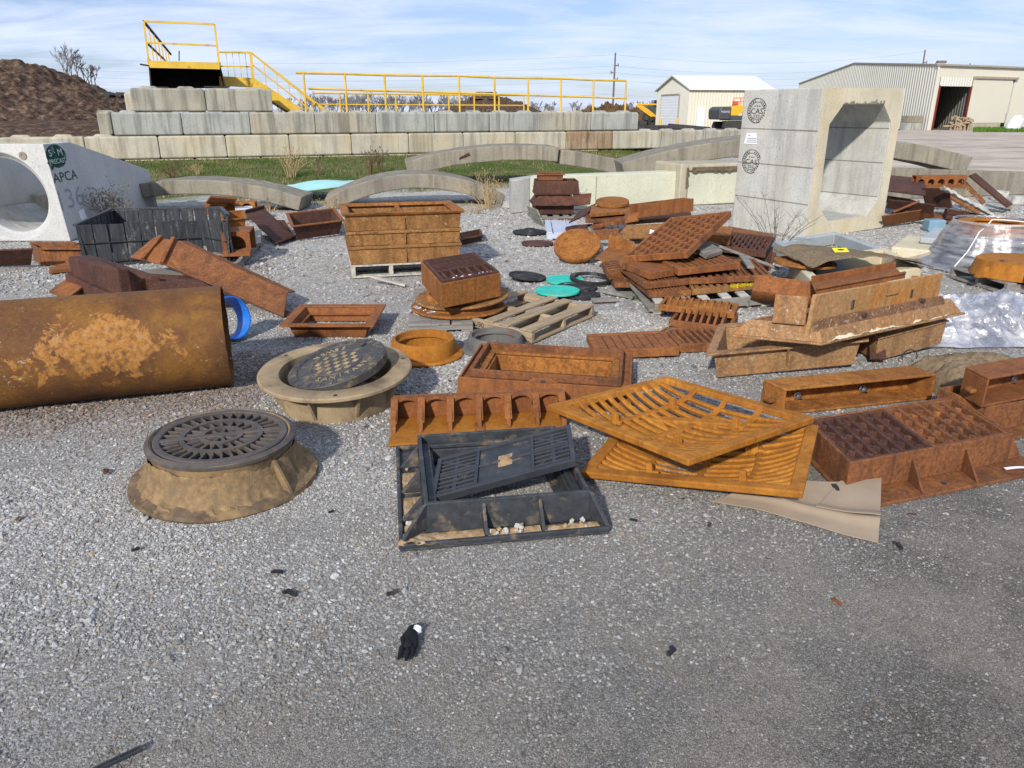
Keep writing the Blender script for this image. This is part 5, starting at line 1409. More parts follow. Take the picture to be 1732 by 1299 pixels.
# right edge: lower frame with second curb box on it
M_, L_, W_, S_ = F3(G(1658, 736, .0), G(1790, 712, 0), G(1578, 700, .0))
lf = thing("curb_casting", "rust brown bolted frame under the curb box at the right edge", "casting", M_)
mb = NB(S_); ringbox(mb, 0, L_, 0, W_, .014, .012, .16); mb.build("wall", RUST_B, lf, bevel=.004)
mb = NB(S_); ringbox(mb, -.02, L_ + .1, -.10, W_ + .03, .13, 0, .0115); mb.build("flange", RUST_B, lf, bevel=.003)
mb = NB(S_); mb.tube([(L_*.55, -.0005, .10), (L_*.55, -.014, .10)], .018, 8); mb.build("bolt", BOLT, lf)
cbx = curb_box("rust red curb box at the right edge standing on the bolted frame", G(1660, 690, .162), G(1790, 664, .162), G(1622, 668, .162), .165, RUST_R)
# burlap lumps
def burlap(label, base, L, W, H, rz, seed):
    mb = MB()
    def fn(u, v):
        x = (u - .5) * L; y = (v - .5) * W
        return (x, y, max(.0, H * max(0, 1 - abs(2*u-1) ** 4) * max(0, 1 - abs(2*v-1) ** 2.6) ** .55 + .035 * noise.fractal(Vector((x * 6 + seed, y * 6, 0)), .8, 2, 4)))
    mb.grid(40, 24, fn, .004)
    o = mb.build("burlap_sack", BURLAP, smooth=True); o.location = base; o.rotation_euler[2] = R(rz)
    return tag(o, label, "burlap", "burlap pieces among the castings")
burlap("rolled burlap bundle between the orange curb box and the right edge curb box", G(1632, 662, .0), .42, .26, .19, 12, 3)
burlap("flat brown burlap scrap lying behind the rolled burlap bundle", G(1640, 628, .0), .75, .28, .12, 8, 9)
# ================================================================ LEFT SIDE
# ---- steel pipe
ax = Vector((-.947, -.322, 0)).normalized(); side = Vector((ax.y, -ax.x, 0)); pc = Vector((-1.755, 4.38, .308))
Mp = Matrix(((-ax.x, -ax.y * -1 * -1, 0, 0), (-ax.y, ax.x * -1 * -1, 0, 0), (0, 0, 1, 0), (0, 0, 0, 1)))
xv = -ax; yv = Vector((-xv.y, xv.x, 0))
Mp = Matrix(((xv.x, yv.x, 0, pc.x), (xv.y, yv.y, 0, pc.y), (0, 0, 1, pc.z), (0, 0, 0, 1))) @ Matrix.Translation((-1.35, 0, 0))
mb = MB(); n = 72; vs = []; fs = []; Rp = .305; L0_, L1_ = -2.4, 1.35; nx_ = 30
for i in range(nx_ + 1):
    x = L0_ + (L1_ - L0_) * i / nx_
    for r in (Rp, Rp - .011):
        for k in range(n):
            a = 2 * PI * k / n; q = r + .0016 * noise.noise(Vector((x * 2, math.cos(a) * 2, math.sin(a) * 2)))
            vs.append((x + (.006 * noise.noise(Vector((math.cos(a) * 3, math.sin(a) * 3, i))) if i in (0, nx_) else 0), q * math.cos(a), q * math.sin(a)))
for i in range(nx_):
    for s in (0, 1):
        for k in range(n):
            a = i * 2 * n + s * n; b = a + 2 * n; f = (a + k, a + (k+1) % n, b + (k+1) % n, b + k); fs.append(f if s else f[::-1])
for i in (0, nx_):
    for k in range(n): a = i * 2 * n; fs.append((a + k, a + (k+1) % n, a + n + (k+1) % n, a + n + k))
mb.add(vs, fs)
o = mb.build("steel_pipe", RUST_P, smooth=True); o.matrix_world = Mp
tag(o, "large rusty steel pipe with a flaking ochre patch at the left edge", "pipe")
# ---- blue band
bb = D(386, 556, 5.30); mb = MB(); mb.lathe([(.150, -.07), (.161, -.07), (.161, .07), (.150, .07)], 56)
o = mb.build("blue_band", BLUEP, smooth=True); o.matrix_world = Matrix.Translation((bb.x, bb.y, .165)) @ Matrix.Rotation(R(62), 4, 'Z') @ Matrix.Rotation(R(76), 4, 'X'); tag(o, "bright blue plastic ring standing behind the end of the rusty pipe", "ring")
# ---- leaning chute
P0, P1 = D(282, 450, 6.5), G(481, 537, .012); Q0, Q1 = D(301, 409, 6.75), D(487, 495.5, 6.25)
E0_, E1_ = D(221, 437, 6.75), D(262, 403, 7.0)
org = Vector(((P0.x + P1.x) / 2, (P0.y + P1.y) / 2, 0)); ch = thing("chute_casting", "long reddish rust chute casting leaning from the slatted tub down to the gravel", "chute", org)
def quadslab(mb, a, b, c_, d, t, o_=org):
    a, b, c_, d = [Vector(p) - o_ for p in (a, b, c_, d)]; n_ = (b - a).cross(d - a).normalized() * t
    return mb.hexa([a, b, c_, d], [p + n_ for p in (a, b, c_, d)])
mb = MB(); quadslab(mb, P0, P1, Q1, Q0, .014); mb.build("face_plate", RUST_B, ch, bevel=.006)
dn = Vector((.05, .30, -.06))
mb = MB(); quadslab(mb, P0 + Vector((0, .016, 0)), P0 + dn * .9, P1 + dn * .5 + Vector((0, 0, .03)), P1 + Vector((0, .016, 0)), .012); mb.build("under_flange", RUST_D, ch)
mb = MB(); quadslab(mb, Q0, Q1, Q1 + dn * .45, Q0 + dn * .45, .012); mb.build("top_flange", RUST_R, ch, bevel=.004)
mb = MB(); quadslab(mb, E0_, P0 - Vector((.004,0,0)), Q0 - Vector((.004,0,0)), E1_, .016)
for t_ in (.40, .92):
    a = E0_.lerp(P0, t_) - org; b = E1_.lerp(Q0, t_ - .02) - org; mb.bar(a + Vector((0, -.02, .02)), b + Vector((0, -.02, .03)), .04, .05)
mb.build("end_flange", RUST_R, ch, bevel=.006)
# ---- dark hood castings behind the pipe
C0, C1, C2 = D(197, 455, 5.75), D(114, 434, 6.5), D(240, 463, 5.95)
org = Vector((C0.x, C0.y, 0)); hd = thing("hood_casting", "dark mossy rust hood casting with a rounded corner behind the pipe", "casting", org)
mb = MB()
a, b, c_ = [p - org for p in (C0, C1, C2)]
bk = Vector((.16, .10, 0))
pl = [Vector((b.x, b.y, 0)), Vector((0, 0, 0)), Vector((c_.x * .6, c_.y * .3, 0)), Vector((c_.x, c_.y, 0)), Vector((c_.x, c_.y, 0)) + bk * .7, Vector((b.x, b.y, 0)) + bk]
zt = [b.z, a.z, a.z - .005, c_.z - .035, c_.z - .03, b.z]
n = len(pl); mb.add([(p.x, p.y, .22) for p in pl] + [(p.x, p.y, z) for p, z in zip(pl, zt)], [tuple(range(n))[::-1], tuple(range(n, 2*n))] + [(i, (i+1) % n, (i+1) % n + n, i + n) for i in range(n)])
mb.build("hood", RUST_D, hd, bevel=.014)
mb = MB(); g_ = .035
pl2 = [Vector((b.x - g_, b.y - g_, 0)), Vector((-.01, -g_, 0)), Vector((c_.x + .05, c_.y - g_, 0)), Vector((c_.x + .06, c_.y + .2, 0)), Vector((b.x, b.y + .15, 0))]
n = 5; mb.add([(p.x * 1.05, p.y * 1.05, 0) for p in pl2] + [(p.x, p.y, .2195 + (.04 if i in (0, 4) else 0)) for i, p in enumerate(pl2)], [tuple(range(n))[::-1], tuple(range(n, 2*n))] + [(i, (i+1) % n, (i+1) % n + n, i + n) for i in range(n)])
mb.build("skirt", RUST_D, hd, bevel=.006)
F = F3(D(252, 476, 5.9), D(351, 481, 6.0), D(240, 462, 6.5)); bar_grate("dark rust long bar grate beside the hood casting behind the pipe", F, t=.09, n=6, rim=.03, mat=RUST_D, frac=.45, cross=1)
F = F3(D(238, 470, 6.35), D(342, 462, 6.75), D(236, 456, 6.6)); slab_piece("grey split board lying on the dark grate behind the pipe", F, .02, WOOD_G, "timber_board", "board")
F = F3(D(82, 492, 6.3), D(112, 505, 6.0), D(113, 470, 6.55)); slab_piece("rusty plate leaning at the left end of the hood casting", F, .02, RUST_R)
# ---- black slatted tub
zt = .46
A_, B_, C_, D_, E_ = [Vector((p.x, p.y, 0)) for p in (G(126, 381, zt), G(338, 371, zt), G(384, 379, zt), G(373, 352.5, zt), G(189, 355, zt))]
ring_ = [A_, B_, B_.lerp(C_, .45) + Vector((.05, -.03, 0)), C_, C_.lerp(D_, .5) + Vector((.05, 0, 0)), D_, E_]
org = sum(ring_, Vector()) / len(ring_); tub = thing("slatted_tub", "open tub of weathered black upright staves at the left", "tub", org)
mb = MB(); rd = random.Random(2)
for i in range(len(ring_)):
    p, q = ring_[i] - org, ring_[(i + 1) % len(ring_)] - org; L = (q - p).length; k = max(1, int(round(L / .165))); d = (q - p).normalized(); nn = Vector((d.y, -d.x, 0))
    for j in range(k):
        w_ = L / k; a = p + d * (w_ * j + .008) + nn * rd.uniform(-.012, .012); b = p + d * (w_ * (j + 1) - rd.choice((.003, .006, .012))) + nn * rd.uniform(-.012, .012); h = zt + rd.uniform(-.012, .01)
        out = nn * -.03
        mb.hexa([a + out * 1, b + out, b + out - nn * .02, a + out - nn * .02], [v + Vector((0, 0, h)) for v in (a, b, b - nn * .02, a - nn * .02)])
mb.build("staves", STAVE, tub, bevel=.003)
for z in (.06, .26):
    mb = MB(); mb.tube([Vector((p.x - org.x, p.y - org.y, z)) * 1 + (p - org).normalized() * .012 for p in ring_], .007, 6, closed=True); mb.build("hoop", BLACKR, tub)
mb = MB(); rr = [p - org for p in ring_]
for i in (4, 5):
    p, q = rr[i], rr[(i + 1) % 7]; d = (q - p).normalized(); mb.bar(p + Vector((0,0,zt + .012)), q + Vector((0,0,zt + .012)), .05, .02)
mb.bar(rr[6] + Vector((0,0,zt+.012)), rr[0] + Vector((0,0,zt+.0)), .04, .018)
mb.build("rim", BLACKG, tub)
# ---- precast flared end with round opening
S0 = Vector((-5.82, 9.80, 0)); SD = Vector((-.145, .9894, 0)).normalized(); SN = Vector((SD.y, -SD.x, 0))
lean = Vector((-.10, .0, 0))
fe = thing("flared_end", "white precast flared end section with a round pipe opening and green stencils", "precast concrete", S0)
fx = Vector((-1, .02, 0)).normalized()
Wf, Hf, thk = 1.34, 1.22, .40
def fpt(u, z, d=0.0):        # on the front face: u to the left from the right edge, z up, d into the depth
    return fx * u + SD * d + Vector((0, 0, z)) + lean * (z / Hf)
mb = MB(); n = 64; Rf, Rb = .555, .47; cu, cz_ = Wf / 2, .575
def outer(a):
    ca, sa = math.cos(a), math.sin(a); k = min((Wf/2) / abs(ca) if abs(ca) > 1e-6 else 9, ((Hf - cz_) if sa > 0 else cz_) / abs(sa) if abs(sa) > 1e-6 else 9)
    return cu + ca * k, cz_ + sa * k
angs = sorted(set([2 * PI * i / n for i in range(n)] + [math.atan2(sz, sx_) % (2 * PI) for sx_ in (Wf/2, -Wf/2) for sz in (Hf - cz_, -cz_)]))
vs = []; m = len(angs)
for a in angs:
    ou = outer(a)
    vs += [fpt(*ou, 0), fpt(cu + Rf * math.cos(a), cz_ + Rf * math.sin(a), 0), fpt(cu + Rb * 1.06 * math.cos(a), cz_ + Rb * 1.06 * math.sin(a), .10), fpt(cu + Rb * math.cos(a), cz_ + Rb * math.sin(a), .13), fpt(cu + Rb * math.cos(a), cz_ + Rb * math.sin(a), thk), fpt(*ou, thk)]
fs = []
for i in range(m):
    j = (i + 1) % m
    for k in range(6): fs.append((i*6+k, j*6+k, j*6+(k+1) % 6, i*6+(k+1) % 6))
mb.add(vs, fs); mb.build("headwall", CONC_WHITE, fe, bevel=.012)
mb = MB(); p = fpt(.30, 1.08, -.002); mb.T = Matrix.Translation(p) @ Matrix.Rotation(PI/2, 4, 'X'); mb.lathe([(.028, 0), (.045, .0), (.05, .008), (.022, .009), (.020, .003), (.001, .003)], 24, closed=False); mb.build("lift_socket", CONC_OLD, fe, smooth=True)
Lw = 3.84
def wing(u0, thick, nm):
    mb = MB(); a0 = fx * u0
    pr = [(thk + .002, 0.0), (Lw, 0.0), (Lw, .64), (.82, Hf - .002), (thk + .002, Hf - .002)]
    v = [a0 + SD * s + Vector((0,0,z)) + lean * (z / Hf) for s, z in pr] + [a0 + fx * thick + SD * s + Vector((0,0,z)) + lean * (z / Hf) for s, z in pr]
    n = 5; mb.add(v, [tuple(range(n)), tuple(range(2*n-1, n-1, -1))] + [(i, i+n, (i+1) % n + n, (i+1) % n) for i in range(n)])
    return mb.build(nm, CONC_WHITE, fe, bevel=.012)
wg = wing(0.0, .16, "wing"); wing(Wf - .14, .16, "wing")
mb = MB()
def flo(u, v):
    x = .16 + (Wf - .32) * u; p = fx * x + SD * (thk + .01 + (Lw - thk) * v); return (p.x, p.y, .10 + .28 * (2*u-1) ** 2 * (1 - v * .6) )
mb.grid(20, 10, flo, .09); mb.build("apron", CONC_GREY, fe, smooth=True)
def on_side(px, py, e=.003):
    u = (px - CXP) / FPX; v = (CYP - py) / FPX; d = Vector((u, _c + v * _s, -_s + v * _c)); o_ = Vector((0, 0, CAMH))
    # plane of the leaning wing face
    n_ = SD.cross(Vector((0,0,Hf)) + lean).normalized(); t_ = (S0 - o_).dot(n_) / d.dot(n_); return o_ + d * t_ - S0, n_ if n_.x > 0 else -n_
zl = (Vector((0,0,Hf)) + lean).normalized()
def side_M(px, py, rot=0, e=.003):
    p, n_ = on_side(px, py); x = SD; y = n_.cross(x)
    return Matrix(((x.x, y.x, n_.x, p.x + n_.x * e), (x.y, y.y, n_.y, p.y + n_.y * e), (x.z, y.z, n_.z, p.z + n_.z * e), (0,0,0,1))) @ Matrix.Rotation(R(rot), 4, 'Z')
def flat_ring(mb, r0, r1, sx=1, n=40, a0=0, a1=2*PI, z=0.0):
    k = n + 1; vs = []
    for i in range(k):
        a = a0 + (a1 - a0) * i / n; vs += [(r0 * sx * math.cos(a), r0 * math.sin(a), z), (r1 * sx * math.cos(a), r1 * math.sin(a), z)]
    mb.add(vs, [(2*i, 2*i+1, 2*i+3, 2*i+2) for i in range(n)])
mb = MB(); mb.disc(.145, 0, .001, 40); mb.v = [(x * 2.05, y, z) for x, y, z in mb.v]; o = mb.build("green_oval", GREENPNT, fe); Mo = side_M(95, 264); o.matrix_local = Mo
text_mesh("S · M", .12, .0006, WHITEINK, "lettering", fe, Mo @ Matrix.Translation((0, .04, .0022)) @ Matrix.Scale(1.7, 4, (1,0,0)))
text_mesh("PRECAST", .085, .0006, WHITEINK, "lettering", fe, Mo @ Matrix.Translation((0, -.065, .0022)) @ Matrix.Scale(1.5, 4, (1,0,0)))
Mo = side_M(110.5, 299)
text_mesh("APCA", .17, .0006, GREENPNT, "lettering", fe, Mo @ Matrix.Scale(1.75, 4, (1,0,0)))
mb = MB(); mb.prism([(-.36, .20), (-.30, .23), (-.20, .14), (-.26, .10), (-.30, .15)], 'z', 0, .001); o = mb.build("leaf_mark", GREENPNT, fe); o.matrix_local = Mo @ Matrix.Translation((-.06, -.0, 0))
text_mesh("136", .36, .0005, GREYINK, "chalk_number", fe, side_M(119, 337) @ Matrix.Scale(1.7, 4, (1,0,0)))
mb = MB(); mb.box(-.10, .10, -.075, .075, 0, .002); o = mb.build("paper_label", WHITEP, fe); o.matrix_local = side_M(139.5, 364, 6)
# block lying inside view of the opening
mb = MB(); mb.box(-.6, .6, -.4, .4, 0, .42); mb.rough(.03, 3); o = mb.build("concrete_block", CONC_BLOCK2, bevel=.04); p = G(46, 345, .25); o.location = (p.x, p.y, hgt(p.x, p.y) + .02); o.rotation_euler[2] = .1
tag(o, "tan concrete block lying on the grass, seen through the round opening", "concrete block")
weed("dry_weed", "grey dry weed standing before the stencilled concrete wing", Vector((-5.70, 10.75, 0)), 40, .78, .30, WEEDGR, .15, .0035, True, twigs=8)
# troughs at the far left
channel("dark rust flanged trough lying below the stencilled concrete wing", F3(G(72, 449, 0), G(150, 449, 0), G(60, 440, 0)), .20, .015, True, .05, RUST_B)
F = F3(G(-30, 452, .0), G(52, 449, .02), G(-30, 425, .22)); slab_piece("dark rusty plate leaning at the left edge under the round opening", F, .02, RUST_D)
slab_piece("flat rust strip lying on gravel under the flanged trough", F3(G(82, 457, .05), G(135, 452, .05), G(84, 451, .05)), .04, RUST_R)
# ---- scrap between the tub and the gravel
pal_label = None
def pallet(label, F, mat1=WOOD_X, mat2=WOOD_Y, nb=6, h=.12, group="wooden pallets", bw=.09, name="wooden_pallet", cat="pallet", gapbias=0.0):
    M, L, W, S = F
    o = thing(name, label, cat, M, group); rd = random.Random(int(L * 1000) + nb)
    for f in (0, .5, 1):
        y = .02 + (W - .04) * f; mb = NB(S); mb.box(0, L, y - .02, y + .02, -h + .018, -.018); mb.build("stringer", mat1, o, bevel=.003)
    for k in range(nb):
        x = (L - bw) * k / (nb - 1) + (rd.uniform(-.02, .02) if 0 < k < nb - 1 else 0); mb = NB(S); mb.box(x, x + bw, -.004, W + .004, -.0175, rd.uniform(-.002, .002)); mb.build("deck_board", mat2, o, bevel=.003)
    for k in range(3):
        x = (L - bw) * k / 2; mb = NB(S); mb.box(x, x + bw, 0, W, -h, -h + .0175); mb.build("bottom_board", mat2, o, bevel=.002)
    return o
pallet("grey pallet under the arched rust castings behind the slatted tub", F3(G(398, 446, .11), G(440, 402, .11), G(345, 440, .11)), WOOD_G, WOOD_G, 5, .11)
def hooded(label, M, L, W, H, mat, holes=1, group=None):
    """curb inlet casting with round-headed openings through its face"""
    o = thing("arched_casting", label, "inlet casting", M, group)
    pw = L / holes; mb = MB(); n_ = 14; r = pw * .33
    for k in range(holes):
        cx_ = pw * (k + .5); arc = [(cx_ - r * math.cos(PI * i / n_), H * .45 + r * .9 * math.sin(PI * i / n_)) for i in range(n_ + 1)]
        low = [(cx_ + r * math.cos(PI * i / n_), H * .32 - r * .3 * math.sin(PI * i / n_)) for i in range(n_ + 1)]
        hole = arc + low; m_ = len(hole)
        def out(p):
            dx, dz = p[0] - cx_, p[1] - H * .42; kx = (pw / 2) / abs(dx) if abs(dx) > 1e-6 else 99; kz = ((H * .58) if dz > 0 else H * .42) / abs(dz) if abs(dz) > 1e-6 else 99
            s = min(kx, kz); return (cx_ + dx * s, H * .42 + dz * s)
        vs = []
        for p in hole:
            q = out(p); vs += [(p[0], 0, p[1]), (q[0], 0, q[1]), (q[0], .03, q[1]), (p[0], .03, p[1])]
        mb.add(vs, [(4*i+s, 4*((i+1) % m_)+s, 4*((i+1) % m_)+(s+1) % 4, 4*i+(s+1) % 4) for i in range(m_) for s in range(4)])
    mb.build("face", mat, o)
    mb = MB(); mb.box(-.01, L + .01, .0305, W, H - .02, H); mb.box(-.01, L + .01, W - .02, W - .0005, 0, H - .0205); mb.build("hood", mat, o, bevel=.008)
    mb = MB(); mb.hexa([(0, -.14, 0), (L, -.14, 0), (L, -.001, .0), (0, -.001, 0)], [(0, -.14, .02), (L, -.14, .02), (L, -.001, .05), (0, -.001, .05)]); mb.build("apron", mat, o, bevel=.004)
    return o
hooded("orange brown casting with a single arched hole between the tub and the grey pallet", ZR(G(378, 431, .11), 12), .30, .42, .25, RUST_R, 1)
hooded("orange rust casting with three round holes beyond the slatted tub", ZR(G(348, 362, .12), 14), .74, .3, .16, RUST_O, 3)
flanged_frame("tilted rust box casting stacked behind the arched casting near the tub", F3(G(374, 372, .42), G(418, 368, .42), G(372, 358, .42)), .16, .015, .02, .03, RUST_O)
slab_piece("white painted board lying on the scrap beyond the tub", F3(G(398, 356, .22), G(428, 352, .22), G(396, 343, .22)), .03, WHITEPNT, "painted_board", "board")
slab_piece("pale timber block lying on the grey pallet end", F3(G(408, 410, .17), G(440, 400, .17), G(412, 396, .17)), .08, WOOD_W, "timber_block", "timber")
channel("dark brown angled trough leaning beside the pale timber block", F3(G(468, 414, .02), G(500, 402, .02), D(415, 362, 10.4)), .05, .012, False, .02, RUST_D)
slab_piece("dark scrap plate lying behind the angled trough", F3(G(440, 388, .08), G(492, 390, .05), G(430, 370, .2)), .03, RUST_D)
slab_piece("dark brown plate leaning on the scrap near the rubble", F3(G(345, 349, .2), G(388, 352, .15), G(356, 334, .42)), .03, RUST_B)
flanged_frame("dark red two pocket casting standing open beyond the scrap", F3(G(492, 383, .22), G(583, 372, .22), G(483, 360, .26)), .20, .02, .03, .06, RUST_R, RUST_D)
mb = MB(); mb.tube([(0,0,0), (-.02,0,.16), (.06,0,.2), (.10,0,.04)], .012, 6); o = mb.build("lifting_loop", RUST_R, smooth=True); o.location = G(424, 338, .0); tag(o, "small rusty steel loop standing by the concrete arch slab", "steel loop")
# ---- open rectangular frame, mid left
F = F3((-1.728, 5.281, .115), (-1.023, 5.284, .115), (-1.731, 5.882, .130))
o = flanged_frame("orange red open rectangular frame lying alone on the gravel beside the pipe", F, .115, .016, .055, .03, RUST_R, RUST_R, True, ft=.012)
# ---- stack of box frames on a pallet
zb = .14
yaw = math.atan2(.50, 1.12)
b0 = G(594, 449, zb); dx = Vector((math.cos(R(14)), math.sin(R(14)), 0)); Ls = 1.115; dy = Vector((-dx.y, dx.x, 0))
Ws = .80
def boxtier(z0, z1, grow0, grow1, label, mat, flange=0.0, inner=True):
    M = Matrix(((dx.x, dy.x, 0, b0.x), (dx.y, dy.y, 0, b0.y), (0, 0, 1, z0), (0, 0, 0, 1)))
    o = thing("basin_casting", label, "casting", M, "basin frames stacked on the pale pallet"); h = z1 - z0
    mb = MB(); ringbox(mb, -grow1, Ls + grow1, -grow1, Ws + grow1, .016, .002, h - .002, taper=grow1 - grow0); mb.build("wall", mat, o, bevel=.004)
    if flange:
        mb = MB(); ringbox(mb, -flange - grow1, Ls + flange + grow1, -flange - grow1, Ws + flange + grow1, flange + .04, h - .0015, h + .026, taper=.02); mb.box(Ls * .48, Ls * .52, .02, Ws - .02, h - .06, h - .002) ; mb.build("flange", RUST_O, o, bevel=.005)
    else:
        mb = MB(); ringbox(mb, -grow1 - .014, Ls + grow1 + .014, -grow1 - .014, Ws + grow1 + .014, .0135, h - .03, h - .006); mb.build("lip", mat, o, bevel=.004)
    for x in (Ls * .5,):
        mb = MB(); mb.box(x - .006, x + .006, -grow1 - .012, -grow1 + .004, .02, h * .8); mb.build("rib", mat, o)
    return o
boxtier(zb, zb + .19, .0, .012, "lowest ochre rust box frame in the stack on the pale pallet", RUST_Y)
boxtier(zb + .19, zb + .34, .0, .012, "middle ochre rust box frame in the stack on the pale pallet", RUST_Y)
boxtier(zb + .34, zb + .495, .006, .022, "topmost ochre rust box frame with a wide orange flange, on the stack", RUST_Y, .042)
Mpl = Matrix(((dx.x, dy.x, 0, b0.x), (dx.y, dy.y, 0, b0.y), (0, 0, 1, zb - .002), (0, 0, 0, 1)))
Mpl = Mpl @ Matrix.Translation((Ls * .72, 0, 0)) @ Matrix.Rotation(PI / 2, 4, 'Z')
pallet("pale wooden pallet carrying the stack of ochre box frames", (Mpl, Ws, Ls * .72, Matrix.Identity(4)), WOOD_W, WOOD_W, 6, .13)
mb = MB(); mb.bar((0, 0, .0), (.36, -.05, -.085), .05, .02); o = mb.build("timber_board", WOOD_W); o.location = G(624, 466, .10); tag(o, "pale broken slat hanging under the pallet of box frames", "board")
flanged_frame("low dark frame end lying behind the right of the box frame stack", F3(G(778, 405, .10), G(818, 397, .10), G(774, 394, .10)), .09, .015, .02, .02, RUST_D)
# ---- square basin with grate on ring frames
Fb = F3(G(745.5, 480.5, .395), G(847, 462, .395), G(711.5, 442.4, .395))
Mb_, Lb_, Wb_, Sb_ = Fb
bs = thing("catch_basin", "square rusty catch basin box tilted on the round ring frames", "catch basin", Mb_)
mb = NB(Sb_); ringbox(mb, 0, Lb_, 0, Wb_, .02, -.19, 0, taper=.002); mb.build("wall", RUST_O, bs, bevel=.005)
mb = NB(Sb_); ringbox(mb, .0205, Lb_ - .0205, .0205, Wb_ - .0205, .03, -.185, -.165); mb.build("base_flange", RUST_B, bs)
o = thing("basin_grate", "dark grate with bird droppings seated in the tilted square basin", "grate", Mb_ @ Matrix.Translation((0, 0, .004)))
mb = NB(Sb_); ringbox(mb, .022, Lb_ - .01, .022, Wb_ - .022, .03, -.05, .012)
mb.box(.05, Lb_ - .04, Wb_ * .42 - .01, Wb_ * .42 + .01, -.045, .008); mb.box(.05, Lb_ - .04, Wb_ * .7 - .008, Wb_ * .7 + .008, -.045, .006)
mb.build("frame", RUST_D, o, bevel=.004)
mb = NB(Sb_); bars(mb, .05, Lb_ - .04, Wb_ * .45, Wb_ - .05, -.045, .004, 9, .42, 'x'); bars(mb, .05, Lb_ - .04, .05, Wb_ * .42, -.045, .004, 6, .22, 'y'); mb.box(.0505, Lb_ - .0405, .0505, Wb_ * .42 - .0105, -.05, -.038); mb.build("bars", RUST_D, o, bevel=.002)
mb = NB(Sb_); rd = random.Random(6)
for k in range(5):
    x = .09 + k * .092; m = MB(); m.T = Sb_ @ Matrix.Translation((x + rd.uniform(-.01, .02), .10 + rd.uniform(-.02, .05), -.030)); m.disc(.026, 0, .022, 9); m.rough(.014, 30); mb.add(m.v, m.f)
o2 = mb.build("bird_droppings", WHITEP, o)
def ringcast(label, loc, r, h, fl, tx=0, ty=0, mat=RUST_O, mat2=None, flr=.03, top=False, group=None, name="ring_casting"):
    o = thing(name, label, "ring casting", ZR(loc, 0, tx, ty), group)
    mb = MB(); mb.lathe([(r - .03, 0), (r - .001, 0), (r, h * .5), (r - .006, h - .012), (r - .012, h), (r - .03, h), (r - .032, h * .75), (r - .05, h * .7), (r - .05, h * .62), (r - .034, h * .6)], 72); mb.build("wall", mat, o, smooth=True)
    if fl:
        z = h - flr if top else 0; mb = MB(); mb.lathe([(r - .004, z), (r + fl - .006, z), (r + fl, z + flr * .3), (r + fl, z + flr * .7), (r + fl - .008, z + flr), (r - .004, z + flr)], 72); mb.build("flange", mat2 or mat, o, smooth=True)
    return o
ringcast("upper wide rust ring frame under the tilted square basin", G(782, 503, .155), .30, .06, .09, 2, -3, RUST_O, RUST_Y, .022, group="ring frames under the square basin")
ringcast("lower rust ring frame on the grey slatted pallet under the square basin", G(775, 520, .085), .29, .06, .10, 0, 0, RUST_O, RUST_O, .022, group="ring frames under the square basin")
pallet("grey slatted pallet under the round ring frames, half covered by plastic shreds", F3(G(690, 549, .075), G(800, 545, .075), G(700, 488, .075)), WOOD_G, WOOD_G, 6, .075)
rd = random.Random(12)
for k, (px, py, lab) in enumerate(((700, 536, "torn clear plastic shred at the left corner of the grey slatted pallet"), (735, 547, "twisted plastic shred hanging off the front of the grey slatted pallet"), (712, 515, "small plastic shred caught on the side of the grey slatted pallet"))):
    base = G(px, py, .03); mb = MB(); pts = [(0, 0, .06)]
    for i in range(9): pts.append((pts[-1][0] + rd.uniform(-.01, .05), pts[-1][1] + rd.uniform(-.06, .03), max(.012, pts[-1][2] + rd.uniform(-.03, .022))))
    vs = []
    for i, p in enumerate(pts): w_ = .03 + .03 * math.sin(i * 1.3) ** 2; vs += [(p[0] - w_, p[1], p[2]), (p[0] + w_ * .4, p[1] + w_, p[2] + w_ * .6)]
    mb.add(vs, [(2*i, 2*i+1, 2*i+3, 2*i+2) for i in range(len(pts) - 1)]); o = mb.build("plastic_shred", FILM2, smooth=True); o.location = base; tag(o, lab, "plastic shred", "plastic shreds round the grey pallet")
# ---- wooden pallet lying tilted
Fp = F3(G(767, 527, .105), G(899.5, 560, .105), G(879, 489.7, .105))
M, L, W, S = Fp
wp = thing("wooden_pallet", "weathered brown wooden pallet with an upside down stamped date", "pallet", M, "wooden pallets"); h = .10
for f in (0, .5, 1):
    y = .02 + (W - .04) * f; mb = NB(S); mb.box(0, L, y - .02, y + .02, -h + .016, -.016); st = mb.build("stringer", WOOD_X, wp, bevel=.004)
    if f == 0:
        text_mesh("06/24 AP", .062, .0006, BLACKINK, "lettering", st, Matrix.Translation((L * .27, -.0012, -.050)) @ Matrix.Rotation(PI/2, 4, 'X') @ Matrix.Rotation(PI, 4, 'Z'))
for x, bw in ((0, .10), (L * .42, .09), (L * .60, .10), (L - .11, .11)):
    mb = NB(S); mb.box(x, x + bw, -.006, W + .006, -.0155, .001); mb.build("deck_board", WOOD_Y, wp, bevel=.004)
for x in (0, L * .5, L - .1):
    mb = NB(S); mb.box(x, x + .1, 0, W, -h, -h + .0155); mb.build("bottom_board", WOOD_Y, wp, bevel=.003)
# ---- amber ring and grey ring
ringcast("bright amber rust ring with a thin base flange on the gravel, mid picture", (-.618, 4.945, 0), .225, .125, .055, 0, 0, RUST_V, RUST_V, .022)
ringcast("grey ring frame half hidden behind the tall rectangular frame", G(838, 588, 0), .20, .10, .07, 0, 0, plain("weathered_grey_iron", (.13, .125, .12), .8, .3, .2, .3, 9, (.16, .07, .03), .2), None, .02)
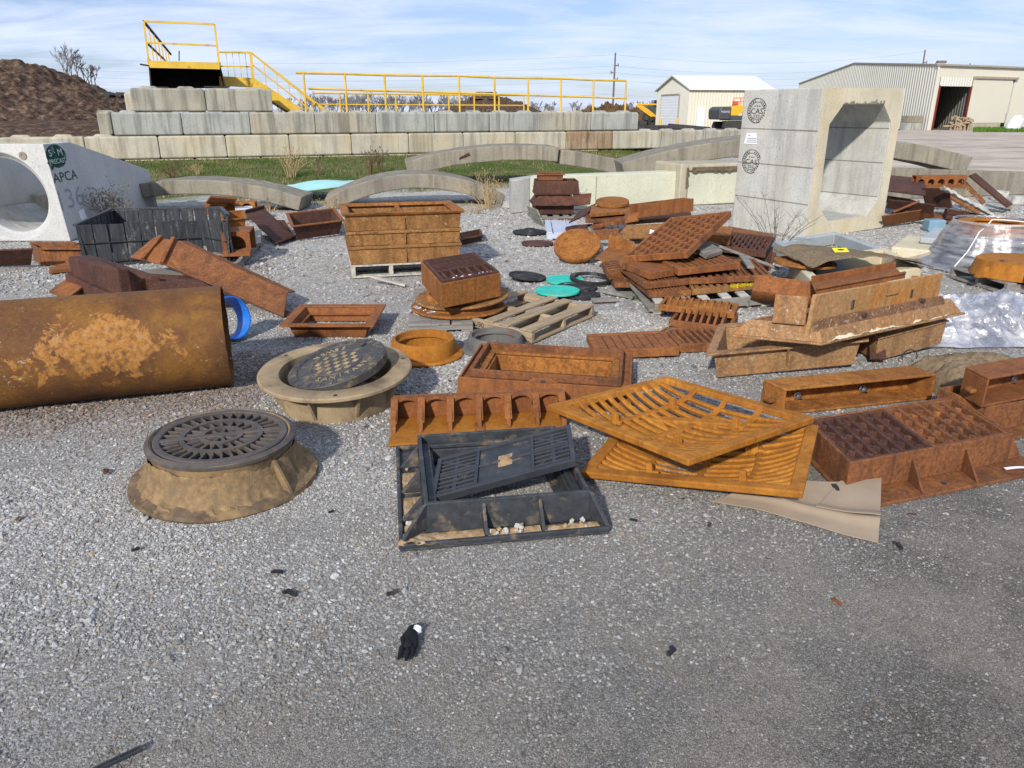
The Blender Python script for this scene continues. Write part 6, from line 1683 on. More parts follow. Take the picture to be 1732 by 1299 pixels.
# ================================================================ CONCRETE BEHIND
def arch(label, pl, pr, apex, Y, t, depth, rz=0, f0=0.0, f1=1.0, grp="old concrete arch slabs on the grass"):
    """curved concrete slab lying convex side up: chord ends and crown seen at distance Y, extruded away"""
    a, b, c_ = D(*pl, Y), D(*pr, Y), D(*apex, Y)
    org = Vector(((a.x + b.x) / 2, Y, 0)); x0, x1 = a.x - org.x, b.x - org.x; za, zb_ = a.z, b.z
    half = (x1 - x0) / 2; rise = max(.05, c_.z - (za + zb_) / 2)
    rad = (half * half + rise * rise) / (2 * rise); n = 40; vs = []
    yy = [0, depth]
    xm = (x0 + x1) / 2
    for i in range(n + 1):
        f = f0 + (f1 - f0) * i / n; th = math.asin(half / rad); a_ = -th + 2 * th * f
        x = xm + rad * math.sin(a_); z = rad * math.cos(a_) - (rad - rise) + za + (zb_ - za) * f
        xi = xm + (rad - t) * math.sin(a_); zi = (rad - t) * math.cos(a_) - (rad - rise) + za + (zb_ - za) * f
        for y in yy: vs += [(x, y, z), (xi, y, zi)]
    fs = []
    for i in range(n):
        p, q = 4 * i, 4 * i + 4
        fs += [(p, q, q+1, p+1), (p+2, p+3, q+3, q+2), (p, p+2, q+2, q), (p+1, q+1, q+3, p+3)]
    fs += [(0, 1, 3, 2), (4*n, 4*n+2, 4*n+3, 4*n+1)]
    mb = MB(); mb.add(vs, fs)
    mb.v = [tuple(Vector(p) + noise.noise_vector(Vector(p) * 3 + org) * .012) for p in mb.v]
    o = mb.build("arch_slab", CONC_OLD, bevel=.02); o.location = org; o.rotation_euler[2] = R(rz)
    return tag(o, label, "concrete arch", grp)
arch("grey concrete arch slab behind the tub, its crown just above the scrap", (165, 328), (510, 334), (350, 304), 12.9, .24, .8)
arch("concrete arch slab with a dark hollow under its right end, behind the box frame stack", (552, 334), (858, 334), (705, 294), 13.6, .25, 1.1, 10)
arch("upper weathered concrete arch slab with a broken left tip, nearest the wall", (686, 272), (1082, 277), (874, 246), 17.6, .32, 1.2, 8, 0, .655)
arch("short right end of the upper concrete arch slab, beyond its broken joint", (686, 275), (1082, 280), (874, 250), 17.55, .32, 1.2, 8, .665, 1)
arch("long concrete arch slab passing behind the upright box culvert", (1052, 276), (1646, 266), (1352, 228), 15.4, .33, 1.3)
for k, (px, py) in enumerate(((1158, 257), (1225, 249), (1520, 246), (1568, 251), (1617, 266))):
    pass
slab_piece("brown rusty strip lying against the upper arch slab", F3(D(760, 280, 17.4), D(795, 262, 17.4), D(758, 276, 17.4)), .03, RUST_D)
M, L, W, S = F3(D(473, 327, 13.9), D(600, 311, 14.6), D(478, 322, 14.6)); mb = NB(S); mb.grid(20, 6, lambda u, v: (u * L, v * W * 3.2 * (1 - .5 * u), .10 * math.sin(PI * v) * math.sin(PI * min(1, u * 1.0 + .05))), .02); o = mb.build("aqua_sheet", TEALPALE, smooth=True); o.matrix_world = M; tag(o, "pale aqua curved plastic sheet lying between two concrete arch slabs", "plastic sheet")
# long white precast wall units
def planbox(name, label, cat, base, tops, thick, mat, bevel=.015, group=None):
    """upright slab standing on plan points base (front line); tops = top height at each point"""
    org = Vector((base[0].x, base[0].y, 0)); n = len(base); mb = MB()
    d = (base[-1] - base[0]).normalized(); nn = Vector((-d.y, d.x, 0)) * thick
    for i in range(n - 1):
        a, b = base[i] - org, base[i+1] - org; za, zb_ = base[i].z, base[i+1].z; ta, tb = tops[i], tops[i+1]
        f = [Vector((a.x, a.y, za)), Vector((b.x, b.y, zb_)), Vector((b.x + nn.x, b.y + nn.y, zb_)), Vector((a.x + nn.x, a.y + nn.y, za))]
        g = [Vector((a.x, a.y, ta)), Vector((b.x, b.y, tb)), Vector((b.x + nn.x, b.y + nn.y, tb)), Vector((a.x + nn.x, a.y + nn.y, ta))]
        mb.hexa(f, g)
    o = mb.build(name, mat, bevel=bevel); o.location = org
    return tag(o, label, cat, group)
p0, p1, p2 = G(866, 361), G(896, 358), G(1012, 353); p3 = G(1150, 347)
pw_ = thing("precast_wall", "long pale cream precast concrete wall unit with an angled grey end", "precast concrete", Vector((p1.x, p1.y, 0)))
mb = MB(); t0, t1, t3 = zat(p0, 306), zat(p1, 299.5), zat(p3, 290)
a, b = p0 - p1, p3 - p1; th_ = Vector((.05, .45, 0))
mb.hexa([(0,0,0), (b.x, b.y, 0), (b.x + th_.x, b.y + th_.y, 0), (th_.x, th_.y, 0)], [(0,0,t1), (b.x, b.y, t3), (b.x + th_.x, b.y + th_.y, t3), (th_.x, th_.y, t1)]); mb.build("panel", CONC_PALE, pw_, bevel=.012)
mb = MB(); e = Vector((-.003, 0, 0)); mb.hexa([a + e, e, th_ + e, a + Vector((-.05, .5, 0))], [a + e + Vector((0,0,t0)), e + Vector((0,0,t1 - .003)), th_ + e + Vector((0,0,t1 - .003)), a + Vector((-.05, .5, t0))]); mb.build("angled_end", CONC_GREY, pw_, bevel=.012)
mb = MB(); m_ = b * .42; mb.box(m_.x - .006, m_.x + .006, m_.y - .003, m_.y + .01, .03, t1 - .02); mb.build("joint", CONC_OLD, pw_)
# broken concrete inlet beside it
q0, q1 = G(1149, 349), G(1252, 344); ti = zat(q0, 280); d = (q1 - q0); L = d.length; d.normalize(); nn = Vector((-d.y, d.x, 0))
ci = thing("concrete_inlet", "concrete inlet box with a broken brown lip beside the cream wall unit", "precast concrete", Matrix(((d.x, nn.x, 0, q0.x), (d.y, nn.y, 0, q0.y), (0,0,1,0), (0,0,0,1))))
mb = MB(); mb.box(.0, L, .06, .9, 0, ti - .10); mb.build("body", CONC_PALE, ci, bevel=.02)
mb = MB(); mb.box(-.02, .16, 0, .93, -.0, ti + .03); mb.box(.1605, L - .06, 0, .94, ti - .105, ti + .02); mb.box(L - .0595, L + .04, 0.001, .93, 0, ti); mb.rough(.006, 4); mb.build("rim", concrete("concrete_rim", (.42, .385, .29), (.2, .16, .1), (.4, .3, .16), .5, .3, 2.), ci, bevel=.04, seg=3)
mb = MB(); mb.grid(30, 3, lambda u, v: (.20 + (L - .3) * u, -.012, ti - .035 - v * (.06 + .07 * abs(noise.noise(Vector((u * 7, 0, 3)))))), .0); mb.grid(3, 16, lambda u, v: (.09 + u * (.05 + .04 * noise.noise(Vector((v * 6, 2, 0)))), -.012, ti - .04 - v * .36)); mb.build("broken_lip", plain("broken_aggregate", (.16, .115, .07), .95, .5, .1, .8, 20), ci)
# upright box culvert
fo = Vector((3.955, 10.05, 0)); fr_ = Vector((5.44, 11.0, 0)); d = (fr_ - fo); Lc = d.length; d.normalize(); nn = Vector((-d.y, d.x, 0)); Hc, Wc = 1.90, 1.28
cv = thing("box_culvert", "upright grey concrete box culvert with a tall cream chamfered opening and round stamps", "box culvert", Matrix(((d.x, nn.x, 0, fo.x), (d.y, nn.y, 0, fo.y), (0,0,1,-.01), (0,0,0,1))) @ Matrix.Rotation(R(-.6), 4, 'Y'))
mb = MB(); wl = .20; ch_ = .24
outl = [(0,0), (Lc,0), (Lc,Hc), (0,Hc)]
inn = [(wl+ch_, .20), (Lc-wl-ch_, .20), (Lc-wl, .20+ch_), (Lc-wl, Hc-.2-ch_), (Lc-wl-ch_, Hc-.2), (wl+ch_, Hc-.2), (wl, Hc-.2-ch_), (wl, .20+ch_)]
op = [(wl+ch_,0), (Lc-wl-ch_,0), (Lc,.2+ch_), (Lc,Hc-.2-ch_), (Lc-wl-ch_,Hc), (wl+ch_,Hc), (0,Hc-.2-ch_), (0,.2+ch_)]
cor = {1: (Lc,0), 3: (Lc,Hc), 5: (0,Hc), 7: (0,0)}
seq = []                     # subdivided outline so the broken rim can be ragged
vs = []; fs = []
for y in (0.0, Wc):
    for p in inn: vs.append((p[0], y, p[1]))
    for p in op: vs.append((p[0], y, p[1]))
    for k in (1, 3, 5, 7): vs.append((cor[k][0], y, cor[k][1]))
def fq(o_, flip):
    F_ = []
    for i in range(8):
        j = (i + 1) % 8
        poly = [o_ + 8 + i] + ([o_ + 16 + {1:0,3:1,5:2,7:3}[i]] if i in (1,3,5,7) else []) + [o_ + 8 + j, o_ + j, o_ + i]
        F_.append(tuple(poly[::-1] if flip else poly))
    return F_
fs += fq(0, False) + fq(20, True)
for i in range(8):
    j = (i + 1) % 8; fs.append((i, j, 20 + j, 20 + i))
    if i in (1,3,5,7):
        c_ = 16 + {1:0,3:1,5:2,7:3}[i]; fs += [(8+i, 28+i, 20+c_, c_), (c_, 20+c_, 28+j, 8+j)]
    else: fs.append((8+i, 28+i, 28+j, 8+j))
mb.add(vs, fs)
def culv_mat():
    m = CONC_GREY
    return m
cvb = mb.build("shell", CONC_GREY, cv, bevel=.014)
mb = MB()
# cream end face: thin cast skin set on the open end
for i in range(8):
    j = (i + 1) % 8
    poly = [op[i]] + ([cor[i]] if i in cor else []) + [op[j], inn[j], inn[i]]
    n = len(poly); mb.add([(x, -.004, z) for x, z in poly] , [tuple(range(n))])
mb.build("end_face", CONC_CREAM, cv)
for z in (.45, .92, 1.38):
    mb = MB(); mb.add([(-.0035, .01, z - .008), (-.0035, Wc - .01, z - .004 + .02), (-.0035, Wc - .01, z + .006 + .02), (-.0035, .01, z + .008)], [(0,1,2,3)]); mb.rough(.004, 6); mb.v = [(-.0035, y, z_) for x, y, z_ in mb.v]; mb.build("form_line", CONC_OLD, cv)
    mb = MB(); mb.add([(Lc - wl - .0035, .01, z - .006), (Lc - wl - .0035, Wc - .01, z - .006), (Lc - wl - .0035, Wc - .01, z + .006), (Lc - wl - .0035, .01, z + .006)], [(0,1,2,3)]); mb.build("form_line", CONC_OLD, cv)
mb = MB(); rd = random.Random(8)
for k in range(26):
    x = wl + ch_ + (Lc - 2*wl - 2*ch_) * k / 25; h_ = .02 + .05 * rd.random() if rd.random() > .45 else .012
    mb.add([(x - .022, -.0075, Hc - .2 - .002), (x + .022, -.0075, Hc - .2 - .002), (x + .016, -.0075, Hc - .2 + h_), (x - .016, -.0075, Hc - .2 + h_ * .8)], [(0,1,2,3)])
mb.build("chipped_edge", CONC_OLD, cv)
def stamp(y, z, r, lab):
    Ms = Matrix(((0, 0, -1, -.005), (-1, 0, 0, y), (0, 1, 0, z), (0,0,0,1)))
    mb = MB(); flat_ring(mb, r * .93, r, 1, 40, .3, 5.2); flat_ring(mb, r * .66, r * .70, 1, 40, 0.1, 6.0)
    for k in range(26):
        if k in (6, 7, 19): continue
        a = 2 * PI * k / 26 ; h_ = r * .155 * (.7 + .5 * ((k * 7) % 5) / 5)
        c0_, s0_ = math.cos(a), math.sin(a); t_ = Vector((-s0_, c0_, 0)) * r * .055; r0_ = Vector((c0_, s0_, 0))
        mb.add([r0_ * (r*.81 - h_/2) - t_, r0_ * (r*.81 - h_/2) + t_, r0_ * (r*.81 + h_/2) + t_, r0_ * (r*.81 + h_/2) - t_], [(0,1,2,3)])
    text_to_mb(mb, "CAS", r * .62, .0004, Matrix.Translation((0, -.01, 0)) @ Matrix.Scale(1.15, 4, (1,0,0)))
    for z_ in (.36, -.36, -.50):
        for x_ in (-.22, .02, .24): mb.add([(r*(x_-.08), r*(z_-.03), 0), (r*(x_+.08), r*(z_-.03), 0), (r*(x_+.08), r*(z_+.03), 0), (r*(x_-.08), r*(z_+.03), 0)], [(0,1,2,3)])
    o = mb.build("round_stamp", BLACKINK, cv); o.matrix_local = Ms
stamp(1.02, 1.63, .165, "u"); stamp(1.03, .955, .165, "l")
Ms = Matrix(((0, 0, -1, -.005), (-1, 0, 0, 1.06), (0, 1, 0, 1.265), (0,0,0,1)))
mb = MB(); mb.add([(-.13, -.075, 0), (.10, -.075, 0), (.075, .07, 0), (-.095, .07, 0)], [(0,1,2,3)]); o = mb.build("paper_label", WHITEP, cv); o.matrix_local = Ms
mb = MB()
for k, (z, w_) in enumerate(((.0, .17), (-.025, .16), (-.05, .18), (.04, .05))): mb.add([(-w_/2 - (.05 if k == 3 else 0), z - .006, .0012), (w_/2 - (.05 if k == 3 else 0), z - .006, .0012), (w_/2 - (.05 if k == 3 else 0), z + .006, .0012), (-w_/2 - (.05 if k == 3 else 0), z + .006, .0012)], [(0,1,2,3)])
o = mb.build("label_print", GREYINK, cv); o.matrix_local = Ms
weed("dry_weed", "thin bare weed growing before the foot of the box culvert", G(1310, 425, 0), 16, .85, .5, TWIG, .1, .004, False, twigs=4)
# low barrier and rubble at the right
b0_, b1_ = G(1495, 338, 0), G(1765, 328, 0)
planbox("concrete_barrier", "long low grey concrete barrier behind the right scrap pile", "barrier", [b0_, b1_], [zat(b0_, 284), zat(b1_, 293)], .3, CONC_OLD)
for k, (px, py, s, lab) in enumerate(((1712, 322, .22, "grey concrete rubble lump by the barrier, the larger one at the right edge"), (1690, 338, .14, "pale concrete rubble lump in front of the barrier"), (1722, 346, .12, "small concrete rubble lump at the right edge below the barrier"), (860, 352, .1, "small stone lump at the foot of the angled grey wall end"))):
    mb = MB(); mb.disc(s, 0, s * 1.2, 9); mb.rough(s * .45, 4 / s * .3); o = mb.build("concrete_rubble", CONC_GREY, bevel=.02); o.location = G(px, py, .0); tag(o, lab, "rubble", "rubble lumps near the concrete pieces")
# square concrete frame on the gravel
Fq = F3(G(1385, 443, .15), G(1497, 421, .15), G(1309, 408, .15)); M, L, W, S = Fq
o = thing("concrete_collar", "pale square concrete frame lying flat before the culvert", "precast concrete", M)
mb = NB(S); ringbox(mb, 0, L, 0, W, .10, -.15, 0, taper=-.02); mb.build("ring", CONC_BLUE, o, bevel=.012)
# concrete box under burlap
Fq = F3(G(1377, 478, .17), G(1560, 452, .17), G(1336, 438, .17)); M, L, W, S = Fq
o = thing("concrete_riser", "cream concrete riser box under a brown burlap mat", "precast concrete", M)
mb = NB(S); ringbox(mb, 0, L, 0, W, .12, -.18, 0); mb.build("ring", CONC_CREAM, o, bevel=.014)
M2_ = M.copy(); c_ = M @ Vector((L * .5, W * .55, .03))
round_cover("orange round cover lying on the concrete riser under the burlap mat", ZR(c_ + Vector((-.22, 0, .01)), 0, 0, 2), .30, .03, RUST_O)
mb = MB(); mb.grid(40, 20, lambda u, v: ((u - .5) * 1.30, (v - .5) * .72, .075 + .05 * math.sin(u * 4 + v) - .12 * max(0, abs(2*u - 1) - .7) ** 1.0 + .014 * noise.fractal(Vector((u * 7, v * 5, 2)), .8, 2, 4)), .012)
o = mb.build("burlap_mat", BURLAP, smooth=True); o.matrix_world = Matrix.Translation(c_ + Vector((.26, .04, 0))) @ Matrix.Rotation(R(10), 4, 'Z'); tag(o, "brown burlap mat draped over the cream concrete riser", "burlap")
yt = thing("yellow_tag", "bright yellow plastic tag with a dark slot lying on the burlap mat", "tag", Matrix.Translation(c_ + Vector((.07, -.10, .135))) @ Matrix.Rotation(R(8), 4, 'Z') @ Matrix.Rotation(R(24), 4, 'X'))
mb = MB(); mb.box(-.075, .075, -.035, .035, 0, .008); mb.build("plate", TAGYEL, yt, bevel=.004)
mb = MB(); mb.disc(.022, .0082, .0092, 14); mb.v = [(x * 1.7, y * .6, z) for x, y, z in mb.v]; mb.build("slot", BLACKG, yt)
# slabs by the wrapped stack
slab_piece("cream concrete slab end lying on gravel before the wrapped stack", F3(G(1507, 417, .13), G(1578, 424, .13), G(1534, 397, .13)), .128, CONC_CREAM, "concrete_slab", "concrete slab", None, .02)
slab_piece("bluish grey concrete slab lying against the wrapped stack", F3(G(1557, 401, .21), G(1606, 405, .21), G(1580, 384, .21)), .075, CONC_BLUE, "concrete_slab", "concrete slab", None, .02)
# shrink wrapped stack of manhole frames
wc = G(1690, 458, 0); wc.x += .06
ww = thing("wrapped_stack", "stack of ring castings wrapped in clear stretch film at the right edge", "wrapped stack", wc + Vector((0, .35, 0)))
for k, (z, r, h, m) in enumerate(((.04, .52, .07, plain("grey_iron", (.20, .20, .205), .6, .25, .3, .15, 8)), (.13, .40, .10, plain("grey_iron_b", (.16, .16, .165), .6, .25, .3, .15, 8)), (.27, .47, .06, plain("grey_iron_c", (.24, .24, .25), .6, .25, .3, .15, 8)), (.35, .38, .10, RUST_V), (.45, .35, .025, RUST_V))):
    mb = MB(); mb.lathe([(r - .12, z), (r, z), (r + .01, z + h * .5), (r, z + h), (r - .02, z + h + .004), (r - .12, z + h)], 64); mb.build("ring", m, ww, smooth=True)
mb = MB(); rd = random.Random(3)
def wrap(u, v):
    a = 2 * PI * u; z = v
    prof_z = [0.012, .10, .20, .33, .44, .49]; prof_r = [.80, .60, .53, .495, .42, .395]
    i = min(4, int(v * 5)); f = v * 5 - i; r = prof_r[i] + (prof_r[i+1] - prof_r[i]) * f; zz = prof_z[i] + (prof_z[i+1] - prof_z[i]) * f
    r += (.012 * math.sin(a * 17 + 3 * noise.noise(Vector((a, v, 0)))) + .02 * noise.noise(Vector((a * 3, v * 4, 1)))) * (1.1 - v)
    if v < .05: r += .07 * noise.noise(Vector((a * 4, 0, 2)))
    return (r * math.cos(a), r * math.sin(a), zz)
mb.grid(150, 24, wrap); mb.build("stretch_film", FILM, ww, smooth=True, weld=True)
mb = MB(); mb.grid(60, 4, lambda u, v: ((.40 + .005 * v) * math.cos(2*PI*u), (.40 + .005 * v) * math.sin(2*PI*u), .475 + .018 * v)); mb.build("film_edge", FILM2, ww, smooth=True)
mb = MB(); pts = [(-.30 + .5 * t, -.40 + .16 * math.sin(t * 3), .50 - .02 * t - .5 * max(0, .35 - t)) for t in [i / 14 for i in range(15)]]; mb.tube([(-.62, -.45, .05), (-.50, -.44, .22), (-.38, -.38, .42)] + [(x, y + .12, z + .02) for x, y, z in pts[3:]], .006, 6); mb.build("strap", WHITEP, ww)
# amber ring casting at the right edge and plastic heap below it
rc = G(1722, 492, 0); ao = thing("ring_casting", "amber rust ring casting with lugs at the right edge", "ring casting", (rc.x + .10, rc.y + .18, .12))
mb = MB(); mb.lathe([(.001, .14), (.28, .14), (.375, .146), (.385, .14), (.39, .12), (.43, 0), (.41, 0), (.36, .12), (.001, .12)], 72, closed=False); mb.build("ring", RUST_V, ao, smooth=True)
for a in (195, 245, 300): mb = MB(); mb.T = Matrix.Rotation(R(a), 4, 'Z'); mb.prism([(.40, .0), (.52, .0), (.51, .03), (.41, .10)], 'y', -.03, .03); mb.build("lug", RUST_V, ao, bevel=.004)
mb = MB(); mb.T = Matrix.Translation((-.23, -.05, .1475)); mb.disc(.022, 0, .001, 10); mb.build("bolt_hole", BLACKG, ao)
pallet("hidden grey pallet under the amber ring casting at the right edge", (ZR((rc.x - .25, rc.y - .2, .115), 6), .9, .8, Matrix.Identity(4)), WOOD_G, WOOD_G, 5, .11)
pc_ = G(1700, 590, 0)
mb = MB()
def sheet(u, v):
    x = (u - .5) * 1.15; y = v * .78
    e = min(1, u * 5) * min(1, (1 - u) * 5) * min(1, v * 3.2) * min(1, (1 - v) * 6)
    f = noise.fractal(Vector((x * 2.4, y * 2.4, 4)), .9, 2.1, 5); g_ = abs(noise.noise(Vector((x * 6, y * 6, 9)))); g2 = abs(noise.noise(Vector((x * 13, y * 11, 5))))
    cr_ = (1 - g_ * 2.2) ** 3 if g_ < .45 else 0; cr2 = (1 - g2 * 2.2) ** 3 if g2 < .45 else 0
    return (x + .05 * noise.noise(Vector((y * 5, 1, 0))), y + .05 * noise.noise(Vector((x * 5, 7, 0))), .012 + e * (.22 * min(1, v * 1.4 + .15) + .06 * f + .050 * cr_ + .010 * cr2))
mb.grid(150, 110, sheet); o = mb.build("plastic_heap", FILM2, smooth=True); o.location = pc_ + Vector((.02, 0, 0)); tag(o, "crumpled clear plastic sheeting heaped below the amber ring casting", "plastic sheet")
# ================================================================ CENTRE SCRAP PILE
# flared stack beside the cream wall
def flare(label, M, L, W, H, fl, mat, down=True, group="dark flared frames stacked by the cream wall"):
    o = thing("flared_casting", label, "casting", M, group)
    mb = MB(); ringbox(mb, 0, L, 0, W, .015, 0, H, taper=-fl if down else fl); mb.build("wall", mat, o, bevel=.004)
    mb = MB()
    if down: ringbox(mb, -fl - .01, L + fl + .01, -fl - .01, W + fl + .01, .04, -.014, -.0005)
    else: ringbox(mb, -.03, L + .03, -.03, W + .03, .05, H + .0005, H + .015)
    mb.build("flange", mat, o, bevel=.003); return o
sb = G(945, 372, 0); sy = sb.y
def at_(px, z, dy=0.0):
    p = D(px, 300, sy + dy); return Vector((p.x, sy + dy, z))
zz = [zat(sb, py) for py in (373, 347, 343, 331, 328, 306, 304, 294.5)]
pallet("dark broken pallet under the flared stack beside the cream wall", (ZR(at_(902, .07, -.05), 6), .72, .7, Matrix.Identity(4)), WOOD_G, WOOD_G, 5, .07)
flare("lowest dark flared frame in the stack beside the cream wall", ZR(at_(906, .085), 5), .62, .55, zz[1] - .09, .02, RUST_D, False)
flare("second dark flared frame from the bottom of the stack, with wide sloping skirt", ZR(at_(912, zz[1] + .012), 4), .52, .5, zz[3] - zz[1] - .014, .09, RUST_D)
flare("third dark flared frame from the bottom of the stack, holding the small box", ZR(at_(907, zz[4] + .004), 2), .66, .5, zz[5] - zz[4] - .006, .02, RUST_D)
flare("small reddish box frame on top of the flared stack", ZR(at_(911, zz[5] + .006), 2), .38, .4, zz[7] - zz[6] - .006, .0, RUST_B, False)
slab_piece("dark plate leaning against the right of the flared stack", F3(at_(968, .24, -.12), at_(1000, .26, -.12), at_(970, zz[3] + .02, .02)), .015, RUST_D)
slab_piece("splintered grey plank leaning at the left of the flared stack", F3(G(903, 376, .0), G(921, 384, .0), D(890, 348, sy - .1)), .02, WOOD_G, "timber_board", "board")
# pale plastic pallet and plates on it
pallet("pale bluish plastic pallet corner poking out under the scrap plates", F3(G(925, 392, .10), G(985, 398, .10), G(922, 371, .10)), plain("pale_blue_plastic", (.42, .47, .55), .5, .1, .4, .05, 4), plain("pale_blue_plastic_b", (.45, .50, .58), .5, .1, .4, .05, 4), 6, .10)
round_cover("dark round cover lying on the pale plastic pallet", ZR(G(990, 383, .16), 0, -2, -4), .27, .03, RUST_D)
for k, (a, b, c_, t, m, lab) in enumerate((
    ((1000, 381, .20), (1062, 371, .26), (1010, 370, .22), .05, RUST_B, "narrow brown bar plate lowest under the round rust cover"),
    ((990, 371, .27), (1062, 370, .27), (992, 358, .27), .05, RUST_B, "brown plate second from the top under the round rust cover"),
    ((998, 362, .34), (1068, 356, .34), (1000, 348, .34), .045, RUST_O, "brown plate topmost under the round rust cover"),
    ((962, 376, .22), (992, 362, .28), (980, 356, .30), .02, RUST_D, "dark ribbed scrap plate leaning beside the flared stack"),
    ((960, 410, .03), (1045, 404, .12), (962, 393, .16), .02, RUST_B, "long dark brown plate leaning behind the standing round cover"))):
    slab_piece(lab, F3(G(*a), G(*b), G(*c_)), t, m)
round_cover("orange rust pebbled round cover lying on top of the plate stack", ZR(G(1036, 339.5, .42), 0, 9, -2), .235, .045, RUST_O, rim=False)
mb = MB(); o_ = bpy.data.objects[-1] if False else None
# U shaped frame
def ubox(label, M, L, W, H, mat, t=.016, group=None):
    o = thing("channel_casting", label, "casting", M, group)
    mb = MB(); mb.box(0, L, 0, t, 0, H); mb.build("front_plate", mat, o, bevel=.004)
    mb = MB(); mb.box(0, L, W - t, W, 0, H * .98); mb.build("back_plate", mat, o, bevel=.004)
    mb = MB(); mb.box(L - t, L, t + .0005, W - t - .0005, 0.001, H * .97); mb.build("end_plate", mat, o, bevel=.004)
    mb = MB(); mb.box(0.001, L - t - .0005, t + .0005, W - t - .0005, .0, t); mb.build("floor", mat, o)
    return o
M, L, W, S = F3(G(1081, 369, .40), G(1173, 357, .44), G(1078, 352, .40))
ubox("open reddish brown channel frame propped on the pile before the culvert", M, L, .20, .155, RUST_R)
slab_piece("dark brown plate behind the propped channel frame", F3(G(1052, 374, .34), G(1170, 366, .36), G(1060, 356, .34)), .05, RUST_B)
slab_piece("short brown block plate left of the propped channel frame", F3(G(1056, 378, .33), G(1080, 374, .36), G(1062, 362, .44)), .04, RUST_R)
F = F3(G(1037, 403, .22), G(1132, 400, .24), G(1062, 380, .33)); slab_piece("ochre rust sloping plate below the propped channel frame", F, .02, RUST_Y)
slab_piece("white paper scrap lying on the ochre sloping plate", F3(G(1098, 395, .275), G(1112, 393, .275), G(1100, 386, .30)), .006, WHITEP, "paper_scrap", "scrap", None, .001)
for k, (px, py, z, lab) in enumerate(((1075, 410, .14, "grey timber block with dark marks under the tilted slotted grate"),)):
    p = G(px, py, z); mb = MB(); mb.box(-.06, .06, -.06, .1, -.10, .03); o = mb.build("timber_block", WOOD_G, bevel=.005); o.location = p; tag(o, lab, "timber")
# standing round cover
pcv = Vector((.736, 8.40, .20)); nrm = Vector((-.12, -.60, 1)).normalized()
Mc = Matrix.Translation(pcv) @ nrm.to_track_quat('Z', 'Y').to_matrix().to_4x4()
round_cover("orange ribbed round cover standing tilted against the pile", Mc, .265, .06, RUST_O)
bp = G(1003, 425, 0); mb = MB(); mb.bar((-.06, -.03, .30), (.10, -.1, .05), .07, .02); o = mb.build("timber_board", WOOD_G); o.location = (bp.x, bp.y, 0); tag(o, "short grey splinter of wood leaning on the standing round cover", "board")
# pieces at the left of the pile
M, L, W, S = F3(G(1006, 437, .12), G(1052, 446, .12), G(1028, 418, .14)); o = thing("angle_plate", "small orange folded angle plate at the left of the pile", "steel plate", M)
mb = NB(S); mb.box(0, L, 0, W, -.012, 0); mb.hexa([(0, W, -.012), (L, W, -.012), (L, W + .012, -.012), (0, W + .012, -.012)], [(0, W + .03, .14), (L, W + .03, .10), (L, W + .042, .10), (0, W + .042, .14)]); mb.build("plate", RUST_O, o, bevel=.004)
bar_grate("small bar grate below the folded angle plate at the left of the pile", F3(G(1031, 463, .16), G(1060, 458, .16), G(1018, 443, .16)), .06, 5, 'x', .02, RUST_B, .5, 1)
slab_piece("brown plate poking out left of the stacked grates", F3(G(1040, 478, .10), G(1075, 478, .10), G(1020, 452, .10)), .05, RUST_B)
# stacked grates on a grey pallet
pallet("grey broken pallet under the stacked grates in the middle of the pile", F3(G(1108, 511, .11), G(1306, 497, .11), G(1075, 462, .11)), WOOD_G, WOOD_W, 6, .11)
LAY = [
 ((1099, 494, .165), (1170, 491, .165), (1058, 461, .165), .05, RUST_B, "lowest left grate of the stack in the middle of the pile"),
 ((1171, 490, .165), (1300, 478, .165), (1150, 452, .165), .05, RUST_Y, "lowest right grate of the stack, streaked with yellow paint on its edge"),
 ((1092, 479, .225), (1166, 471, .225), (1048, 448, .225), .055, RUST_B, "second layer left grate of the stack"),
 ((1166, 471, .225), (1306, 465, .225), (1150, 442, .225), .055, RUST_B, "second layer right grate of the stack"),
]
for a, b, c_, t, m, lab in LAY: bar_grate(lab, F3(G(*a), G(*b), G(*c_)), t, 10, 'y', .03, m, .55, 1, "grates stacked in the middle of the pile", solid=True)
yp = bpy.data.objects.get("bar_grate.003")
bar_grate("third layer flat brown grate covered in straw bits, left front of the stack", F3(G(1100, 462, .29), G(1163, 452, .29), G(1052, 443, .29)), .06, 12, 'y', .03, RUST_R, .8, 1, "grates stacked in the middle of the pile", solid=True)
bar_grate("topmost flat slotted brown grate of the stack under the grey plank", F3(G(1148, 455, .32), G(1252, 444, .32), G(1113, 436, .32)), .06, 9, 'y', .035, RUST_R, .6, 1, "grates stacked in the middle of the pile", solid=True)
# yellow paint dashes on the lowest right grate edge
ya, yb = G(1232, 487, .145), G(1293, 481, .145); d = (yb - ya).normalized()
host = [o for o in bpy.data.objects if o.get('label', '').startswith("lowest right grate")][0]
mb = MB(); rd = random.Random(5); L_ = (yb - ya).length
for k in range(26):
    s = L_ * k / 26; h_ = rd.uniform(.012, .042); mb.bar(ya + d * s - Vector((0, .004, -.018)), ya + d * (s + L_ / 30) - Vector((0, .004, -.018)), .003, h_)
inv = host.matrix_world.inverted() if False else Matrix(F3(G(1171, 490, .165), G(1300, 478, .165), G(1150, 452, .165))[0]).inverted()
mb.v = [tuple(inv @ Vector(p)) for p in mb.v]; mb.v = [(x, min(-.0025, y) if y > -.03 else y, z) for x, y, z in mb.v]; mb.build("yellow_paint", TAGYEL, host)
# tilted slotted grate on top
brick_grate("large slotted grate tilted up on top of the pile", F3((1.048, 6.968, .318), (1.553, 6.571, .432), (1.648, 7.805, .575)), .06, 8, 8, .03, RUST_R)
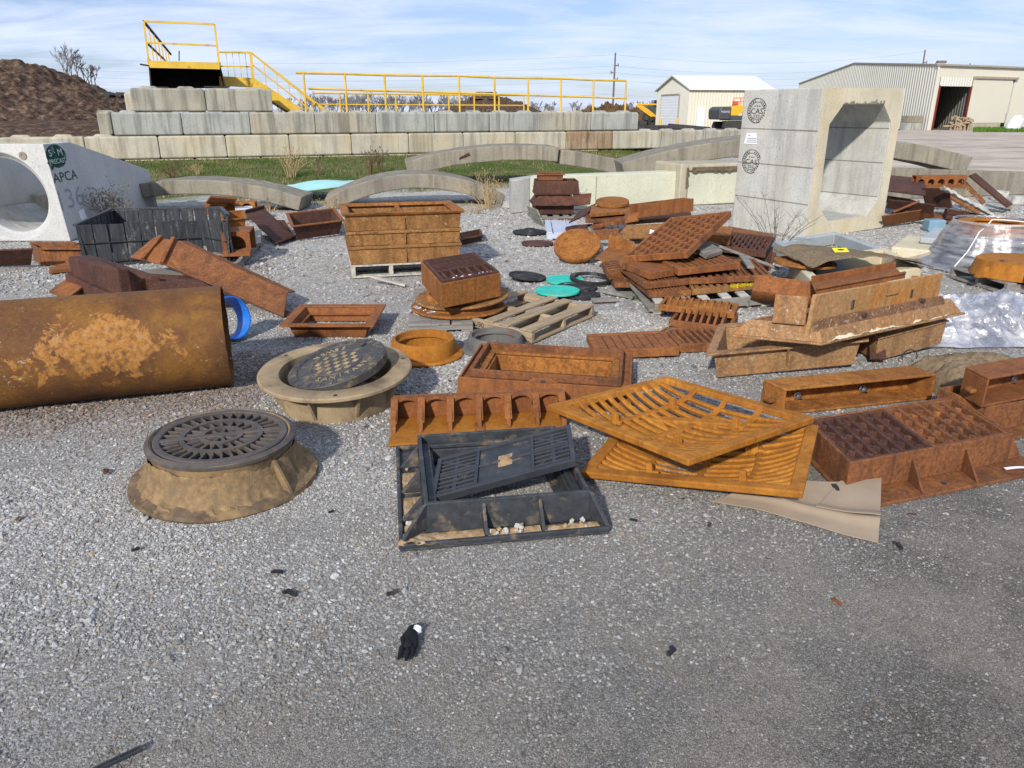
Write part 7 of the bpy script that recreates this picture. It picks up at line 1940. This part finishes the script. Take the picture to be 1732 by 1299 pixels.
# right hand stacks
brick_grate("dark slotted grate lying flat right of the tilted grate", F3(G(1180, 410, .30), G(1296, 425, .26), G(1205, 388, .30)), .07, 14, 3, .03, RUST_D)
slab_piece("reddish brown plate behind the dark slotted grate", F3(G(1220, 396, .28), G(1302, 412, .22), G(1232, 382, .28)), .07, RUST_R)
slab_piece("dark brown long plate under the dark slotted grate", F3(G(1160, 428, .20), G(1302, 442, .14), G(1180, 405, .20)), .06, RUST_D)
slab_piece("brown plate end sticking out lowest right of the dark slotted grate", F3(G(1180, 442, .12), G(1304, 449, .06), G(1200, 420, .12)), .05, RUST_B)
M, L, W, S = F3(G(1182, 395, .40), G(1236, 399, .38), G(1190, 380, .42)); o = thing("channel_casting", "orange channel end behind the tilted slotted grate", "casting", M)
mb = NB(S); mb.box(0, L, 0, W, -.10, 0); mb.build("body", RUST_O, o, bevel=.006)
mb = NB(S); mb.T = S @ Matrix.Translation((L - .05, -.001, -.05)) @ Matrix.Rotation(PI/2, 4, 'X'); mb.lathe([(.018, 0), (.03, 0), (.03, .006), (.018, .006)], 16); mb.build("boss", RUST_Y, o)
slab_piece("weathered grey plank lying across the stacked grates", F3(G(1196, 431, .37), G(1223, 423, .37), G(1165, 411, .42)), .045, WOOD_G, "timber_board", "board")
for k, (a, b, w_, lab) in enumerate((((1200, 410, .36), (1318, 454, .12), .035, "long thin grey lath slanting over the right of the pile"), ((1255, 433, .30), (1270, 452, .30), .06, "short grey board end on the right of the stacked grates"), ((1060, 466, .10), (1108, 525, .02), .10, "wide grey plank slanting down at the left front of the pile"), ((1020, 492, .03), (1072, 503, .02), .05, "short grey slat lying left of the wide slanting plank"), ((1002, 508, .02), (1043, 506, .02), .09, "dark grey board scrap on gravel behind the brown pallet"), ((1258, 512, .04), (1310, 498, .05), .09, "grey post offcut lying right of the grey broken pallet"))):
    pa, pb = G(*a), G(*b); org = Vector(((pa.x + pb.x) / 2, (pa.y + pb.y) / 2, 0)); mb = MB(); mb.bar(pa - org, pb - org, w_, .025 if k != 5 else .06); mb.rough(.004, 8); o = mb.build("timber_board", WOOD_G, bevel=.004); o.location = org; tag(o, lab, "board")
# teal covers and black rings
for k, (px, py, z, r, tx, ty, m, lab, grp) in enumerate((
    (943, 490, .055, .205, 0, 0, TEAL, "bright teal round cover lying nearest on the gravel", "teal round covers"),
    (956, 472, .03, .19, 2, 0, TEAL, "teal round cover lying flat behind the bright teal one", "teal round covers"),
    (892, 465, .05, .19, 5, 3, BLACKR, "black round cover edge tilted left of the teal covers", "black covers and rings by the teal covers"),
    (975, 484, .03, .20, 0, 0, BLACKR, "black round cover under the right edge of the bright teal one", "black covers and rings by the teal covers"),
    (984, 497, .02, .17, 0, 0, BLACKR, "black round cover lying right of the bright teal cover, nearest", "black covers and rings by the teal covers"),
    (896, 391, .03, .24, 0, 0, BLACKR, "black domed round cover lying on gravel right of the box frame stack", None),
    (909, 410, .03, .205, 0, 0, plain("dull_red_iron", (.085, .042, .036), .85, .3, .2, .3, 9), "dull red round cover lying flat on gravel before the pile", None))):
    o = round_cover(lab, ZR(G(px, py, z), 30 * k, tx, ty), r, .022, m, rim=(k > 1), dome=.04 if k == 5 else 0.0)
    if grp: o['group'] = grp
mb = MB(); mb.lathe([(.17, 0), (.215, 0), (.215, .025), (.17, .025)], 48); o = mb.build("rubber_ring", BLACKR, smooth=True); o.location = G(1000, 473, .03); o.rotation_euler = (R(3), R(3), 0); tag(o, "flat black rubber ring lying behind the teal covers", "ring", "black covers and rings by the teal covers")
# flat grates on gravel before the pile
bar_grate("brown wavy closed grate lying on gravel behind the tall rectangular frame", F3((.574, 4.818, .065), (1.151, 4.85, .085), (.550, 5.256, .06)), .06, 8, 'y', .04, RUST_R, .92, 0, solid=True)
o = bar_grate("brown open grate with slanting slots beside the wavy closed grate", F3((1.176, 4.972, .065), (1.661, 5.018, .068), (1.135, 5.41, .068)), .06, 8, 'y', .035, RUST_B, .42, 0)
def fin_grate(label, F, n, rise, mat, arcs=True):
    M, L, W, S = F; o = thing("fin_grate", label, "grate", M, "curved fin grates before the pile")
    mb = NB(S); ringbox(mb, 0, L, 0, W, .03, -.05, 0); mb.build("frame", mat, o, bevel=.004)
    mb = NB(S)
    for k in range(n):
        x = .05 + (L - .1) * (k + .5) / n; pr = [(.03, -.05), (W - .03, -.05), (W - .03, -.003)] + [(.03 + (W - .06) * (1 - i / 8), -.003 + rise * math.sin(PI * i / 8)) for i in range(1, 8)] + [(.03, -.003)]
        mb.prism(pr, 'x', x - .010, x + .010)
    if arcs: mb.grid(6, 8, lambda u, v: (.05 + (L - .1) * u, .03 + (W - .06) * v, -.012 + (rise - .012) * math.sin(PI * v)), .006)
    mb.build("fins", mat, o, bevel=.002, seg=1); return o
fin_grate("rust grate with tall curved fins open to the front, before the pile", F3(G(1168, 549, .06), G(1236, 557, .06), G(1128, 537, .06)), 6, .055, RUST_R, False) if False else None
fin_grate("rust grate with a row of tall curved fins, before the stacked grates", F3(G(1131, 541, .07), G(1236, 554, .07), G(1150, 520, .07)), 7, .05, RUST_R, False)
fin_grate("rust grate with a humped closed back, leaning on the curved fin grate", F3(G(1114, 515, .13), G(1243, 529, .12), G(1126, 500, .14)), 9, .045, RUST_O, True)
# reddish curved bits by the tan inlet stack
M = ZR(G(1322, 512, .05), -20, 10, 6); o = thing("curved_casting", "reddish curved trough casting behind the tan inlet stack", "casting", M)
mb = MB(); mb.grid(14, 12, lambda u, v: ((u - .5) * .52, (v - .5) * .36, .14 * (2*v - 1) ** 2 + .03 * u), .014); mb.build("trough", RUST_R, o, smooth=True)
channel("brown trough edge with a flaked white rim behind the tan inlet stack", F3(G(1380, 498, .22), G(1530, 470, .26), G(1372, 480, .22)), .06, .014, False, .02, RUST_R)
# ================================================================ TAN INLET STACK
Z0 = .27
Mi, Li, Wi, Si = F3(G(1390, 585, Z0), G(1633, 532, Z0), G(1235, 570, Z0))
ti = thing("curb_inlet", "tan caked curb inlet with a tall bolted back plate on top of two upturned frames", "curb inlet", Mi)
hb = .115
mb = NB(Si); ringbox(mb, 0, Li, 0, Wi, .045, 0, .016); mb.build("flange", RUST_T, ti, bevel=.005)
mb = NB(Si); ringbox(mb, .05, Li - .08, .05, Wi - .05, .016, .0165, hb, taper=-.045); mb.build("wall", RUST_T, ti, bevel=.005)
mb = NB(Si)
ringbox(mb, .07, Li - .1, .09, Wi - .07, .03, hb - .035, hb - .004); bars(mb, .10, Li - .13, .12, Wi - .10, hb - .045, hb - .006, 7, .45, 'x'); mb.build("grate_bars", RUST_B, ti, bevel=.003)
mb = NB(Si); x0, x1 = .015, Li * .88; mb.hexa([(x0, .075, .0165), (x1, .075, .0165), (x1, .092, .0165), (x0, .092, .0165)], [(x0 - .01, .058, .31), (x1 - .04, .058, .31), (x1 - .04, .075, .31), (x0 - .01, .075, .31)]); mb.build("back_plate", RUST_TP, ti, bevel=.006)
mb = NB(Si); mb.hexa([(x0 + .02, .026, .0165), (x1 + .05, .026, .0165), (x1 + .05, .074, .0165), (x0 + .02, .074, .0165)], [(x0 + .015, .050, .15), (x1 - .01, .050, .15), (x1 - .01, .0665, .15), (x0 + .015, .0665, .15)]); mb.build("skirt", RUST_TD, ti, bevel=.005)
mb = NB(Si); mb.box(.006, .020, .0935, .235, hb, .292); mb.build("end_plate", RUST_T, ti, bevel=.004); mb = NB(Si); mb.box(x1 - .075, x1 - .062, .0935, .19, hb, .285); mb.build("end_plate", RUST_T, ti, bevel=.004)
mb = NB(Si); mb.grid(70, 8, lambda u, v: (.04 + (x1 - .0) * u, .0 + .050 * v, .0168 + .060 * max(0, noise.fractal(Vector((u * 12, v * 2, 2)), .8, 2, 4) + .22) * (.25 + v * .75) * (1 - max(0, 2*v-1) ** 4))); mb.build("caked_mortar", CONC_CREAM, ti, smooth=True)
for f, z in ((.30, .13), (.70, .15)):
    mb = NB(Si); x = Li * f; mb.T = Si @ Matrix.Translation((x, .0, 0)); mb.tube([(0, .052, z), (0, .03, z)], .016, 8); mb.build("bolt", RUST_D, ti)
    mb = NB(Si); mb.box(x - .10, x - .086, .0505 if f < .5 else .053, .056, .18, .235); mb.build("slot", BLACKG, ti)
    mb = NB(Si); mb.prism([(.015, .017), (.055, .017), (.052, .12)], 'x', x - .16 * (1 - f) + .02, x - .16 * (1 - f) + .032); mb.build("gusset", RUST_T, ti)
mb = NB(Si); mb.box(Li*.46, Li*.54, .050, .06, .222, .236); mb.build("lug", RUST_T, ti, bevel=.004)
flanged_frame("upturned tan frame with a wide dark rim under the left of the curb inlet", F3(G(1193, 600, .195), G(1470, 575, .225), G(1215, 548, .20)), .19, .016, .05, .03, RUST_T, RUST_T, ft=.014, ribs=1, group="upturned frames under the curb inlet")
flanged_frame("upturned tan frame under the right of the curb inlet", F3(G(1486, 572, .19), G(1606, 542, .225), G(1440, 545, .20)), .18, .016, .012, .012, RUST_T, RUST_T, ft=.014, group="upturned frames under the curb inlet")
slab_piece("dark plate lying in the gap between the two upturned frames", F3(G(1472, 606, .05), G(1500, 606, .05), G(1470, 580, .12)), .02, RUST_D)
pb_ = G(1542, 622, .0); mb = MB(); mb.tube([(.05 * math.cos(a), .0, .05 * math.sin(a) + .03) for a in [PI * 1.25 * i / 12 - .3 for i in range(13)]], .004, 6); o = mb.build("wire_loop", BLACKR); o.location = pb_ + Vector((0, .05, .03)); tag(o, "thin black wire loop between the tan frames and the orange curb box", "wire")
# ================================================================ RIGHT SCRAP PILE BEHIND THE CULVERT
RP = [
 ((1495, 383, .02), (1580, 369, .06), (1492, 366, .20), .02, RUST_R, "orange brown channel plate lowest at the front of the right scrap pile"),
 ((1498, 352, .16), (1575, 362, .20), (1502, 338, .30), .03, RUST_D, "dark plate slanting in the middle of the right scrap pile"),
 ((1505, 368, .10), (1548, 350, .28), (1512, 360, .20), .03, RUST_B, "brown bar slanting up to the right in the right scrap pile"),
 ((1500, 322, .42), (1566, 330, .42), (1505, 296, .55), .02, RUST_D, "large dark red plate upright at the back left of the right scrap pile"),
 ((1565, 350, .20), (1610, 352, .25), (1558, 318, .48), .02, RUST_D, "dark triangular plate in the middle of the right scrap pile"),
 ((1588, 322, .46), (1655, 362, .08), (1600, 314, .50), .03, RUST_R, "long brown plate sloping down right in the right scrap pile"),
 ((1570, 372, .05), (1650, 376, .05), (1572, 360, .12), .03, RUST_B, "low brown plate behind the wrapped stack"),
 ((1640, 296, .62), (1705, 350, .12), (1650, 292, .64), .03, RUST_D, "long dark bar leaning at the right end of the right scrap pile"),
 ((1618, 300, .55), (1662, 345, .22), (1624, 296, .58), .02, RUST_B, "thin brown plate edge leaning behind the concrete crust"),
 ((1680, 330, .22), (1712, 352, .06), (1684, 324, .26), .04, WOOD_X, "brown timber stub at the right end of the right scrap pile")]
for a, b, c_, t, m, lab in RP: slab_piece(lab, F3(G(*a), G(*b), G(*c_)), t, m, group="plates in the right scrap pile")
hooded("red brown casting with five round holes on top of the right scrap pile", ZR(G(1548, 318, .42), 4), .86, .14, .20, RUST_R, 5)
for k, (px, py, rz, lab) in enumerate(((1505, 345, 20, "dark channel half buried at the left of the right scrap pile"), (1600, 370, -14, "dark channel at the front right of the right scrap pile"))):
    channel(lab, (ZR(G(px, py, .08), rz, 12, 8), .62, .16, Matrix.Identity(4)), .10, .014, True, .02, RUST_D)
mb = MB(); mb.grid(24, 8, lambda u, v: (u * .80, v * .16 + .03 * noise.noise(Vector((u * 6, v, 3))), -.38 * u + .05 * abs(noise.noise(Vector((u * 8, v * 4, 0))))), .035); o = mb.build("concrete_crust", CONC_GREY); o.location = G(1600, 318, .55); tag(o, "pale ragged concrete crust lying on the sloping brown plate", "rubble")
mb = MB(); mb.box(-.12, .12, -.1, .1, 0, .16); o = mb.build("blue_block", plain("faded_blue", (.16, .28, .36), .6, .2, .3, .1, 6), bevel=.02); o.location = G(1578, 390, 0); tag(o, "faded blue block at the foot of the right scrap pile", "block")
# ================================================================ LITTER, WEEDS
gl_ = G(692, 1085, 0); gv = thing("glove", "crumpled black work glove lying alone on the front gravel", "glove", gl_)
mb = MB(); rd = random.Random(3)
def palm(u, v):
    a = 2*PI*u; s = [(.0, .012), (.02, .020), (.055, .023), (.085, .019), (.11, .010)]
    f = v * 4; i = min(3, int(f)); r = s[i][1] + (s[i+1][1] - s[i][1]) * (f - i); y = s[i][0] + (s[i+1][0] - s[i][0]) * (f - i)
    q = 1 + .5 * noise.noise(Vector((math.cos(a), math.sin(a), v * 4)))
    return (r * q * math.cos(a) + .004, y - .055, max(.0, .016 + r * .72 * q * math.sin(a)))
mb.grid(20, 14, palm); mb.build("palm", BROWNSTR, gv, smooth=True, weld=True)
for k, (x0, y0, x1, y1, r) in enumerate(((-.016, -.045, -.020, -.092, .009), (.002, -.05, .004, -.098, .0095), (.016, -.046, .021, -.085, .009), (.026, -.02, .022, -.058, .008), (-.020, .0, -.012, .045, .009))):
    mb = MB(); mb.tube([(x0, y0, .014), ((x0+x1)/2 + .003, (y0+y1)/2, .017), (x1, y1, .010)], [r, r * .95, r * .6], 8); mb.v = [(x + gl_.x * 0, -y, z) for x, y, z in mb.v] if k == 4 else mb.v; mb.build("finger", BROWNSTR, gv, smooth=True)
mb = MB(); mb.disc(.012, 0, .02, 8); mb.rough(.009, 60); mb.v = [(x + .022, y + .035, z + .006) for x, y, z in mb.v]; mb.build("lining", WHITEP, gv)
a_, b_ = G(166, 1297, .012), G(240, 1262, .012); d = (b_ - a_); L = d.length; d.normalize(); nn = Vector((-d.y, d.x, 0))
o = thing("black_bracket", "thin black plastic bracket lying at the bottom left corner", "bracket", Matrix(((d.x, nn.x, 0, a_.x), (d.y, nn.y, 0, a_.y), (0,0,1,.004), (0,0,0,1))))
mb = MB(); ringbox(mb, -.05, L, -.009, .009, .0045, 0, .007); mb.box(L * .45, L * .49, -.0045, .0045, 0.001, .006); mb.build("frame", BLACKG, o)
for k, (px, py, s, m, lab) in enumerate(((492, 1006, .022, BLACKR, "small bent black scrap on the gravel left of the glove"), (663, 1006, .017, BLACKR, "small black crumb on the gravel above the glove"), (470, 970, .018, BLACKR, "black fragment on the gravel, furthest left of the crumbs"), (229, 932, .014, BLACKR, "black crumb on gravel left below the clay caked frame"), (1135, 1106, .018, BLACKR, "dark blue black chip on the right front gravel"), (1416, 1021, .016, RUST_R, "reddish stone chip on the right front gravel"), (1072, 882, .014, BLACKR, "black crumb on gravel right of the black square frame"), (1200, 890, .015, BLACKR, "black crumb on gravel left of the cardboard"), (560, 868, .012, BLACKR, "tiny black crumb between the two near frames"), (1520, 926, .02, BLACKR, "dark crumb on gravel right of the cardboard"), (180, 800, .02, RUST_D, "thin rusty scrap on gravel left of the clay caked frame"), (560, 712, .016, RUST_R, "rust flake on gravel under the tan ring"))):
    p = G(px, py, 0); rd = random.Random(k); mb = MB(); mb.box(-s, s, -s * .4, s * .4, 0, s * .5); mb.box(s * .4, s * 1.1, -s * .2, s * .8, .001, s * .45); mb.rough(s * .35, 45); o = mb.build("scrap_chip", m, bevel=.001); o.location = (p.x, p.y, .004); o.rotation_euler[2] = rd.random() * 3; tag(o, lab, "scrap", "scrap chips on the front gravel")
rd = random.Random(21)
WE = [(488, 268, 30, .95, .45, STRAW, 18.7, "tall straw clump against the middle of the block wall"), (625, 268, 16, .85, .22, REEDBR, 19.4, "dark dead stalks before the wall, left of the upper arch"), (643, 268, 12, 1.0, .18, REEDBR, 19.6, "taller dark dead stalks right of the straw clump"), (538, 270, 6, .75, .1, REEDBR, 19.2, "single dark stem standing before the wall"), (288, 272, 22, .5, .4, REEDBR, 18.0, "brown bramble at the foot of the wall behind the wing"), (825, 330, 40, .75, .5, STRAW, 13.3, "tall dry straw bending over the end of the concrete arch"), (735, 268, 10, .5, .3, STRAW, 20.2, "short straw tuft by the wall behind the upper arch"), (455, 345, 26, .34, .45, STRAW, 13.0, "straw tuft by the aqua sheet"), (560, 345, 20, .3, .4, STRAW, 13.2, "low straw at the left foot of the arch slab"), (960, 296, 14, .55, .4, TWIG, 12.9, "thin bare twigs behind the flared stack"), (1640, 330, 16, .5, .3, STRAW, 12.0, "dry straw by the barrier right of the scrap pile"), (1050, 262, 10, .5, .3, REEDBR, 20.5, "brown stalks beyond the short arch piece"), (330, 262, 14, .4, .3, STRAW, 18.6, "straw tuft at the wall behind the grey arch"), (700, 352, 24, .18, .5, MOSSG, 13.0, "low green weeds under the hollow arch slab"), (800, 352, 30, .24, .6, STRAW, 12.7, "flattened straw at the right end of the hollow arch slab")]
for px, py, n, h, sp, m, Y, lab in WE:
    p = D(px, py, Y); z = hgt(p.x, Y); weed("dry_weed", lab, Vector((p.x, Y, z)), n, h, sp, m, .35, .006 if Y > 15 else .0035, True, twigs=3, group="dry weeds in the yard")
for px, py, n, h, sp, m, lab in ((1110, 522, 16, .14, .12, STRAW, "dry straw sprouting at the foot of the wide slanting plank"), (1080, 505, 30, .09, .16, MOSSG, "green weed tuft beside the wide slanting plank"), (1100, 578, 10, .20, .2, STRAW, "fine dry straw growing through the wavy closed grate"), (1000, 432, 14, .08, .1, MOSSG, "small green weed at the foot of the standing round cover"), (455, 478, 3, .5, .03, TWIG, "single thin dead stem on gravel beyond the leaning chute"), (1700, 345, 30, .1, .4, MOSSG, "green weeds before the barrier at the right")):
    weed("dry_weed", lab, G(px, py, 0), n, h, sp, m, .5, .0022, False, twigs=2, group="dry weeds in the yard")

# fine litter of rust flakes, splinters and dead leaves over the gravel between the castings
mb_ = [MB(), MB(), MB()]; rd = random.Random(77)
for k in range(1500):
    y = 2.2 + 10.5 * rd.random() ** .85; x = (rd.random() * 2 - 1) * (.72 * y + .4)
    if y < 3.4 and rd.random() < .75: continue
    if noise.noise(Vector((x * .9, y * .9, 2))) < -.05: continue
    s = rd.uniform(.004, .016) * (1 + .10 * y); a = rd.random() * 6.283; q = rd.uniform(.15, .6); z = max(hgt(x, y), -.01) + .008
    c0, s0 = math.cos(a), math.sin(a)
    pts = [(-1, -q), (1, -q * .6), (.8, q), (-.7, q * .8)]
    mb_[rd.choice((0, 0, 1, 2))].add([(x + (u * c0 - v * s0) * s, y + (u * s0 + v * c0) * s, z + rd.uniform(0, .012)) for u, v in pts] , [(0, 1, 2, 3)])
for m_, mat_ in zip(mb_, (RUST_D, WOOD_G, REEDBR)):
    o = m_.build("ground_litter", mat_); tag(o, kind='stuff')
